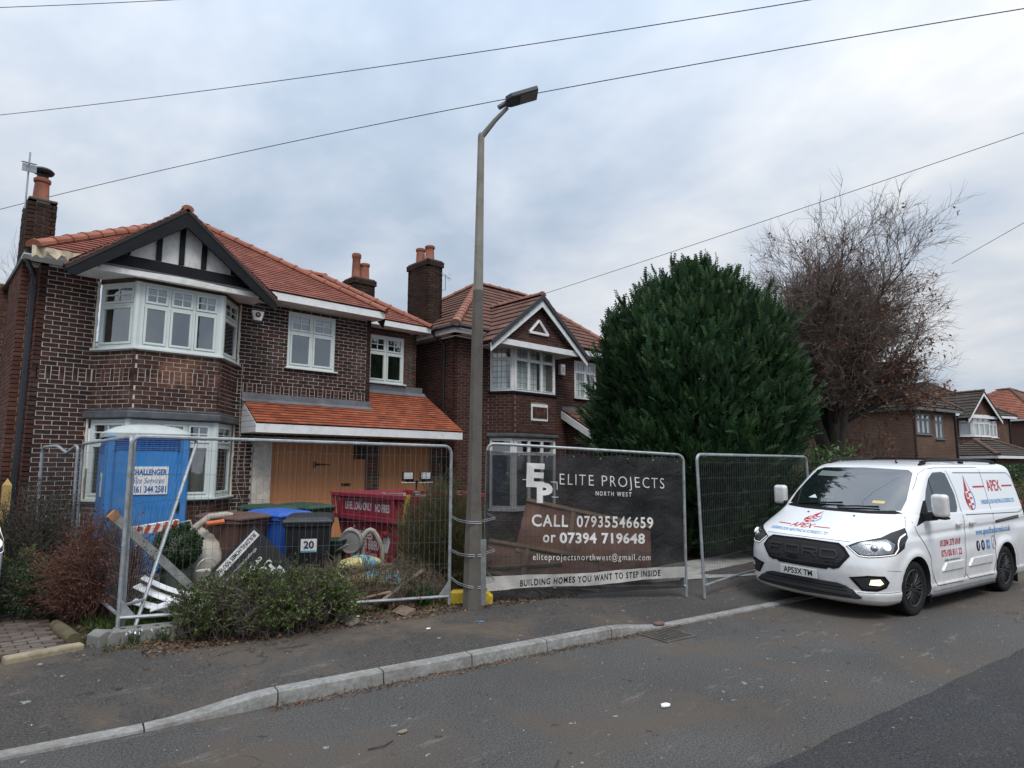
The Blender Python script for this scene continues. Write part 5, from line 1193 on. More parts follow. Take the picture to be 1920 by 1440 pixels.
pC, fC = panel('mesh fence panel carrying the dark printed banner', (5.70, 6.58, .15), (8.19, 5.13, .08), (5.74, 6.58, 2.20), (8.22, 5.13, 2.06), rail=.16, nv=42)
panel('open mesh fence panel standing in front of the conifer beside the van', (8.33, 4.93, .07), (11.70, 4.78, .12), (8.28, 4.95, 2.07), (11.66, 4.80, 2.07), rail=.17, nv=64, nh=8, bend=lambda u, v: V3((0, .18 * math.sin(math.pi * u) * (1 - v), 0)))
panel('mesh fence panel running back from the corner beside the blue toilet', (1.76, 7.70, .25), (1.90, 10.95, .2), (1.76, 7.72, 2.20), (1.88, 10.95, 2.20), nv=44)
panel('short bent mesh panel in front of the dark brick corner', (1.86, 11.05, .2), (1.62, 12.4, .2), (1.84, 11.05, 2.2), (1.60, 12.4, 2.18), nv=18, bend=lambda u, v: V3((0, 0, -.12 * max(0, 1 - abs(u - .28) / .28) * v)))
panel('mesh fence panel leaning askew behind the corner post', (1.80, 7.72, .22), (1.95, 7.86, .20), (1.80, 7.80, 2.22), (2.82, 9.02, 2.23), rail=.25, nv=12, nh=6, feet=False)
def ground_thing(name, label, cat, x, y, rz=0, group=None, dz=0, rot=None): return thing(name, label, cat, (x, y, ground(x, y) + dz), rz, group, rot)
YEL = mat('yellow_rubber', (.52, .36, .02), .7, var=.25, scale=7, bump=.2, dirt=(.12, .09, .04))
f_ = ground_thing('fence_block', 'yellow block foot on the pavement behind the street lamp', 'fence block', 5.52, 6.66, R(-43), 'fence foot blocks')
MB().prism([(-.30, -.11, 0), (.30, -.11, 0), (.30, -.11, .10), (.23, -.11, .15), (-.23, -.11, .15), (-.30, -.11, .08)], (0, .22, 0)).build('block', YEL, f_, bevel=.012); MB().lathe([(.03, .17), (.03, .176)], (.2, 0, 0), 12).build('socket', BLACKP, f_)
FCON = mat('grey_foot_concrete', (.20, .195, .18), .95, var=.3, scale=5, bump=.6, bscale=50, dirt=(.10, .10, .07))
f_ = ground_thing('fence_block', 'grey concrete foot block with round holes under the corner of the long fence panel', 'fence block', 1.98, 7.50, R(-15), 'fence foot blocks', -.02)
MB().prism([(-.34, -.12, 0), (.34, -.12, 0), (.34, -.12, .10), (.30, -.12, .15), (-.30, -.12, .15), (-.34, -.12, .10)], (0, .24, 0)).build('block', FCON, f_, bevel=.01)
for x in (-.22, -.08, .08, .22): MB().lathe([(.026, .15), (.026, .153)], (x, .0, 0), 12).build('socket', SEAM, f_)
f_ = ground_thing('fence_block', 'short grey concrete stub beside the holed foot block', 'fence block', 1.63, 7.62, R(20), 'fence foot blocks', -.02); MB().prism([(-.12, -.10, 0), (.12, -.10, 0), (.12, -.10, .12), (-.05, -.10, .16), (-.12, -.10, .12)], (0, .2, 0)).build('block', FCON, f_, bevel=.012)
TIE = mat('tie_wire', (.30, .32, .33), .45, .6, .2, 20)
for i, (z, s_) in enumerate(((1.22, .03), (.80, .015), (.46, .05))):
    lab = ('topmost', 'middle', 'lowest')[i] + ' grey wire tie looped round the street lamp between two fence panels'
    a, b, c, d = V3((5.21, 6.70, z + .03)), V3((5.22, 6.33, z - s_)), V3((5.37, 6.27, z - s_ * 1.4)), V3((5.72, 6.56, z + .04)); mb = MB()
    for k in (0, .022): o = V3((0, 0, k)); mb.tube([a + o, (a + b) / 2 + V3((0, 0, -.02)) + o, b + o, c + o, V3((5.48, 6.36, z - s_)) + o, (c + d) / 2 + V3((.12, -.08, 0)) + o, d + o], .005, 5)
    t = world_thing('wire_tie', lab, 'wire tie', tuple(c), 'wire ties round the lamp'); mb.build('loop', TIE, t, smooth=True)
# ------------------------------------------------------------------ banner on the fence
bn = world_thing('banner', 'dark see-through banner for building work with white phone numbers and pale bottom stripe', 'banner', (6.9, 5.9, .3))
BU = (V3((8.19, 5.13, 0)) - V3((5.70, 6.58, 0))); BL_ = BU.length; BU = BU / BL_; BNn = BU.cross(UP).normalized()
if BNn.dot(CAMP - V3((7, 6, 1))) < 0: BNn = -BNn
def ban(a, b, e=0):
    """A metres along, B metres up from the foot of the panel's posts"""
    u = a / BL_; p = fC(min(max(u, -.02), 1.02), b / 2.02); r = .013 * math.sin(a * 5 + b * 2.2) + .010 * math.sin(a * 11.3 - b * 7) + .007 * math.sin(b * 14 + a * 3) + .006 * math.sin(a * 23 + b * 9 + 2 * math.sin(b * 3)) + .02 * math.sin(math.pi * u) * math.sin(math.pi * b / 2)
    return p + BNn * (.038 + r + e)
BANM = MN('banner_mesh'); _tr = BANM.n('ShaderNodeBsdfTransparent'); _x = BANM.n('ShaderNodeMixShader'); BANM.l(BANM.ramp(BANM.noise(2.2, 5, .6), [(.3, .68), (.7, .84)]), _x.inputs[0]); BANM.l(_tr.outputs[0], _x.inputs[1])
BANM.set(BANM.ramp(BANM.noise(1.6, 6, .65, dist=.8), [(.3, (.012, .012, .013)), (.75, (.038, .037, .037))]), .6, 0, .25, BANM.noise(5, 6, .6, dist=1.2), .9, .04); BANM.l(BANM.b.outputs[0], _x.inputs[2]); BANM.l(_x.outputs[0], BANM.out.inputs[0])
mb = MB(); na, nb = 56, 40; b0 = lambda u: .02 + .12 * u; b1 = lambda u: 1.93 + .05 * u - .02 * abs(math.sin(u * 14))
A0, A1 = -.02, BL_ * .985
mb.v = [tuple(ban(A0 + (A1 - A0) * i / na, b0(i / na) + (b1(i / na) - b0(i / na)) * j / nb)) for i in range(na + 1) for j in range(nb + 1)]; mb.f = [(i * (nb + 1) + j, (i + 1) * (nb + 1) + j, (i + 1) * (nb + 1) + j + 1, i * (nb + 1) + j + 1) for i in range(na) for j in range(nb)]
sheet_ = mb.build('mesh_sheet', BANM.m, bn, smooth=True, fix=False)
BWH = mat_print('banner_white', (.66, .645, .62), .6, .18); BST = mat_print('banner_stripe', (.46, .44, .41), .6, .2)
mb = MB(); st0 = lambda u: .125 + .15 * u + .012 * math.sin(u * 9); st1 = lambda u: .30 + .13 * u + .010 * math.sin(u * 8 + 1)
mb.v = [tuple(ban(A0 + (A1 - A0) * i / na, (st0 if j == 0 else st1)(i / na) if j in (0, 4) else st0(i / na) + (st1(i / na) - st0(i / na)) * j / 4, .003)) for i in range(na + 1) for j in range(5)]; mb.f = [(i * 5 + j, (i + 1) * 5 + j, (i + 1) * 5 + j + 1, i * 5 + j + 1) for i in range(na) for j in range(4)]
mb.build('stripe', BST, bn, fix=False)
def fit_text(name, s, w_, h_, fn, m, parent, bold=0, space=1, shear=0, step=None):
    v, f = text_data(s, 1.0, bold=bold, space=space, shear=shear); xs = [a for a, b in v]; ys = [b for a, b in v]; x0, x1, y0, y1 = min(xs), max(xs), min(ys), max(ys)
    vv = [((a - (x0 + x1) / 2) * w_ / (x1 - x0), (b - (y0 + y1) / 2) * h_ / (y1 - y0)) for a, b in v]
    if step:
        bm = bmesh.new(); vs = [bm.verts.new((a, b, 0)) for a, b in vv]
        for q in f:
            try: bm.faces.new([vs[i] for i in q])
            except ValueError: pass
        for _ in range(3):
            es = [e for e in bm.edges if e.calc_length() > step]
            if es: bmesh.ops.subdivide_edges(bm, edges=es, cuts=1)
        bmesh.ops.triangulate(bm, faces=bm.faces); bm.verts.index_update(); vv = [(q.co.x, q.co.y) for q in bm.verts]; f = [tuple(q.index for q in fc.verts) for fc in bm.faces]; bm.free()
    mb = MB(); mb.add([fn(a, b) for a, b in vv], f); return mb.build(name, m, parent, fix=False)
bf = lambda ca, cb, sl=0: (lambda a, b: ban(ca + a, cb + b + a * sl, .006))
for nm, s, a, b, w_, h_, bo, sp_ in (('logo_letter', 'E', .66, 1.63, .25, .32, .05, 1), ('logo_letter', 'P', .79, 1.40, .22, .27, .05, 1), ('firm_name', 'ELITE PROJECTS', 1.78, 1.57, 1.56, .195, -.012, 1.25), ('firm_region', 'NORTH WEST', 1.78, 1.42, .52, .062, .02, 1.4), ('phone_prompt', 'CALL', .87, 1.035, .50, .160, .020, 1.15), ('phone_number', '07935546659', 1.80, 1.035, 1.12, .160, .020, 1.15), ('phone_prompt', 'or', .86, .80, .18, .105, .020, 1.15), ('phone_number', '07394 719648', 1.62, .815, 1.24, .148, .032, 1.08), ('mail_address', 'eliteprojectsnorthwest@gmail.com', 1.48, .55, 1.68, .115, 0, 1.2)):
    fit_text(nm, s, w_, h_, bf(a, b), BWH, bn, bold=bo, space=sp_, step=.06)
lp = MB()
for (a, b, w_, h_) in ((.52, 1.565, .07, .008), (.92, 1.55, .09, .008), (.96, 1.50, .008, .10), (.93, 1.35, .09, .008)): f = bf(a, b); lp.add([f(x, y) for x, y in ((-w_ / 2, -h_ / 2), (w_ / 2, -h_ / 2), (w_ / 2, h_ / 2), (-w_ / 2, h_ / 2))], [(0, 1, 2, 3)])
lp.build('logo_mark', BWH, bn, fix=False)
fit_text('strapline', 'BUILDING HOMES YOU WANT TO STEP INSIDE', 2.0, .085, bf(1.47, .285, .062), BLK, bn, bold=.02, space=1.2, step=.06)
ey = MB()
for i in range(8): u = .02 + i * .137; ey.lathe([(.012, -.002), (.012, .004)], ban(A0 + (A1 - A0) * u, b1(u) - .04, .004), 8, 'Y')
ey.build('eyelet', ALU, bn)
# ------------------------------------------------------------------ portable toilet
BLU = mat('toilet_blue', (.020, .185, .49), .45, var=.18, scale=2.5, bump=.06, dirt=(.10, .22, .42)); BLUD = mat('toilet_blue_dark', (.012, .09, .33), .5, var=.2, scale=3)
tl = ground_thing('portable_toilet', 'blue portable toilet with a pale domed roof and a white hire sign', 'toilet', 2.70, 11.04, R(-6))
MB().box((0, 0, 1.12), (1.06, 1.06, 2.0)).build('cabin', BLU, tl, bevel=.03)
dr = MB().box((-.03, -.538, 1.08), (.80, .03, 1.80)).build('door', BLU, tl, bevel=.02)
for i in range(6): MB().box((-.03, -.548, 2.0 - .0 + .012 - i * .03 + .06), (.84, .03, .016)).build('vent_louvre', BLUD, tl, bevel=.004)
for x in (-.49, .47): MB().box((x, -.535, 1.12), (.085, .05, 2.0)).build('door_jamb', BLU, tl, bevel=.015)
for i in range(9): MB().box((-.36 + i * .082, -.556, .72), (.02, .012, .85)).build('door_rib', BLU, dr, bevel=.004)
MB().box((.40, -.56, 1.1), (.05, .03, .12)).build('latch', TRIM, dr)
for y in (-.33, .0, .33): MB().box((-.535, y, 1.1), (.03, .26, 1.75)).build('side_rib', BLU, tl, bevel=.015)
for i in range(4): MB().box((-.545, .1, 1.88 + i * .035), (.02, .55, .015)).build('vent_louvre', BLUD, tl)
MB().box((0, 0, .07), (1.12, 1.12, .14)).build('skid', mat('skid_grey', (.10, .10, .10), .8), tl)
ro = MB(); 
for i, (s_, z) in enumerate(((.575, 2.10), (.58, 2.16), (.54, 2.20), (.42, 2.26), (.22, 2.30), (.02, 2.31))):
    ro.v += [(s_ * math.copysign(abs(math.cos(a)) ** .45, math.cos(a)), s_ * math.copysign(abs(math.sin(a)) ** .45, math.sin(a)), z) for a in [2 * math.pi * j / 32 + .01 for j in range(32)]]
    if i: ro.f += [((i - 1) * 32 + j, (i - 1) * 32 + (j + 1) % 32, i * 32 + (j + 1) % 32, i * 32 + j) for j in range(32)]
ro.build('roof', mat('toilet_roof', (.44, .47, .46), .5, var=.15, scale=4, dirt=(.40, .40, .33)), tl, smooth=True)
sg_ = MB().box((.0, -.566, 1.48), (.50, .008, .40)).build('sign', PLATE, tl); CHB = mat_print('sign_blue', (.02, .10, .34), .5, .15)
sf = lambda cx, cz: (lambda a, b: V3((cx + a, -.5715, 1.48 + cz + b)))
fit_text('sign_lettering', 'CHALLENGER', .46, .085, sf(0, .12), CHB, sg_, bold=.04); fit_text('sign_lettering', 'Site Services', .40, .085, sf(0, 0), CHB, sg_, shear=.35); fit_text('sign_lettering', '0161 344 2581', .46, .10, sf(0, -.125), CHB, sg_, bold=.03)
n_ = MB().box((-.556, -.20, 1.42), (.006, .20, .34)).build('notice', PLATE, tl)
fit_text('notice_lettering', 'CHALLENGER', .15, .05, lambda a, b: V3((-.5605, -.20 - a, 1.50 + b)), CHB, n_, bold=.02)
# ------------------------------------------------------------------ wheelie bins
def bin_(label, x, y, rz, m, ml, num=None):
    t = ground_thing('wheelie_bin', label, 'bin', x, y, rz, 'wheelie bins in the front garden'); w0, d0, w1, d1, h = .235, .26, .285, .34, .94
    b = MB(); b.v = [(sx * w, sy * d, z) for w, d, z in ((w0, d0, .06), (w1, d1, h), (w1 + .025, d1 + .03, h), (w1 + .025, d1 + .03, h + .05)) for sx, sy in ((-1, -1), (1, -1), (1, 1), (-1, 1))]
    b.f = [(3, 2, 1, 0), (12, 13, 14, 15)] + [(i * 4 + j, i * 4 + (j + 1) % 4, i * 4 + 4 + (j + 1) % 4, i * 4 + 4 + j) for i in range(3) for j in range(4)]; b.build('body', m, t, bevel=.015)
    l = MB(); rings = ((w1 + .035, d1 + .045, h + .052), (w1 + .03, d1 + .04, h + .085), (w1 - .04, d1 - .03, h + .12), (w1 - .12, d1 - .12, h + .13))
    for w_, d_, z in rings: l.v += [(sx * w_, sy * d_ - .01, z + (.0 if sy < 0 else .02)) for sx, sy in ((-1, -1), (1, -1), (1, 1), (-1, 1))]
    l.f = [(3, 2, 1, 0), (12, 13, 14, 15)] + [(i * 4 + j, i * 4 + (j + 1) % 4, i * 4 + 4 + (j + 1) % 4, i * 4 + 4 + j) for i in range(3) for j in range(4)]; l.build('lid', ml, t, bevel=.012)
    MB().tube([(-.2, d1 + .07, h + .03), (.2, d1 + .07, h + .03)], .018, 8).build('handle', ml, t)
    for s in (-1, 1): MB().lathe([(.10, s * .20 - .02), (.10, s * .20 + .02)], (0, 0, 0), 16, 'X').build('wheel', RUBBER, t).location = (0, d0 + .02, .10)
    if num:
        lb = MB().box((.02, -.325, .70), (.20, .008, .17), Matrix.Rotation(R(5), 3, 'X')).build('number_label', PLATE, t)
        fit_text('number', num, .13, .10, lambda a, b: V3((.02 + a, -.3315 - (b + .01) * .0875, .71 + b)), mat_print('label_navy', (.03, .03, .08)), lb, bold=.03)
        MB().box((.02, -.3195, .628), (.196, .008, .016)).build('label_band', mat_print('label_blue', (.05, .35, .5)), lb)
    return t
BNB = mat('bin_brown', (.095, .048, .035), .5, var=.15, scale=5, bump=.08); BNL = mat('bin_blue', (.025, .10, .42), .45, var=.15, scale=5, bump=.08); BNK = mat('bin_black', (.012, .013, .015), .42, var=.2, scale=5, bump=.08); BNG = mat('bin_green', (.018, .05, .028), .5, var=.2, scale=5, bump=.08)
bin_('black wheelie bin with a white number 20 label', 4.12, 8.38, R(-30), BNK, BNK, '20'); bin_('brown wheelie bin beside the leaning sign board', 3.42, 9.25, R(28), BNB, BNB)
bin_('blue wheelie bin behind the black one', 4.12, 9.35, R(15), BNL, BNL); bin_('dark green wheelie bin next to the red skip', 5.0, 10.35, R(20), BNG, BNG); bin_('second green wheelie bin, mostly hidden behind the blue lid', 4.35, 10.35, R(12), BNB, BNG)
# ------------------------------------------------------------------ skip
SKR = mat('skip_red', (.27, .016, .038), .55, var=.3, scale=3.5, bump=.25, bscale=30, dirt=(.11, .045, .035)); SKW = mat_print('skip_white', (.66, .62, .60), .6, .3); SKY_ = mat('skip_yellow', (.62, .40, .03), .55, var=.25, scale=5, dirt=(.3, .2, .06))
sk = ground_thing('skip', 'maroon builders skip with white lettering and yellow edge, heaped with waste', 'skip', 6.35, 9.38, 0, None, .03)
prof = [(1.16, 1.22), (-1.16, 1.22), (-1.02, .80), (-.66, .06), (.66, .06), (1.02, .80)]
sh_ = MB()
for x in (-.72, .68): sh_.prism([(x, y, z) for y, z in prof], (.04, 0, 0))
for (a, b) in ((1, 2), (2, 3), (3, 4), (4, 5), (5, 0)): p, q = prof[a], prof[b]; sh_.prism([(-.70, p[0], p[1]), (-.70, q[0], q[1]), (-.70, q[0] * .96, q[1] + .02), (-.70, p[0] * .96, p[1])], (1.4, 0, 0))
sh_.build('hull', SKR, sk)
MB().box((-.745, 0, 1.20), (.07, 2.36, .07)).build('top_rim', SKR, sk, bevel=.01); MB().box((.725, 0, 1.20), (.07, 2.36, .07)).build('top_rim', SKR, sk, bevel=.01)
MB().prism([(-.72, 1.04, .80), (-.72, -1.04, .80), (-.79, -1.04, .80), (-.79, 1.04, .80)], (0, 0, .07)).build('ledge', SKR, sk)
for y in (.90, -.76): MB().box((-.745, y, 1.0), (.05, .08, .40)).build('rib', SKR, sk)
for s in (-1, 1): MB().prism([(-.735, s * 1.165, 1.25), (-.735, s * 1.03, .80), (-.785, s * 1.03, .80), (-.785, s * 1.165, 1.25)], (0, s * .04, 0)).build('end_edge', SKY_ if s < 0 else SKR, sk)
for y in (.45, -.55): MB().lathe([(.05, -.80), (.05, -.70)], (0, y, .62), 10, 'X').build('lifting_lug', SKR, sk)
sk_f = lambda cu, cz, e=0: (lambda a, b: V3((-.7225 - e, -(cu + a), cz + b)))
fit_text('skip_lettering', 'LEVEL LOAD ONLY', .86, .13, sk_f(-.34, 1.02), SKW, sk, bold=.02); fit_text('skip_lettering', 'NO FIRES', .42, .13, sk_f(.40, 1.01), SKW, sk, bold=.02)
fit_text('skip_lettering', 'Services', .62, .20, sk_f(-.18, .60), SKW, sk, bold=.01); fit_text('skip_lettering', '0161 338 8880', .95, .15, sk_f(-.15, .42), SKW, sk, bold=.01); fit_text('skip_lettering', 'SKIPS CHEAPER', .85, .10, sk_f(-.12, .24), SKW, sk)
md = MB(); md.add([V3((-.7225, -(.55 + .11 * math.cos(a) * (.8 + .2 * math.sin(3 * a))), .47 + .14 * math.sin(a))) for a in [2 * math.pi * i / 20 for i in range(20)]], [tuple(range(20))]); md.build('badge', SKW, sk)
RUB = mat_rand('rubble', [(.10, .085, .07), (.22, .19, .16), (.06, .05, .045), (.33, .30, .27), (.16, .07, .045)], .95, 30, .6); rr = random.Random(8); rb = MB()
for i in range(140): rb.box((rr.uniform(-.6, .6), rr.uniform(-.95, .95), rr.uniform(.95, 1.17)), (rr.uniform(.05, .35), rr.uniform(.04, .2), rr.uniform(.03, .1)), Matrix.Rotation(rr.uniform(0, 3), 3, 'Z') @ Matrix.Rotation(rr.uniform(-.4, .4), 3, 'X'))
o = rb.build('skip_waste', RUB, kind='stuff'); o.location = sk.location
rb = MB(); rr = random.Random(18)
for i in range(170):
    x, y = 5.0 + rr.gauss(0, .45), 7.75 + rr.gauss(0, .35); h = max(0, .42 - .55 * math.hypot(x - 5.0, y - 7.8)); rb.box((x, y, ground(x, y) + h * rr.uniform(.3, 1) + .03), (rr.uniform(.05, .38), rr.uniform(.04, .16), rr.uniform(.025, .08)), Matrix.Rotation(rr.uniform(0, 3), 3, 'Z') @ Matrix.Rotation(rr.uniform(-.5, .5), 3, 'X'))
rb.build('rubble', mat_rand('rubble_pale', [(.30, .22, .15), (.24, .19, .15), (.14, .10, .075), (.40, .36, .30), (.30, .12, .07), (.10, .085, .07)], .95, 30, .6), kind='stuff')
# twin floodlight standing behind the skip
fl = ground_thing('floodlight', 'twin white site floodlights on a stand above the skip', 'floodlight', 7.30, 10.45, R(-25)); mb = MB()
for a in range(3): mb.tube([(0, 0, .75), (.4 * math.cos(a * 2.1), .4 * math.sin(a * 2.1), 0)], .014, 6)
mb.tube([(0, 0, .6), (0, 0, 1.42)], .016, 6); mb.tube([(-.2, 0, 1.4), (.2, 0, 1.4)], .014, 6); mb.build('stand', TRIM, fl)
for x in (-.17, .17):
    l = MB().box((x, -.02, 1.50), (.22, .07, .17), Matrix.Rotation(R(12), 3, 'X')).build('lamp_body', TRIM, fl, bevel=.01); MB().box((x, -.062, 1.508), (.17, .008, .12), Matrix.Rotation(R(12), 3, 'X')).build('lamp_face', mat('flood_face', (.66, .67, .66), .3, var=.05), l)
    MB().tube([(x - .13, 0, 1.40), (x - .13, -.08, 1.38), (x + .13, -.08, 1.38), (x + .13, 0, 1.40)], .008, 5).build('cage', ALU, l)
# sign board leaning upside down against the bins
sb = world_thing('sign_board', 'black and white printed sign board leaning upside down on one corner against the bins', 'sign board', (3.3, 8.3, .2))
r_ = V3((.728, -.685, 0)); u_ = V3((.16 * .685, .16 * .728, .987)); ap = V3((.0, 0, 0))
_d = (V3((.685, .728, 0)) * 8.35 + r_ * ((485 - 960) / 1210 * 8.35)); ap = V3((_d.x, _d.y, 1.9 - (983 - 873) / 1210 * 8.35))
tx = (r_ * -.645 + u_ * -.764).normalized(); ty_ = (r_ * .764 + u_ * -.645).normalized(); nn = tx.cross(ty_).normalized()
if nn.dot(CAMP - ap) < 0: nn = -nn
bp = lambda a, b, e=0: ap + tx * a + ty_ * b + nn * e
MB().prism([bp(0, 0), bp(1.22, 0), bp(1.22, .76), bp(0, .76)], -nn * .012).build('board', mat('board_black', (.012, .012, .013), .4, var=.15, scale=6, bump=.03), sb)
MB().add([bp(.03, .045, .002), bp(1.19, .045, .002), bp(1.19, .145, .002), bp(.03, .145, .002)], [(0, 1, 2, 3)]).build('stripe', BWH, sb, fix=False)
bt = lambda ca, cb: (lambda a, b: bp(ca + a, cb + b, .004))
for s, a, b, w_, h_, m, bo in (('BUILDING HOMES YOU WANT TO STEP INSIDE', .60, .095, 1.08, .055, BLK, .02), ('eliteprojectsnorthwest@gmail.com', .60, .235, .86, .055, BWH, 0), ('or 07394 719648', .58, .37, .76, .075, BWH, .03), ('CALL 07935546659', .58, .48, .86, .075, BWH, .03), ('ELITE PROJECTS', .72, .64, .72, .08, BWH, -.01), ('E', .17, .66, .10, .12, BWH, .05), ('P', .23, .57, .10, .11, BWH, .05)): fit_text('board_lettering', s, w_, h_, bt(a, b), m, sb, bold=bo)
# ------------------------------------------------------------------ building clutter in the garden
def blob(c, r, seed, amp=.22, n=16, m=10):
    rr = random.Random(seed); ph = [rr.uniform(0, 6) for _ in range(6)]; mb = MB(); c = V3(c)
    for i in range(m + 1):
        t = math.pi * i / m
        for j in range(n):
            a = 2 * math.pi * j / n; k = 1 + amp * (math.sin(2 * a + ph[0] + t * 2) * .5 + math.sin(3 * a + ph[1]) * math.sin(2 * t + ph[2]) * .5 + .3 * math.sin(5 * a + ph[3] + 3 * t))
            mb.v.append(tuple(c + V3((r[0] * math.sin(t) * math.cos(a) * k, r[1] * math.sin(t) * math.sin(a) * k, r[2] * math.cos(t) * (1 if t < 1.6 else .9) * (1 + (k - 1) * .5)))))
    mb.f = [(i * n + j, i * n + (j + 1) % n, (i + 1) * n + (j + 1) % n, (i + 1) * n + j) for i in range(m) for j in range(n)]; return mb
SACK = mat('woven_sack', (.46, .42, .36), .9, var=.25, scale=5, bump=.7, bscale=22, dirt=(.25, .21, .16))
t = ground_thing('bulk_bag', 'dirty white woven builders bag slumped beside the brown bin', 'bulk bag', 3.02, 9.35); blob((0, 0, .42), (.40, .34, .46), 3, .16).build('sack', SACK, t, smooth=True)
for s in (-1, 1): MB().tube([(s * .2, -.05, .80), (s * .26, -.08, .98), (s * .16, -.1, 1.0), (s * .1, -.08, .82)], .014, 5).build('strap', SACK, t, smooth=True)
HOSE = mat('grey_hose', (.34, .31, .26), .7, var=.3, scale=8, dirt=(.2, .16, .11))
o = MB().tube([(2.50, 8.95, .72), (2.66, 8.98, .92), (2.86, 9.02, 1.10), (3.05, 9.1, 1.22), (3.25, 9.05, 1.24), (3.32, 9.02, 1.22)], .045, 10).build('hose', HOSE, smooth=True); tag(o, 'thick pale hose draped over the woven bag', 'hose')
o = MB().tube([(2.98, 9.0, 1.14), (3.2, 8.98, 1.16)], .032, 8).build('orange_pipe', mat('orange_plastic', (.60, .14, .03), .5)); tag(o, 'short bright orange pipe on top of the woven bag', 'pipe')
t = world_thing('drainage_pipe', 'looped grey corrugated pipe in front of the skip lettering', 'pipe', (5.0, 8.6, .3)); mb = MB()
for k, (cx, cy) in enumerate(((4.93, 8.72), (5.13, 8.50))): mb.tube([(cx - .15 + .03 * math.sin(i), cy + .1, .35 + .1 * i) if i < 4 else (cx - .15 + .32 * (i - 3) / 8, cy + .1 - .18 * (i - 3) / 8, .68 + .28 * math.sin(math.pi * (i - 3) / 8)) if i < 12 else (cx + .17, cy - .08, .68 - .1 * (i - 11)) for i in range(15)], .036, 8)
mb.build('loop', HOSE, t, smooth=True)
t = world_thing('aluminium_beam', 'long aluminium straightedge propped across the fence corner in front of the toilet', 'beam', (2.2, 8.6, .5)); a, b = V3((1.80, 8.44, 1.33)), V3((2.72, 8.62, .42)); d = (b - a).normalized(); q = MB(); MBr = Matrix((d, d.cross(UP).normalized(), d.cross(UP).normalized().cross(d))).transposed(); q.box((a + b) / 2, ((b - a).length, .04, .10), MBr); q.build('beam', mat('dirty_aluminium', (.42, .42, .40), .5, .5, .3, 8, dirt=(.3, .26, .2)), t, bevel=.004); MB().box(a, (.10, .045, .105), MBr).build('end_cap', mat('wood_end', (.35, .18, .08), .8), t)
t = ground_thing('barrier_board', 'red and white striped barrier board lying on its side by the toilet', 'barrier', 2.42, 9.1, R(-10)); MB().box((0, 0, .95), (.52, .05, .12), Matrix.Rotation(R(-8), 3, 'Y')).build('board', PLATE, t, bevel=.01)
for i in range(5): MB().box((-.2 + i * .1, -.027, .95 + .014 * (i - 2)), (.045, .006, .115), Matrix.Rotation(R(20), 3, 'Y')).build('stripe', mat_print('stripe_red', (.55, .07, .03)), t)
for s in (-1, 1): MB().box((s * .2, 0, .45), (.05, .04, .95)).build('leg', PLATE, t)
TERR = mat('pot_green', (.22, .26, .23), .7, var=.15, scale=6)
# white upvc offcuts heaped at the fence corner
rr = random.Random(2)
for i, (x, y, z, l, w_, rz, ry) in enumerate(((2.40, 7.95, .33, .95, .18, -28, 10), (2.50, 7.85, .30, .8, .22, -20, 5), (2.40, 8.10, .42, .9, .16, -38, 16), (2.6, 7.75, .27, .7, .20, -12, 3), (2.45, 8.2, .50, .8, .12, -30, 18))):
    lab = ('long white plastic trim strip on the heap', 'wide white plastic sheet in the middle of the heap', 'tilted white plastic board behind the heap', 'white plastic offcut lowest and nearest the hedge', 'narrow white plastic trim highest on the heap')[i] + ' by the corner post'
    mb = MB(); n = 8; M3 = Matrix.Rotation(R(rz), 3, 'Z') @ Matrix.Rotation(R(ry), 3, 'Y')
    for k in range(n + 1):
        u = (k / n - .5) * l; zz = .10 * math.sin(math.pi * k / n) * (1 if i % 2 else -.5)
        mb.v += [tuple(V3((x, y, z)) + M3 @ V3((u, s * w_ / 2, zz + e))) for s, e in ((-1, 0), (1, .012), (1, .024), (-1, .012))]
    mb.f = [(k * 4 + j, k * 4 + (j + 1) % 4, k * 4 + 4 + (j + 1) % 4, k * 4 + 4 + j) for k in range(n) for j in range(4)] + [(0, 1, 2, 3), (n * 4, n * 4 + 1, n * 4 + 2, n * 4 + 3)]
    tag(mb.build('plastic_offcut', WHITE), lab, 'plastic offcut', 'white plastic offcuts by the fence corner')
# cement bags
CEM = mat('cement_bag', (.50, .42, .15), .55, var=.3, scale=4, bump=.4, bscale=14, dirt=(.42, .40, .32)); CEMB = mat('bag_blue_print', (.16, .34, .40), .5, var=.2, scale=6)
for i, (x, y, z, rz, lab) in enumerate(((4.50, 7.72, .62, 20, 'yellow and white cement bag, topmost of the pile beside the black bin'), (4.56, 7.66, .45, 5, 'yellow cement bag in the middle of the pile beside the black bin'), (4.86, 7.50, .40, -30, 'yellow cement bag lowest of the pile under the twigs'), (4.45, 7.85, .28, 40, 'dusty cement bag at the back of the pile by the pipe'))):
    t = thing('cement_bag', lab, 'bag', (x, y, z), R(rz), 'cement bags in the garden'); blob((0, 0, 0), (.34, .22, .10), 20 + i, .12).build('sack', CEM, t, smooth=True)
    bmb = blob((0, 0, .004), (.345, .225, .102), 20 + i, .12); keep = [f for f in bmb.f if abs(sum(bmb.v[k][0] for k in f) / 4 - .04) < .10]; bmb.f = keep; bmb.build('print_band', CEMB, t, smooth=True, fix=False)
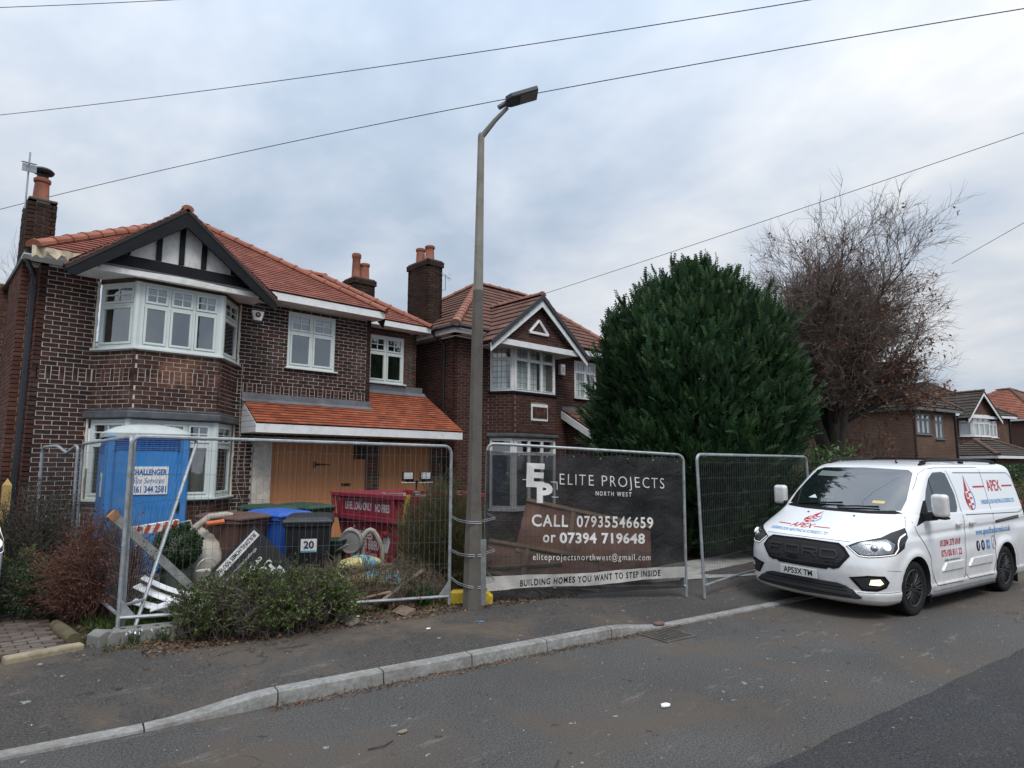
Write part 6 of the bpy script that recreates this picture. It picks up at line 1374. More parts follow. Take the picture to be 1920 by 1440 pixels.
# wheelbarrow: wheel towards us
wb = ground_thing('wheelbarrow', 'wheelbarrow with a red spoked wheel between the black bin and the skip', 'wheelbarrow', 4.72, 8.95, R(35))
MB().lathe([(.13, -.03), (.165, -.045), (.185, -.02), (.185, .02), (.165, .045), (.13, .03)], (0, -.35, .62), 24, 'X').build('tyre', mat('grey_tyre', (.20, .19, .18), .8), wb); mb = MB()
for i in range(8): mb.tube([(0, -.35, .62), (0, -.35 + .14 * math.cos(i * .785), .62 + .14 * math.sin(i * .785))], .008, 4)
mb.build('wheel_spoke', mat('spoke_red', (.35, .06, .03), .6), wb)
tr_ = MB(); tr_.v = [(sx * w_, y, z) for w_, y, z in ((.22, -.12, .35), (.32, -.3, .66))for sx in (-1, 1)] + [(sx * w_, y, z) for w_, y, z in ((.22, .35, .35), (.32, .5, .62)) for sx in (-1, 1)]; tr_.f = [(0, 1, 5, 4), (0, 1, 3, 2), (4, 5, 7, 6), (0, 4, 6, 2), (1, 5, 7, 3)]; tr_.build('tray', BNG, wb); MB().tube([(-.2, -.4, .6), (-.22, .2, .32), (-.28, 1.0, .5)], .016, 6).build('handle', GALV, wb); MB().tube([(.2, -.4, .6), (.22, .2, .32), (.28, 1.0, .5)], .016, 6).build('handle', GALV, wb); MB().tube([(-.2, .25, .32), (-.2, .3, 0), (.2, .3, 0), (.2, .25, .32)], .014, 6).build('leg', GALV, wb)
# timber and boards
WOOD = mat('raw_plank', (.27, .18, .105), .85, var=.3, scale=6, bump=.4, bscale=40, dirt=(.17, .115, .07)); PLY = mat('plywood_red', (.23, .105, .062), .75, var=.25, scale=3, bump=.2, dirt=(.14, .07, .045)); WOODW = mat('weathered_plank', (.19, .15, .115), .9, var=.35, scale=6, bump=.6, bscale=30)
def plank(label, a, b, w_, t_, m, rot=0, name='plank', group='loose planks in the garden'):
    a, b = V3(a), V3(b); d = (b - a).normalized(); s = d.cross(UP).normalized(); u = s.cross(d); R3 = Matrix((d, s, u)).transposed() @ Matrix.Rotation(rot, 3, 'X')
    return tag(MB().box((a + b) / 2, ((b - a).length, w_, t_), R3).build(name, m, bevel=.004), label, 'plank', group)
plank('broad weathered plank sloping up through the twigs beside the fence post', (4.40, 7.02, .24), (5.05, 7.10, .52), .20, .04, WOODW, .6)
plank('pale broken plank end lying by the twiggy bush', (4.0, 7.25, .24), (4.55, 7.02, .34), .10, .03, WOOD, .6); plank('long dark plank lying behind the cement bags', (4.6, 8.4, .35), (5.35, 7.9, .45), .14, .03, WOODW, .3)
gt_ = world_thing('old_gate', 'worn brown timber gate with dark openings standing behind the skip', 'gate', (8.0, 10.6, .2)); a, b = V3((7.55, 10.9, 0)), V3((8.55, 10.2, 0)); gmb = MB(); d = (b - a).normalized(); F = (a, d, V3((d.y, -d.x, 0)))
for u0, u1, z0, z1 in ((0, 1.22, 1.26, 1.40), (0, .08, .2, 1.26), (.56, .64, .2, 1.26), (1.14, 1.22, .2, 1.26), (0, 1.22, .75, .85)): gmb.fbox(F, u0, u1, z0, z1, -.03, .03)
gmb.build('frame', mat('brown_gate', (.16, .085, .05), .85, var=.35, scale=7, bump=.5), gt_, bevel=.004); MB().fbox(F, .03, 1.2, .22, 1.3, -.05, -.035).build('backing_board', WOODW, gt_)
# plywood forms seen through the banner, stacked against each other
for i, (c, sz, rz, rx, ry, lab) in enumerate((((8.05, 6.85, .72), (2.1, .05, 1.25), -46, 52, 12, 'large reddish plywood panel leaning behind the banner, nearest the conifer'), ((7.05, 6.85, .40), (1.7, .05, .8), -46, 60, 9, 'smaller reddish plywood panel leaning low behind the banner'))):
    t = thing('plywood_panel', lab, 'plywood panel', c, 0, 'plywood panels behind the banner', (R(-rx), R(ry), R(rz))); MB().box((0, 0, 0), sz).build('sheet', PLY, t)
    for z in (-sz[2] / 2 + .04, sz[2] / 2 - .04): MB().box((0, -.05, z), (sz[0], .045, .08)).build('batten', WOOD, t)
    for x in (-.25, ): MB().box((x, -.047, 0), (.07, .04, sz[2] - .18)).build('batten', WOOD, t)
for k in range(4): plank(('lowest', 'second', 'third', 'topmost')[k] + ' pale board of the small stack behind the banner post', (6.35, 7.25, .25 + k * .06), (7.35, 6.75, .27 + k * .06), .2, .04, WOOD)
# gate post by the drive
t = thing('gate_post', 'new yellow timber post with a pointed top at the side of the brick house', 'post', (1.2, 12.35, .18)); GP = mat('new_timber', (.42, .29, .10), .8, var=.25, scale=6, bump=.3)
pm_ = MB(); pm_.v = [(sx * .055, sy * .055, z) for z in (0, 1.42) for sx, sy in ((-1, -1), (1, -1), (1, 1), (-1, 1))] + [(0, 0, 1.52)]; pm_.f = [(3, 2, 1, 0), (0, 1, 5, 4), (1, 2, 6, 5), (2, 3, 7, 6), (3, 0, 4, 7), (4, 5, 8), (5, 6, 8), (6, 7, 8), (7, 4, 8)]; pm_.build('post', GP, t)
# buckets, pot
t = ground_thing('bucket', 'small cream bucket with its handle up beside the leaning sign', 'bucket', 2.88, 8.55, 0, None, .2); MB().lathe([(.10, 0), (.125, .24), (.135, .25), (.11, .24), (.09, .03)], (0, 0, 0), 18).build('pail', mat('cream_plastic', (.52, .50, .42), .5, var=.15), t, smooth=True); MB().tube([(.13 * math.cos(a), .02, .24 + .15 * math.sin(a)) for a in [math.pi * i / 10 for i in range(11)]], .006, 5).build('handle', GALV, t)
# ------------------------------------------------------------------ overhead cables
CAB = mat_flat('cable_black', (.02, .02, .022), .6)
for lab, a, b, sag, r in (('overhead cable crossing the sky highest, above the lantern', (-6.0, 44, 16.9), (15.5, 1.6, 11.9), .55, .011), ('overhead cable passing behind the top of the street lamp', (-3.0, 46, 12.5), (19.2, .3, 12.55), -.75, .013), ('overhead cable running from the gabled house up past the bare tree', (16.9, 17.5, 8.2), (19.5, 0.5, 10.2), .05, .009), ('short overhead cable rising to the edge of the sky beside the bare tree', (31.1, 6.4, 10.27), (27.4, 2.6, 10.6), .0, .010), ('short cable in the corner of the sky above the chimney', (-1.0, 17.4, 11.0), (3.6, 13.1, 11.3), .03, .007)):
    a, b = V3(a), V3(b); pts = [a.lerp(b, i / 30) - UP * (sag * 4 * (i / 30) * (1 - i / 30)) for i in range(31)]
    tag(MB().tube(pts, r, 5, False).build('overhead_cable', CAB, smooth=True, fix=False), lab, 'cable', 'overhead cables')
# ------------------------------------------------------------------ plants
rng = np.random.default_rng(5)
def unit(a): return a / np.maximum(np.linalg.norm(a, axis=-1, keepdims=True), 1e-9)
def leaf_mesh(P, D, size, aspect=.5, fold=.25, seed=1):
    """one folded diamond leaf per point, pointing along D"""
    g = np.random.default_rng(seed); n = len(P); D = unit(D); r = unit(np.cross(D, unit(g.normal(size=(n, 3))))); u = np.cross(r, D); s = (size * g.uniform(.65, 1.3, n))[:, None]
    V = np.stack([P, P + D * s * .5 + r * s * aspect * .5 + u * s * fold * .4, P + D * s, P + D * s * .5 - r * s * aspect * .5 + u * s * fold * .4], 1).reshape(-1, 3)
    return V, np.arange(4 * n).reshape(n, 4)
def lumps(P, seed, k=5):
    g = np.random.default_rng(seed); v = 0
    for i in range(k): v = v + np.sin(P @ g.normal(size=3) * (1.5 + i * .9) + g.uniform(0, 6)) / (1 + i * .4)
    return v / 2.2
def tubes_mesh(lines, sides=3):
    """many thin tapered tubes at once: list of (points, radii)"""
    V = []; F = []; b = 0
    for pts, rs in lines:
        pts = np.asarray(pts); k = len(pts); t = unit(np.gradient(pts, axis=0)); up = np.array([.31, .52, .79]); a = unit(np.cross(t, up)); c = np.cross(t, a)
        for j in range(sides): pass
        ang = 2 * np.pi * np.arange(sides) / sides; rs = np.asarray(rs)[:, None, None]
        V.append((pts[:, None, :] + (a[:, None, :] * np.cos(ang)[None, :, None] + c[:, None, :] * np.sin(ang)[None, :, None]) * rs).reshape(-1, 3))
        i = np.arange(k - 1)[:, None] * sides; j = np.arange(sides)[None, :]; j2 = (j + 1) % sides
        F.append(np.stack([i + j, i + j2, i + sides + j2, i + sides + j], -1).reshape(-1, 4) + b); b += k * sides
    return np.concatenate(V), np.concatenate(F)
BARK = mat('bark_dark', (.055, .045, .036), .95, var=.35, scale=6, bump=.8, bscale=30); TWIG = mat('twig_brown', (.10, .078, .066), .9, var=.35, scale=5); TWIGT = mat('twig_tree', (.165, .12, .10), .9, var=.35, scale=3); TWIGP = mat('twig_pale', (.15, .115, .075), .9, var=.35, scale=5); TWIGR = mat('twig_red', (.12, .055, .04), .9, var=.35, scale=5)
# conifer: every spray a small fan of scale leaves
CON = mat_leaf('conifer_spray', [(.014, .040, .016), (.024, .066, .022), (.017, .052, .023), (.040, .094, .028), (.012, .033, .015), (.058, .115, .034), (.026, .058, .017)], .6, .15, .3, big=.9)
def conifer(label, x, y, prof, n, seed, spray=.21):
    z0 = ground(x, y); t = world_thing('conifer', label, 'conifer', (x, y, z0)); MB().tube([(x, y, z0 - .1), (x + .03, y, 2.5), (x, y, prof[-1][0] * .9)], [.20, .13, .03], 9).build('trunk', BARK, t, smooth=True)
    g = np.random.default_rng(seed); zz = np.array([p[0] for p in prof]); rr = np.array([p[1] for p in prof]); n0 = n // 16; zs = zz[0] + (zz[-1] - zz[0]) * g.uniform(0, 1, n0 * 3); keep = g.uniform(0, 1, n0 * 3) < (np.interp(zs, zz, rr) + .45) / (rr.max() + .45); zs = zs[keep][:n0]; n0 = len(zs)
    az = g.uniform(0, 2 * np.pi, n0); rad = np.interp(zs, zz, rr); dirv = np.stack([np.cos(az), np.sin(az), np.zeros(n0)], 1)      # plumes first, then sprays on each
    q = dirv * rad[:, None] + np.stack([np.zeros(n0), np.zeros(n0), zs], 1); lum = lumps(q * 1.2, seed + 1) * .20 + lumps(q * 3.6, seed + 2) * .14; dep = 1 - .30 * g.uniform(0, 1, n0) ** 2.0
    C0 = np.array([x, y, 0]) + dirv * (rad * (dep + lum * .6) - .22)[:, None] + np.array([0, 0, 1]) * zs[:, None]; slope = np.clip((zs - zz[0]) / (zz[-1] - zz[0]), 0, 1)
    A0 = unit(dirv * (.75 - .50 * slope)[:, None] + np.array([0, 0, 1]) * (.70 + .45 * slope)[:, None] + g.normal(size=(n0, 3)) * .24); Lp = g.uniform(.30, .85, n0)
    rp = lambda v: np.repeat(v, 16, 0); C1, A1, L1, dirv = rp(C0), rp(A0), rp(Lp), rp(dirv); n = n0 * 16; tt_ = g.uniform(0, 1, n) ** .8; off = g.normal(size=(n, 3)); off = unit(off - A1 * (off * A1).sum(1)[:, None]); wdt_ = .15 * (1 - tt_ * .85) * g.uniform(.3, 1, n)
    P = C1 + A1 * (L1 * tt_)[:, None] + off * wdt_[:, None]; D = unit(A1 + off * (.75 * (1 - tt_))[:, None] + g.normal(size=(n, 3)) * .18)
    Sd = unit(np.cross(D, dirv * .7 + g.normal(size=(n, 3)) * .6)); Nn = np.cross(Sd, D); s = spray * g.uniform(.6, 1.25, n)
    k = 6; T = np.linspace(0, 1, k); vs = []; 
    def pt(a, b, c): return P + D * (s * a)[:, None] + Sd * (s * b)[:, None] + Nn * (s * c)[:, None]
    for tt in T: vs.append(pt(tt, 0, -.16 * tt * tt))
    f = []; 
    for i in range(k - 1):
        wdt = .24 * (1 - T[i]) ** .6 + .04
        for sgn in (-1, 1): vs.append(pt(T[i] + .24, sgn * wdt, -.16 * T[i] ** 2 + .03)); f.append((i, i + 1, k + 2 * i + (sgn > 0)) if sgn > 0 else (i + 1, i, k + 2 * i))
    m = len(vs); V = np.stack(vs, 1).reshape(-1, 3); F = (np.array(f)[None] + (np.arange(n) * m)[:, None, None]).reshape(-1, 3)
    np_mesh('crown', V, F, CON, t); return t
conifer('large dense dark green conifer rising behind the fence panels', 12.10, 7.22, [(.25, 1.15), (.9, 1.5), (1.8, 1.84), (2.8, 2.02), (3.5, 2.0), (4.1, 1.86), (4.6, 1.60), (4.95, 1.32), (5.25, .95), (5.45, .58), (5.58, .15)], 58000, 3)
g_ = np.random.default_rng(17)
# bare tree behind the van, a few brown leaves still on
def grow(lines, tips, p, d, ln, r, lev, g, up=.10, maxlev=4, kids=(9, 8, 7, 5), spread=.75):
    n = 5 if lev < 3 else 4; pts = [p]; dirs = [d]; dd = d
    for i in range(n - 1):
        dd = unit(dd + g.normal(size=3) * (.09 + .03 * lev) + np.array([0, 0, up])); pts.append(pts[-1] + dd * ln / (n - 1)); dirs.append(dd)
    rs = np.linspace(r, r * (.45 if lev < maxlev else .3), n); lines.setdefault(lev, []).append((np.array(pts), rs))
    if lev >= maxlev: tips.append((pts[-1], dd)); return
    for k in range(kids[lev] if lev < len(kids) else 3):
        u = g.uniform(.28, 1.0); i = min(int(u * (n - 1)), n - 2); q = pts[i] + (pts[i + 1] - pts[i]) * (u * (n - 1) - i); side = g.normal(size=3); side -= dirs[i] * side.dot(dirs[i]); side = unit(side)
        grow(lines, tips, q, unit(dirs[i] * (1 - spread * .45) + side * spread * g.uniform(.5, 1.0)), ln * g.uniform(.42, .68), max(np.interp(u, [0, 1], [r, r * .45]) * .52, .0048), lev + 1, g, up, maxlev, kids, spread)
def bare_tree(label, x, y, limbs, seed, leaves=0, h=1.0, trunk_r=.30, fork=1.9, kids=(9, 8, 7, 5), maxlev=4, minr=1.0, lean=.55):
    g = np.random.default_rng(seed); z0 = ground(x, y); t = world_thing('bare_tree', label, 'tree', (x, y, z0)); lines = {}; tips = []
    MB().tube([(x, y, z0 - .2), (x + .02, y, z0 + fork * .5), (x, y + .03, z0 + fork), (x, y, z0 + fork + .5)], [trunk_r * 1.25, trunk_r, trunk_r * 1.05, trunk_r * .55], 10).build('trunk', BARK, t, smooth=True)
    for i in range(limbs):
        a = 2 * np.pi * i / limbs + g.uniform(-.3, .3); ti = g.uniform(.25, 1.0) * lean; d = unit(np.array([math.cos(a) * ti, math.sin(a) * ti, 1.0 - .35 * ti])); zf = z0 + fork * g.uniform(.65, 1.15)
        grow(lines, tips, np.array([x, y, zf]) + d * .05, d, h * g.uniform(2.6, 3.9), trunk_r * g.uniform(.32, .52), 0, g, .07, maxlev, kids)
    for lev, ls in lines.items():
        V, F = tubes_mesh(ls, 6 if lev == 0 else 4 if lev == 1 else 3); np_mesh('limb' if lev == 0 else 'branch' if lev < 3 else 'twig', V, F, BARK if lev < 2 else TWIGT, t, kind='stuff' if lev else None, smooth=lev < 2)
    if leaves:
        tp = np.array([q[0] for q in tips]); lt_ = (tp[:, 0] - x) * .728 - (tp[:, 1] - y) * .685; w_ = lumps(tp * 1.1, seed + 4) * 1.3 - .50 * np.abs(lt_ - 1.7) - .30 * np.abs(tp[:, 2] - 3.4) + g.normal(size=len(tp)) * .55; idx = np.concatenate([np.argsort(-w_)[:leaves // 4], g.choice(len(tp), leaves // 10)]); P = np.repeat(tp[idx], 4, 0) + g.normal(size=(len(idx) * 4, 3)) * .09
        V, F = leaf_mesh(P, g.normal(size=P.shape) + np.array([0, 0, -.6]), .105, .5, .5, seed); np_mesh('leaf', V, F, mat_leaf('dead_leaf', [(.22, .085, .04), (.15, .06, .035), (.28, .12, .055), (.12, .055, .038)], .7, .3), t, kind='stuff')
    TIPS[:] = tips
    return t
TIPS = []
bt_ = bare_tree('bare twiggy tree with a few dead brown leaves behind the conifer', 17.78, 6.60, 13, 36, 3000, 1.02, .34, 1.7, (9, 8, 7, 5), 4, 1, .54)
BT = list(TIPS)
bare_tree('small bare tree beyond the chimney side of the brick house', 3.0, 33, 6, 8, 0, 1.35, .25, 3.2, (7, 6, 5), 3)
bq_ = min(BT, key=lambda q: abs((q[0][0] * .728 - q[0][1] * .685) - 10.2) + abs(q[0][2] - 7.45) * 1.3)[0]; bd = thing('bird', 'small dark bird perched high in the bare tree', 'bird', tuple(bq_ + np.array([0, 0, -.03])), R(200)); b_ = MB(); nb_ = 12
for i in range(9):
    u = i / 8; xx = -.13 + .24 * u; r = .052 * math.sin(math.pi * min(max(u * .9 + .05, 0), 1)) ** .7 if u < .72 else .034 * math.sin(math.pi * (.25 + (u - .72) * 2.6)) + .004
    b_.v += [(xx, r * math.cos(a), .04 + .10 * u + r * math.sin(a)) for a in [2 * math.pi * j / nb_ for j in range(nb_)]]
    if i: b_.f += [((i - 1) * nb_ + j, (i - 1) * nb_ + (j + 1) % nb_, i * nb_ + (j + 1) % nb_, i * nb_ + j) for j in range(nb_)]
b_.prism([(-.12, -.02, .045), (-.12, .02, .045), (-.26, .03, -.02), (-.26, -.03, -.02)], (0, 0, .008)); b_.lathe([(.012, .11), (.001, .15)], (0, 0, .145), 6, 'X'); b_.build('body', mat_flat('bird_black', (.012, .012, .013)), bd, smooth=True)
# shrubs: stems, twigs and leaves
def shrub(label, x, y, rx, ry, h, seed, stems=40, twig=TWIG, leaf=None, nleaf=0, size=.035, aspect=.5, rz=0, top=.0, fill=.5, cat='shrub', name='shrub', whorl=1, twr=.0035, upright=.5, group=None, z0=None, minz=.12, base=None):
    g = np.random.default_rng(seed); z0 = ground(x, y) if z0 is None else z0; t = world_thing(name, label, cat, (x, y, z0), group); ca, sa = math.cos(rz), math.sin(rz); lines = []; tips = []
    rot = lambda q: np.stack([q[..., 0] * ca - q[..., 1] * sa + x, q[..., 0] * sa + q[..., 1] * ca + y, q[..., 2] + z0], -1)
    for i in range(stems):
        a = g.uniform(0, 2 * np.pi); rr = math.sqrt(g.uniform(0, 1)); b = np.array([math.cos(a) * rx * rr * (base or .55), math.sin(a) * ry * rr * (base or .55), 0]); e = np.array([math.cos(a) * rx * rr, math.sin(a) * ry * rr, h * math.sqrt(max(1 - rr * rr * .75, .1)) * g.uniform(.75, 1.08)])
        m = (b + e) / 2 + g.normal(size=3) * .05 * h; pts = np.array([b, (b + m) / 2 + g.normal(size=3) * .02, m, (m + e) / 2 + g.normal(size=3) * .03 * h, e]); lines.append((rot(pts), np.linspace(twr * 2.4, twr * .8, 5)))
        for k in range(7):
            u = g.uniform(.25, 1); q = pts[0] * (1 - u) + pts[-1] * u if u < .3 else pts[min(int(u * 4), 3)] + (pts[min(int(u * 4) + 1, 4)] - pts[min(int(u * 4), 3)]) * g.uniform(0, 1)
            d = unit(g.normal(size=3) * (1 - upright) + np.array([0, 0, upright]) + unit(q - np.array([0, 0, h * .4])) * .5); ln = h * g.uniform(.14, .36); e2 = q + d * ln + g.normal(size=3) * .03 * h; e2[2] = max(e2[2], .03); pp = np.array([q, q + d * ln * .5 + g.normal(size=3) * .02 * h, e2]); lines.append((rot(pp), np.linspace(twr * 1.2, twr * .6, 3))); tips.append((e2, d))
            for k2 in range(2):
                d2 = unit(d + g.normal(size=3) * .6); q2 = pp[1] + d2 * ln * .5; q2[2] = max(q2[2], .02); lines.append((rot(np.array([pp[1], (pp[1] + q2) / 2 + g.normal(size=3) * .01, q2])), np.array([twr * .9, twr * .7, twr * .5]))); tips.append((q2, d2))
    V, F = tubes_mesh(lines, 3); np_mesh('branch', V, F, twig, t, kind='stuff')
    if nleaf:
        n = nleaf // whorl; ti = np.array([q[0] for q in tips]); td = np.array([q[1] for q in tips]); lum = lumps(ti * 4, seed + 3); ok = np.where((lum > np.quantile(lum, 1 - fill)) & (ti[:, 2] > minz * h))[0]; i = g.choice(ok, n); P = ti[i] - td[i] * g.uniform(0, .10, n)[:, None] + g.normal(size=(n, 3)) * size * .8
        P = np.repeat(P, whorl, 0); D = np.repeat(td[i], whorl, 0) * .7 + g.normal(size=P.shape) * .75 + np.array([0, 0, .35]); V, F = leaf_mesh(rot(P), D, size, aspect, .35, seed); np_mesh('leaf', V, F, leaf, t, kind='stuff')
    return t
LF_HEDGE = mat_leaf('leaf_hedge', [(.065, .11, .028), (.11, .155, .04), (.045, .08, .022), (.17, .20, .065), (.085, .125, .036)], .5, .25); LF_RED = mat_leaf('leaf_rust', [(.19, .06, .035), (.12, .043, .03), (.24, .09, .05), (.10, .042, .032)], .65, .25); LF_DARK = mat_leaf('leaf_dark', [(.014, .032, .014), (.022, .045, .018), (.012, .026, .013)], .5, .15); LF_LIME = mat_leaf('leaf_lime', [(.08, .16, .025), (.11, .20, .035), (.06, .12, .02)], .5, .3); LF_BOX = mat_leaf('leaf_box', [(.022, .055, .015), (.035, .08, .02), (.018, .042, .014)], .45, .2); LF_LAUREL = mat_leaf('leaf_laurel', [(.05, .12, .028), (.08, .17, .045), (.12, .21, .07), (.035, .085, .022)], .35, .25, .5); LF_OLIVE = mat_leaf('leaf_olive', [(.085, .085, .028), (.12, .11, .04), (.06, .065, .025)], .6, .25); LF_YELLOW = mat_leaf('leaf_yellow', [(.20, .16, .06), (.13, .12, .04)], .6, .3)
shrub('rust coloured twiggy shrub beside the paved drive', 1.80, 8.85, .50, .45, 1.02, 31, 130, TWIGR, LF_RED, 5200, .028, .6, fill=.9, twr=.003)
shrub('dark green yew like shrub in front of the dark brick corner', 1.36, 10.75, .50, .45, 1.25, 32, 90, TWIG, LF_DARK, 9000, .030, .28, fill=1, upright=.6)
shrub('small bright lime green shrub between the rust shrub and the drive', 1.22, 10.0, .30, .28, .62, 33, 40, TWIG, LF_LIME, 2600, .028, .6, fill=1)
shrub('low spreading green shrub at the edge of the paved drive', 1.27, 9.35, .36, .50, .62, 34, 55, TWIG, LF_BOX, 4200, .034, .55, fill=.9)
shrub('leafy front hedge growing through the long fence panel', 2.98, 7.06, .90, .44, .64, 35, 190, TWIG, LF_HEDGE, 17000, .036, .48, rz=R(-16), fill=.66, whorl=5, cat='hedge', name='hedge', upright=.35, base=.9)
shrub('sprawling bare twiggy bush behind the fence in front of the cement bags', 4.35, 7.32, 1.15, .40, .58, 36, 230, TWIGP, LF_OLIVE, 1300, .026, .5, rz=R(-16), fill=.4, upright=.25, base=.9, twr=.0032)
shrub('olive green broom like bush behind the foot of the street lamp', 5.75, 7.55, .62, .42, 1.42, 37, 170, mat('twig_olive', (.085, .08, .03), .9, var=.4, scale=5), LF_OLIVE, 5200, .024, .25, fill=.8, upright=.85, base=.5)
shrub('glossy bright laurel bush poking up beyond the van roof', 15.2, 5.9, .62, .6, 2.05, 38, 60, TWIG, LF_LAUREL, 1500, .13, .42, fill=1)
shrub('brown leaved beech bush under the bare tree', 20.3, 7.0, 1.5, 1.2, 2.9, 39, 80, TWIG, mat_leaf('dead_leaf', [], 1), 1500, .09, .5, fill=.7)
for k, (x, y) in enumerate(((3.0, 7.5), (5.35, 7.35))): pass
pt_ = ground_thing('plant_pot', 'clipped round box bush in a green pot in front of the woven bag', 'potted plant', 2.66, 9.02); MB().lathe([(.14, 0), (.19, .40), (.21, .42), (.18, .41), (.16, .30)], (0, 0, .02), 18).build('pot', TERR, pt_, smooth=True)
g = np.random.default_rng(4); n = 6000; d_ = unit(g.normal(size=(n, 3))); P = d_ * (.27 * g.uniform(.75, 1.0, n) * (1 + .07 * lumps(d_ * 3, 6)))[:, None] + np.array([0, 0, .70]); V, F = leaf_mesh(P, d_ + g.normal(size=(n, 3)) * .6, .032, .6, .3, 4); np_mesh('foliage', V, F, LF_BOX, pt_, kind='stuff')
MB().tube([(0, 0, .3), (0, 0, .7)], .015, 6).build('stem', TWIG, pt_)
def box_hedge(label, x0, x1, y0, y1, h, seed, leaf, n, size):
    z0 = ground(x0, y0); t = world_thing('hedge', label, 'hedge', ((x0 + x1) / 2, y0, z0), 'clipped hedges down the street'); g = np.random.default_rng(seed)
    MB().box(((x0 + x1) / 2, (y0 + y1) / 2, z0 + h * .46), (x1 - x0 - .2, y1 - y0 - .2, h * .9)).build('branch', TWIG, t)
    face = g.choice(3, n, p=[.5, .3, .2]); u, v = g.uniform(0, 1, n), g.uniform(0, 1, n); P = np.zeros((n, 3)); P[:, 0] = x0 + (x1 - x0) * u; P[:, 1] = y0 + (y1 - y0) * v; P[:, 2] = z0 + h
    m = face == 0; P[m, 1] = y0; P[m, 2] = z0 + h * v[m]; m = face == 2; P[m, 0] = x0; P[m, 2] = z0 + h * u[m]
    P += g.normal(size=(n, 3)) * .04; V, F = leaf_mesh(P, g.normal(size=(n, 3)) + np.array([-.3, -.5, .3]), size, .55, .3, seed); np_mesh('foliage', V, F, leaf, t, kind='stuff')
box_hedge('yellowish clipped hedge at the edge of the pavement beyond the van', 20.6, 34, 3.9, 4.7, 1.15, 41, LF_OLIVE, 9000, .09)
box_hedge('dark green clipped hedge behind the yellowish one', 27, 46, 6.0, 7.0, 1.75, 42, LF_BOX, 9000, .11)
box_hedge('dark low hedge in the garden behind the open fence panel', 13.6, 20, 5.6, 6.4, 1.5, 43, LF_DARK, 7000, .08)
# leaf litter, gutter debris, grass
def scatter(name, n, fn, size, m, seed, up=.25, aspect=.55, dz=.006):
    g = np.random.default_rng(seed); P = []
    while len(P) < n:
        x, y = fn(g); P.append((x, y, ground(x, y) + dz + abs(g.normal()) * .008))
    P = np.array(P); D = g.normal(size=(n, 3)); D[:, 2] *= up; V, F = leaf_mesh(P, D, size, aspect, .4, seed); o = np_mesh(name, V, F, m); o['kind'] = 'stuff'; return o
def band(s0, s1, d0, d1, pw=1.0):
    def f(g):
        s = g.uniform(s0, s1); d = d0 + (d1 - d0) * g.uniform(0, 1) ** pw; p = sxy(s, d); return p.x, p.y
    return f
LIT = mat_leaf('litter_leaf', [(.13, .07, .038), (.20, .11, .06), (.08, .045, .028), (.27, .18, .11), (.06, .04, .026)], .85, .1)
scatter('leaf_litter', 5200, band(-2.6, 2.6, 1.5, 2.5, .8), .045, LIT, 51); scatter('leaf_litter', 500, band(-2.6, 3.2, .7, 2.0, .5), .022, LIT, 52); scatter('gutter_litter', 1500, band(-1.9, 2.9, -.16, -.005, .6), .022, LIT, 53, dz=.003); scatter('gutter_litter', 260, band(-4, 8, -.7, -.02, 1), .014, LIT, 54, dz=.002)
scatter('leaf_litter', 1600, lambda g: (g.uniform(1.3, 5.2), g.uniform(7.2, 9.6)), .05, LIT, 55); scatter('paint_chips', 420, band(-4, 9, -3.2, 1.9), .011, mat_flat('chip_pale', (.42, .40, .37)), 56, .05, .8, .004)
scatter('moss', 3200, band(-2.9, .8, 1.86, 2.28, 1), .020, mat_leaf('moss_green', [(.055, .075, .015), (.09, .10, .02), (.04, .05, .014)], .9, .1), 57, 1.2)
def grass(name, n, fn, h, m, seed):
    g = np.random.default_rng(seed); P = np.array([(*(q := fn(g)), 0) for _ in range(n)]); P[:, 2] = [ground(a, b) - .005 for a, b, _ in P]; D = g.normal(size=(n, 3)) * .35 + np.array([0, 0, 1]); V, F = leaf_mesh(P, D, h, .09, .4, seed); o = np_mesh(name, V, F, m); o['kind'] = 'stuff'
GRS = mat_leaf('grass_blade', [(.035, .075, .014), (.06, .11, .02), (.09, .11, .035)], .6, .25)
grass('grass', 5200, lambda g: (g.uniform(1.6, 3.2), g.uniform(7.55, 9.4)), .09, GRS, 61); grass('grass', 1200, band(-2.9, 2.4, 1.95, 2.4), .08, GRS, 62); grass('grass', 9000, lambda g: (g.uniform(5, 12), g.uniform(7.2, 11.5)), .10, GRS, 63); grass('grass', 260, lambda g: (4.95 + g.normal() * .05, 6.98 + g.normal() * .05), .26, mat_leaf('bulb_green', [(.02, .10, .02), (.03, .14, .03)], .5, .3), 64)
for i, (x, y) in enumerate(((2.06, 7.36), (1.83, 7.40))):
    t = ground_thing('snowdrop', ('clump of snowdrops in front of the holed concrete block', 'smaller clump of snowdrops at the end of the concrete stub')[i], 'snowdrops', x, y, 0, 'snowdrop clumps'); g = np.random.default_rng(70 + i); n = 60 - 25 * i; P = g.normal(size=(n, 3)) * np.array([.045, .03, 0]); V, F = leaf_mesh(P, g.normal(size=(n, 3)) * .4 + np.array([0, 0, 1]), .13, .08, .3, 70 + i); np_mesh('leaf', V, F, LF_BOX, t, kind='stuff')
    P = g.normal(size=(9, 3)) * np.array([.05, .03, .01]) + np.array([0, 0, .13]); V, F = leaf_mesh(np.repeat(P, 3, 0), g.normal(size=(27, 3)) * .4 + np.array([0, 0, -1]), .028, .6, .5, 80 + i); np_mesh('flower', V, F, mat_flat('petal_white', (.75, .76, .74)), t, kind='stuff')
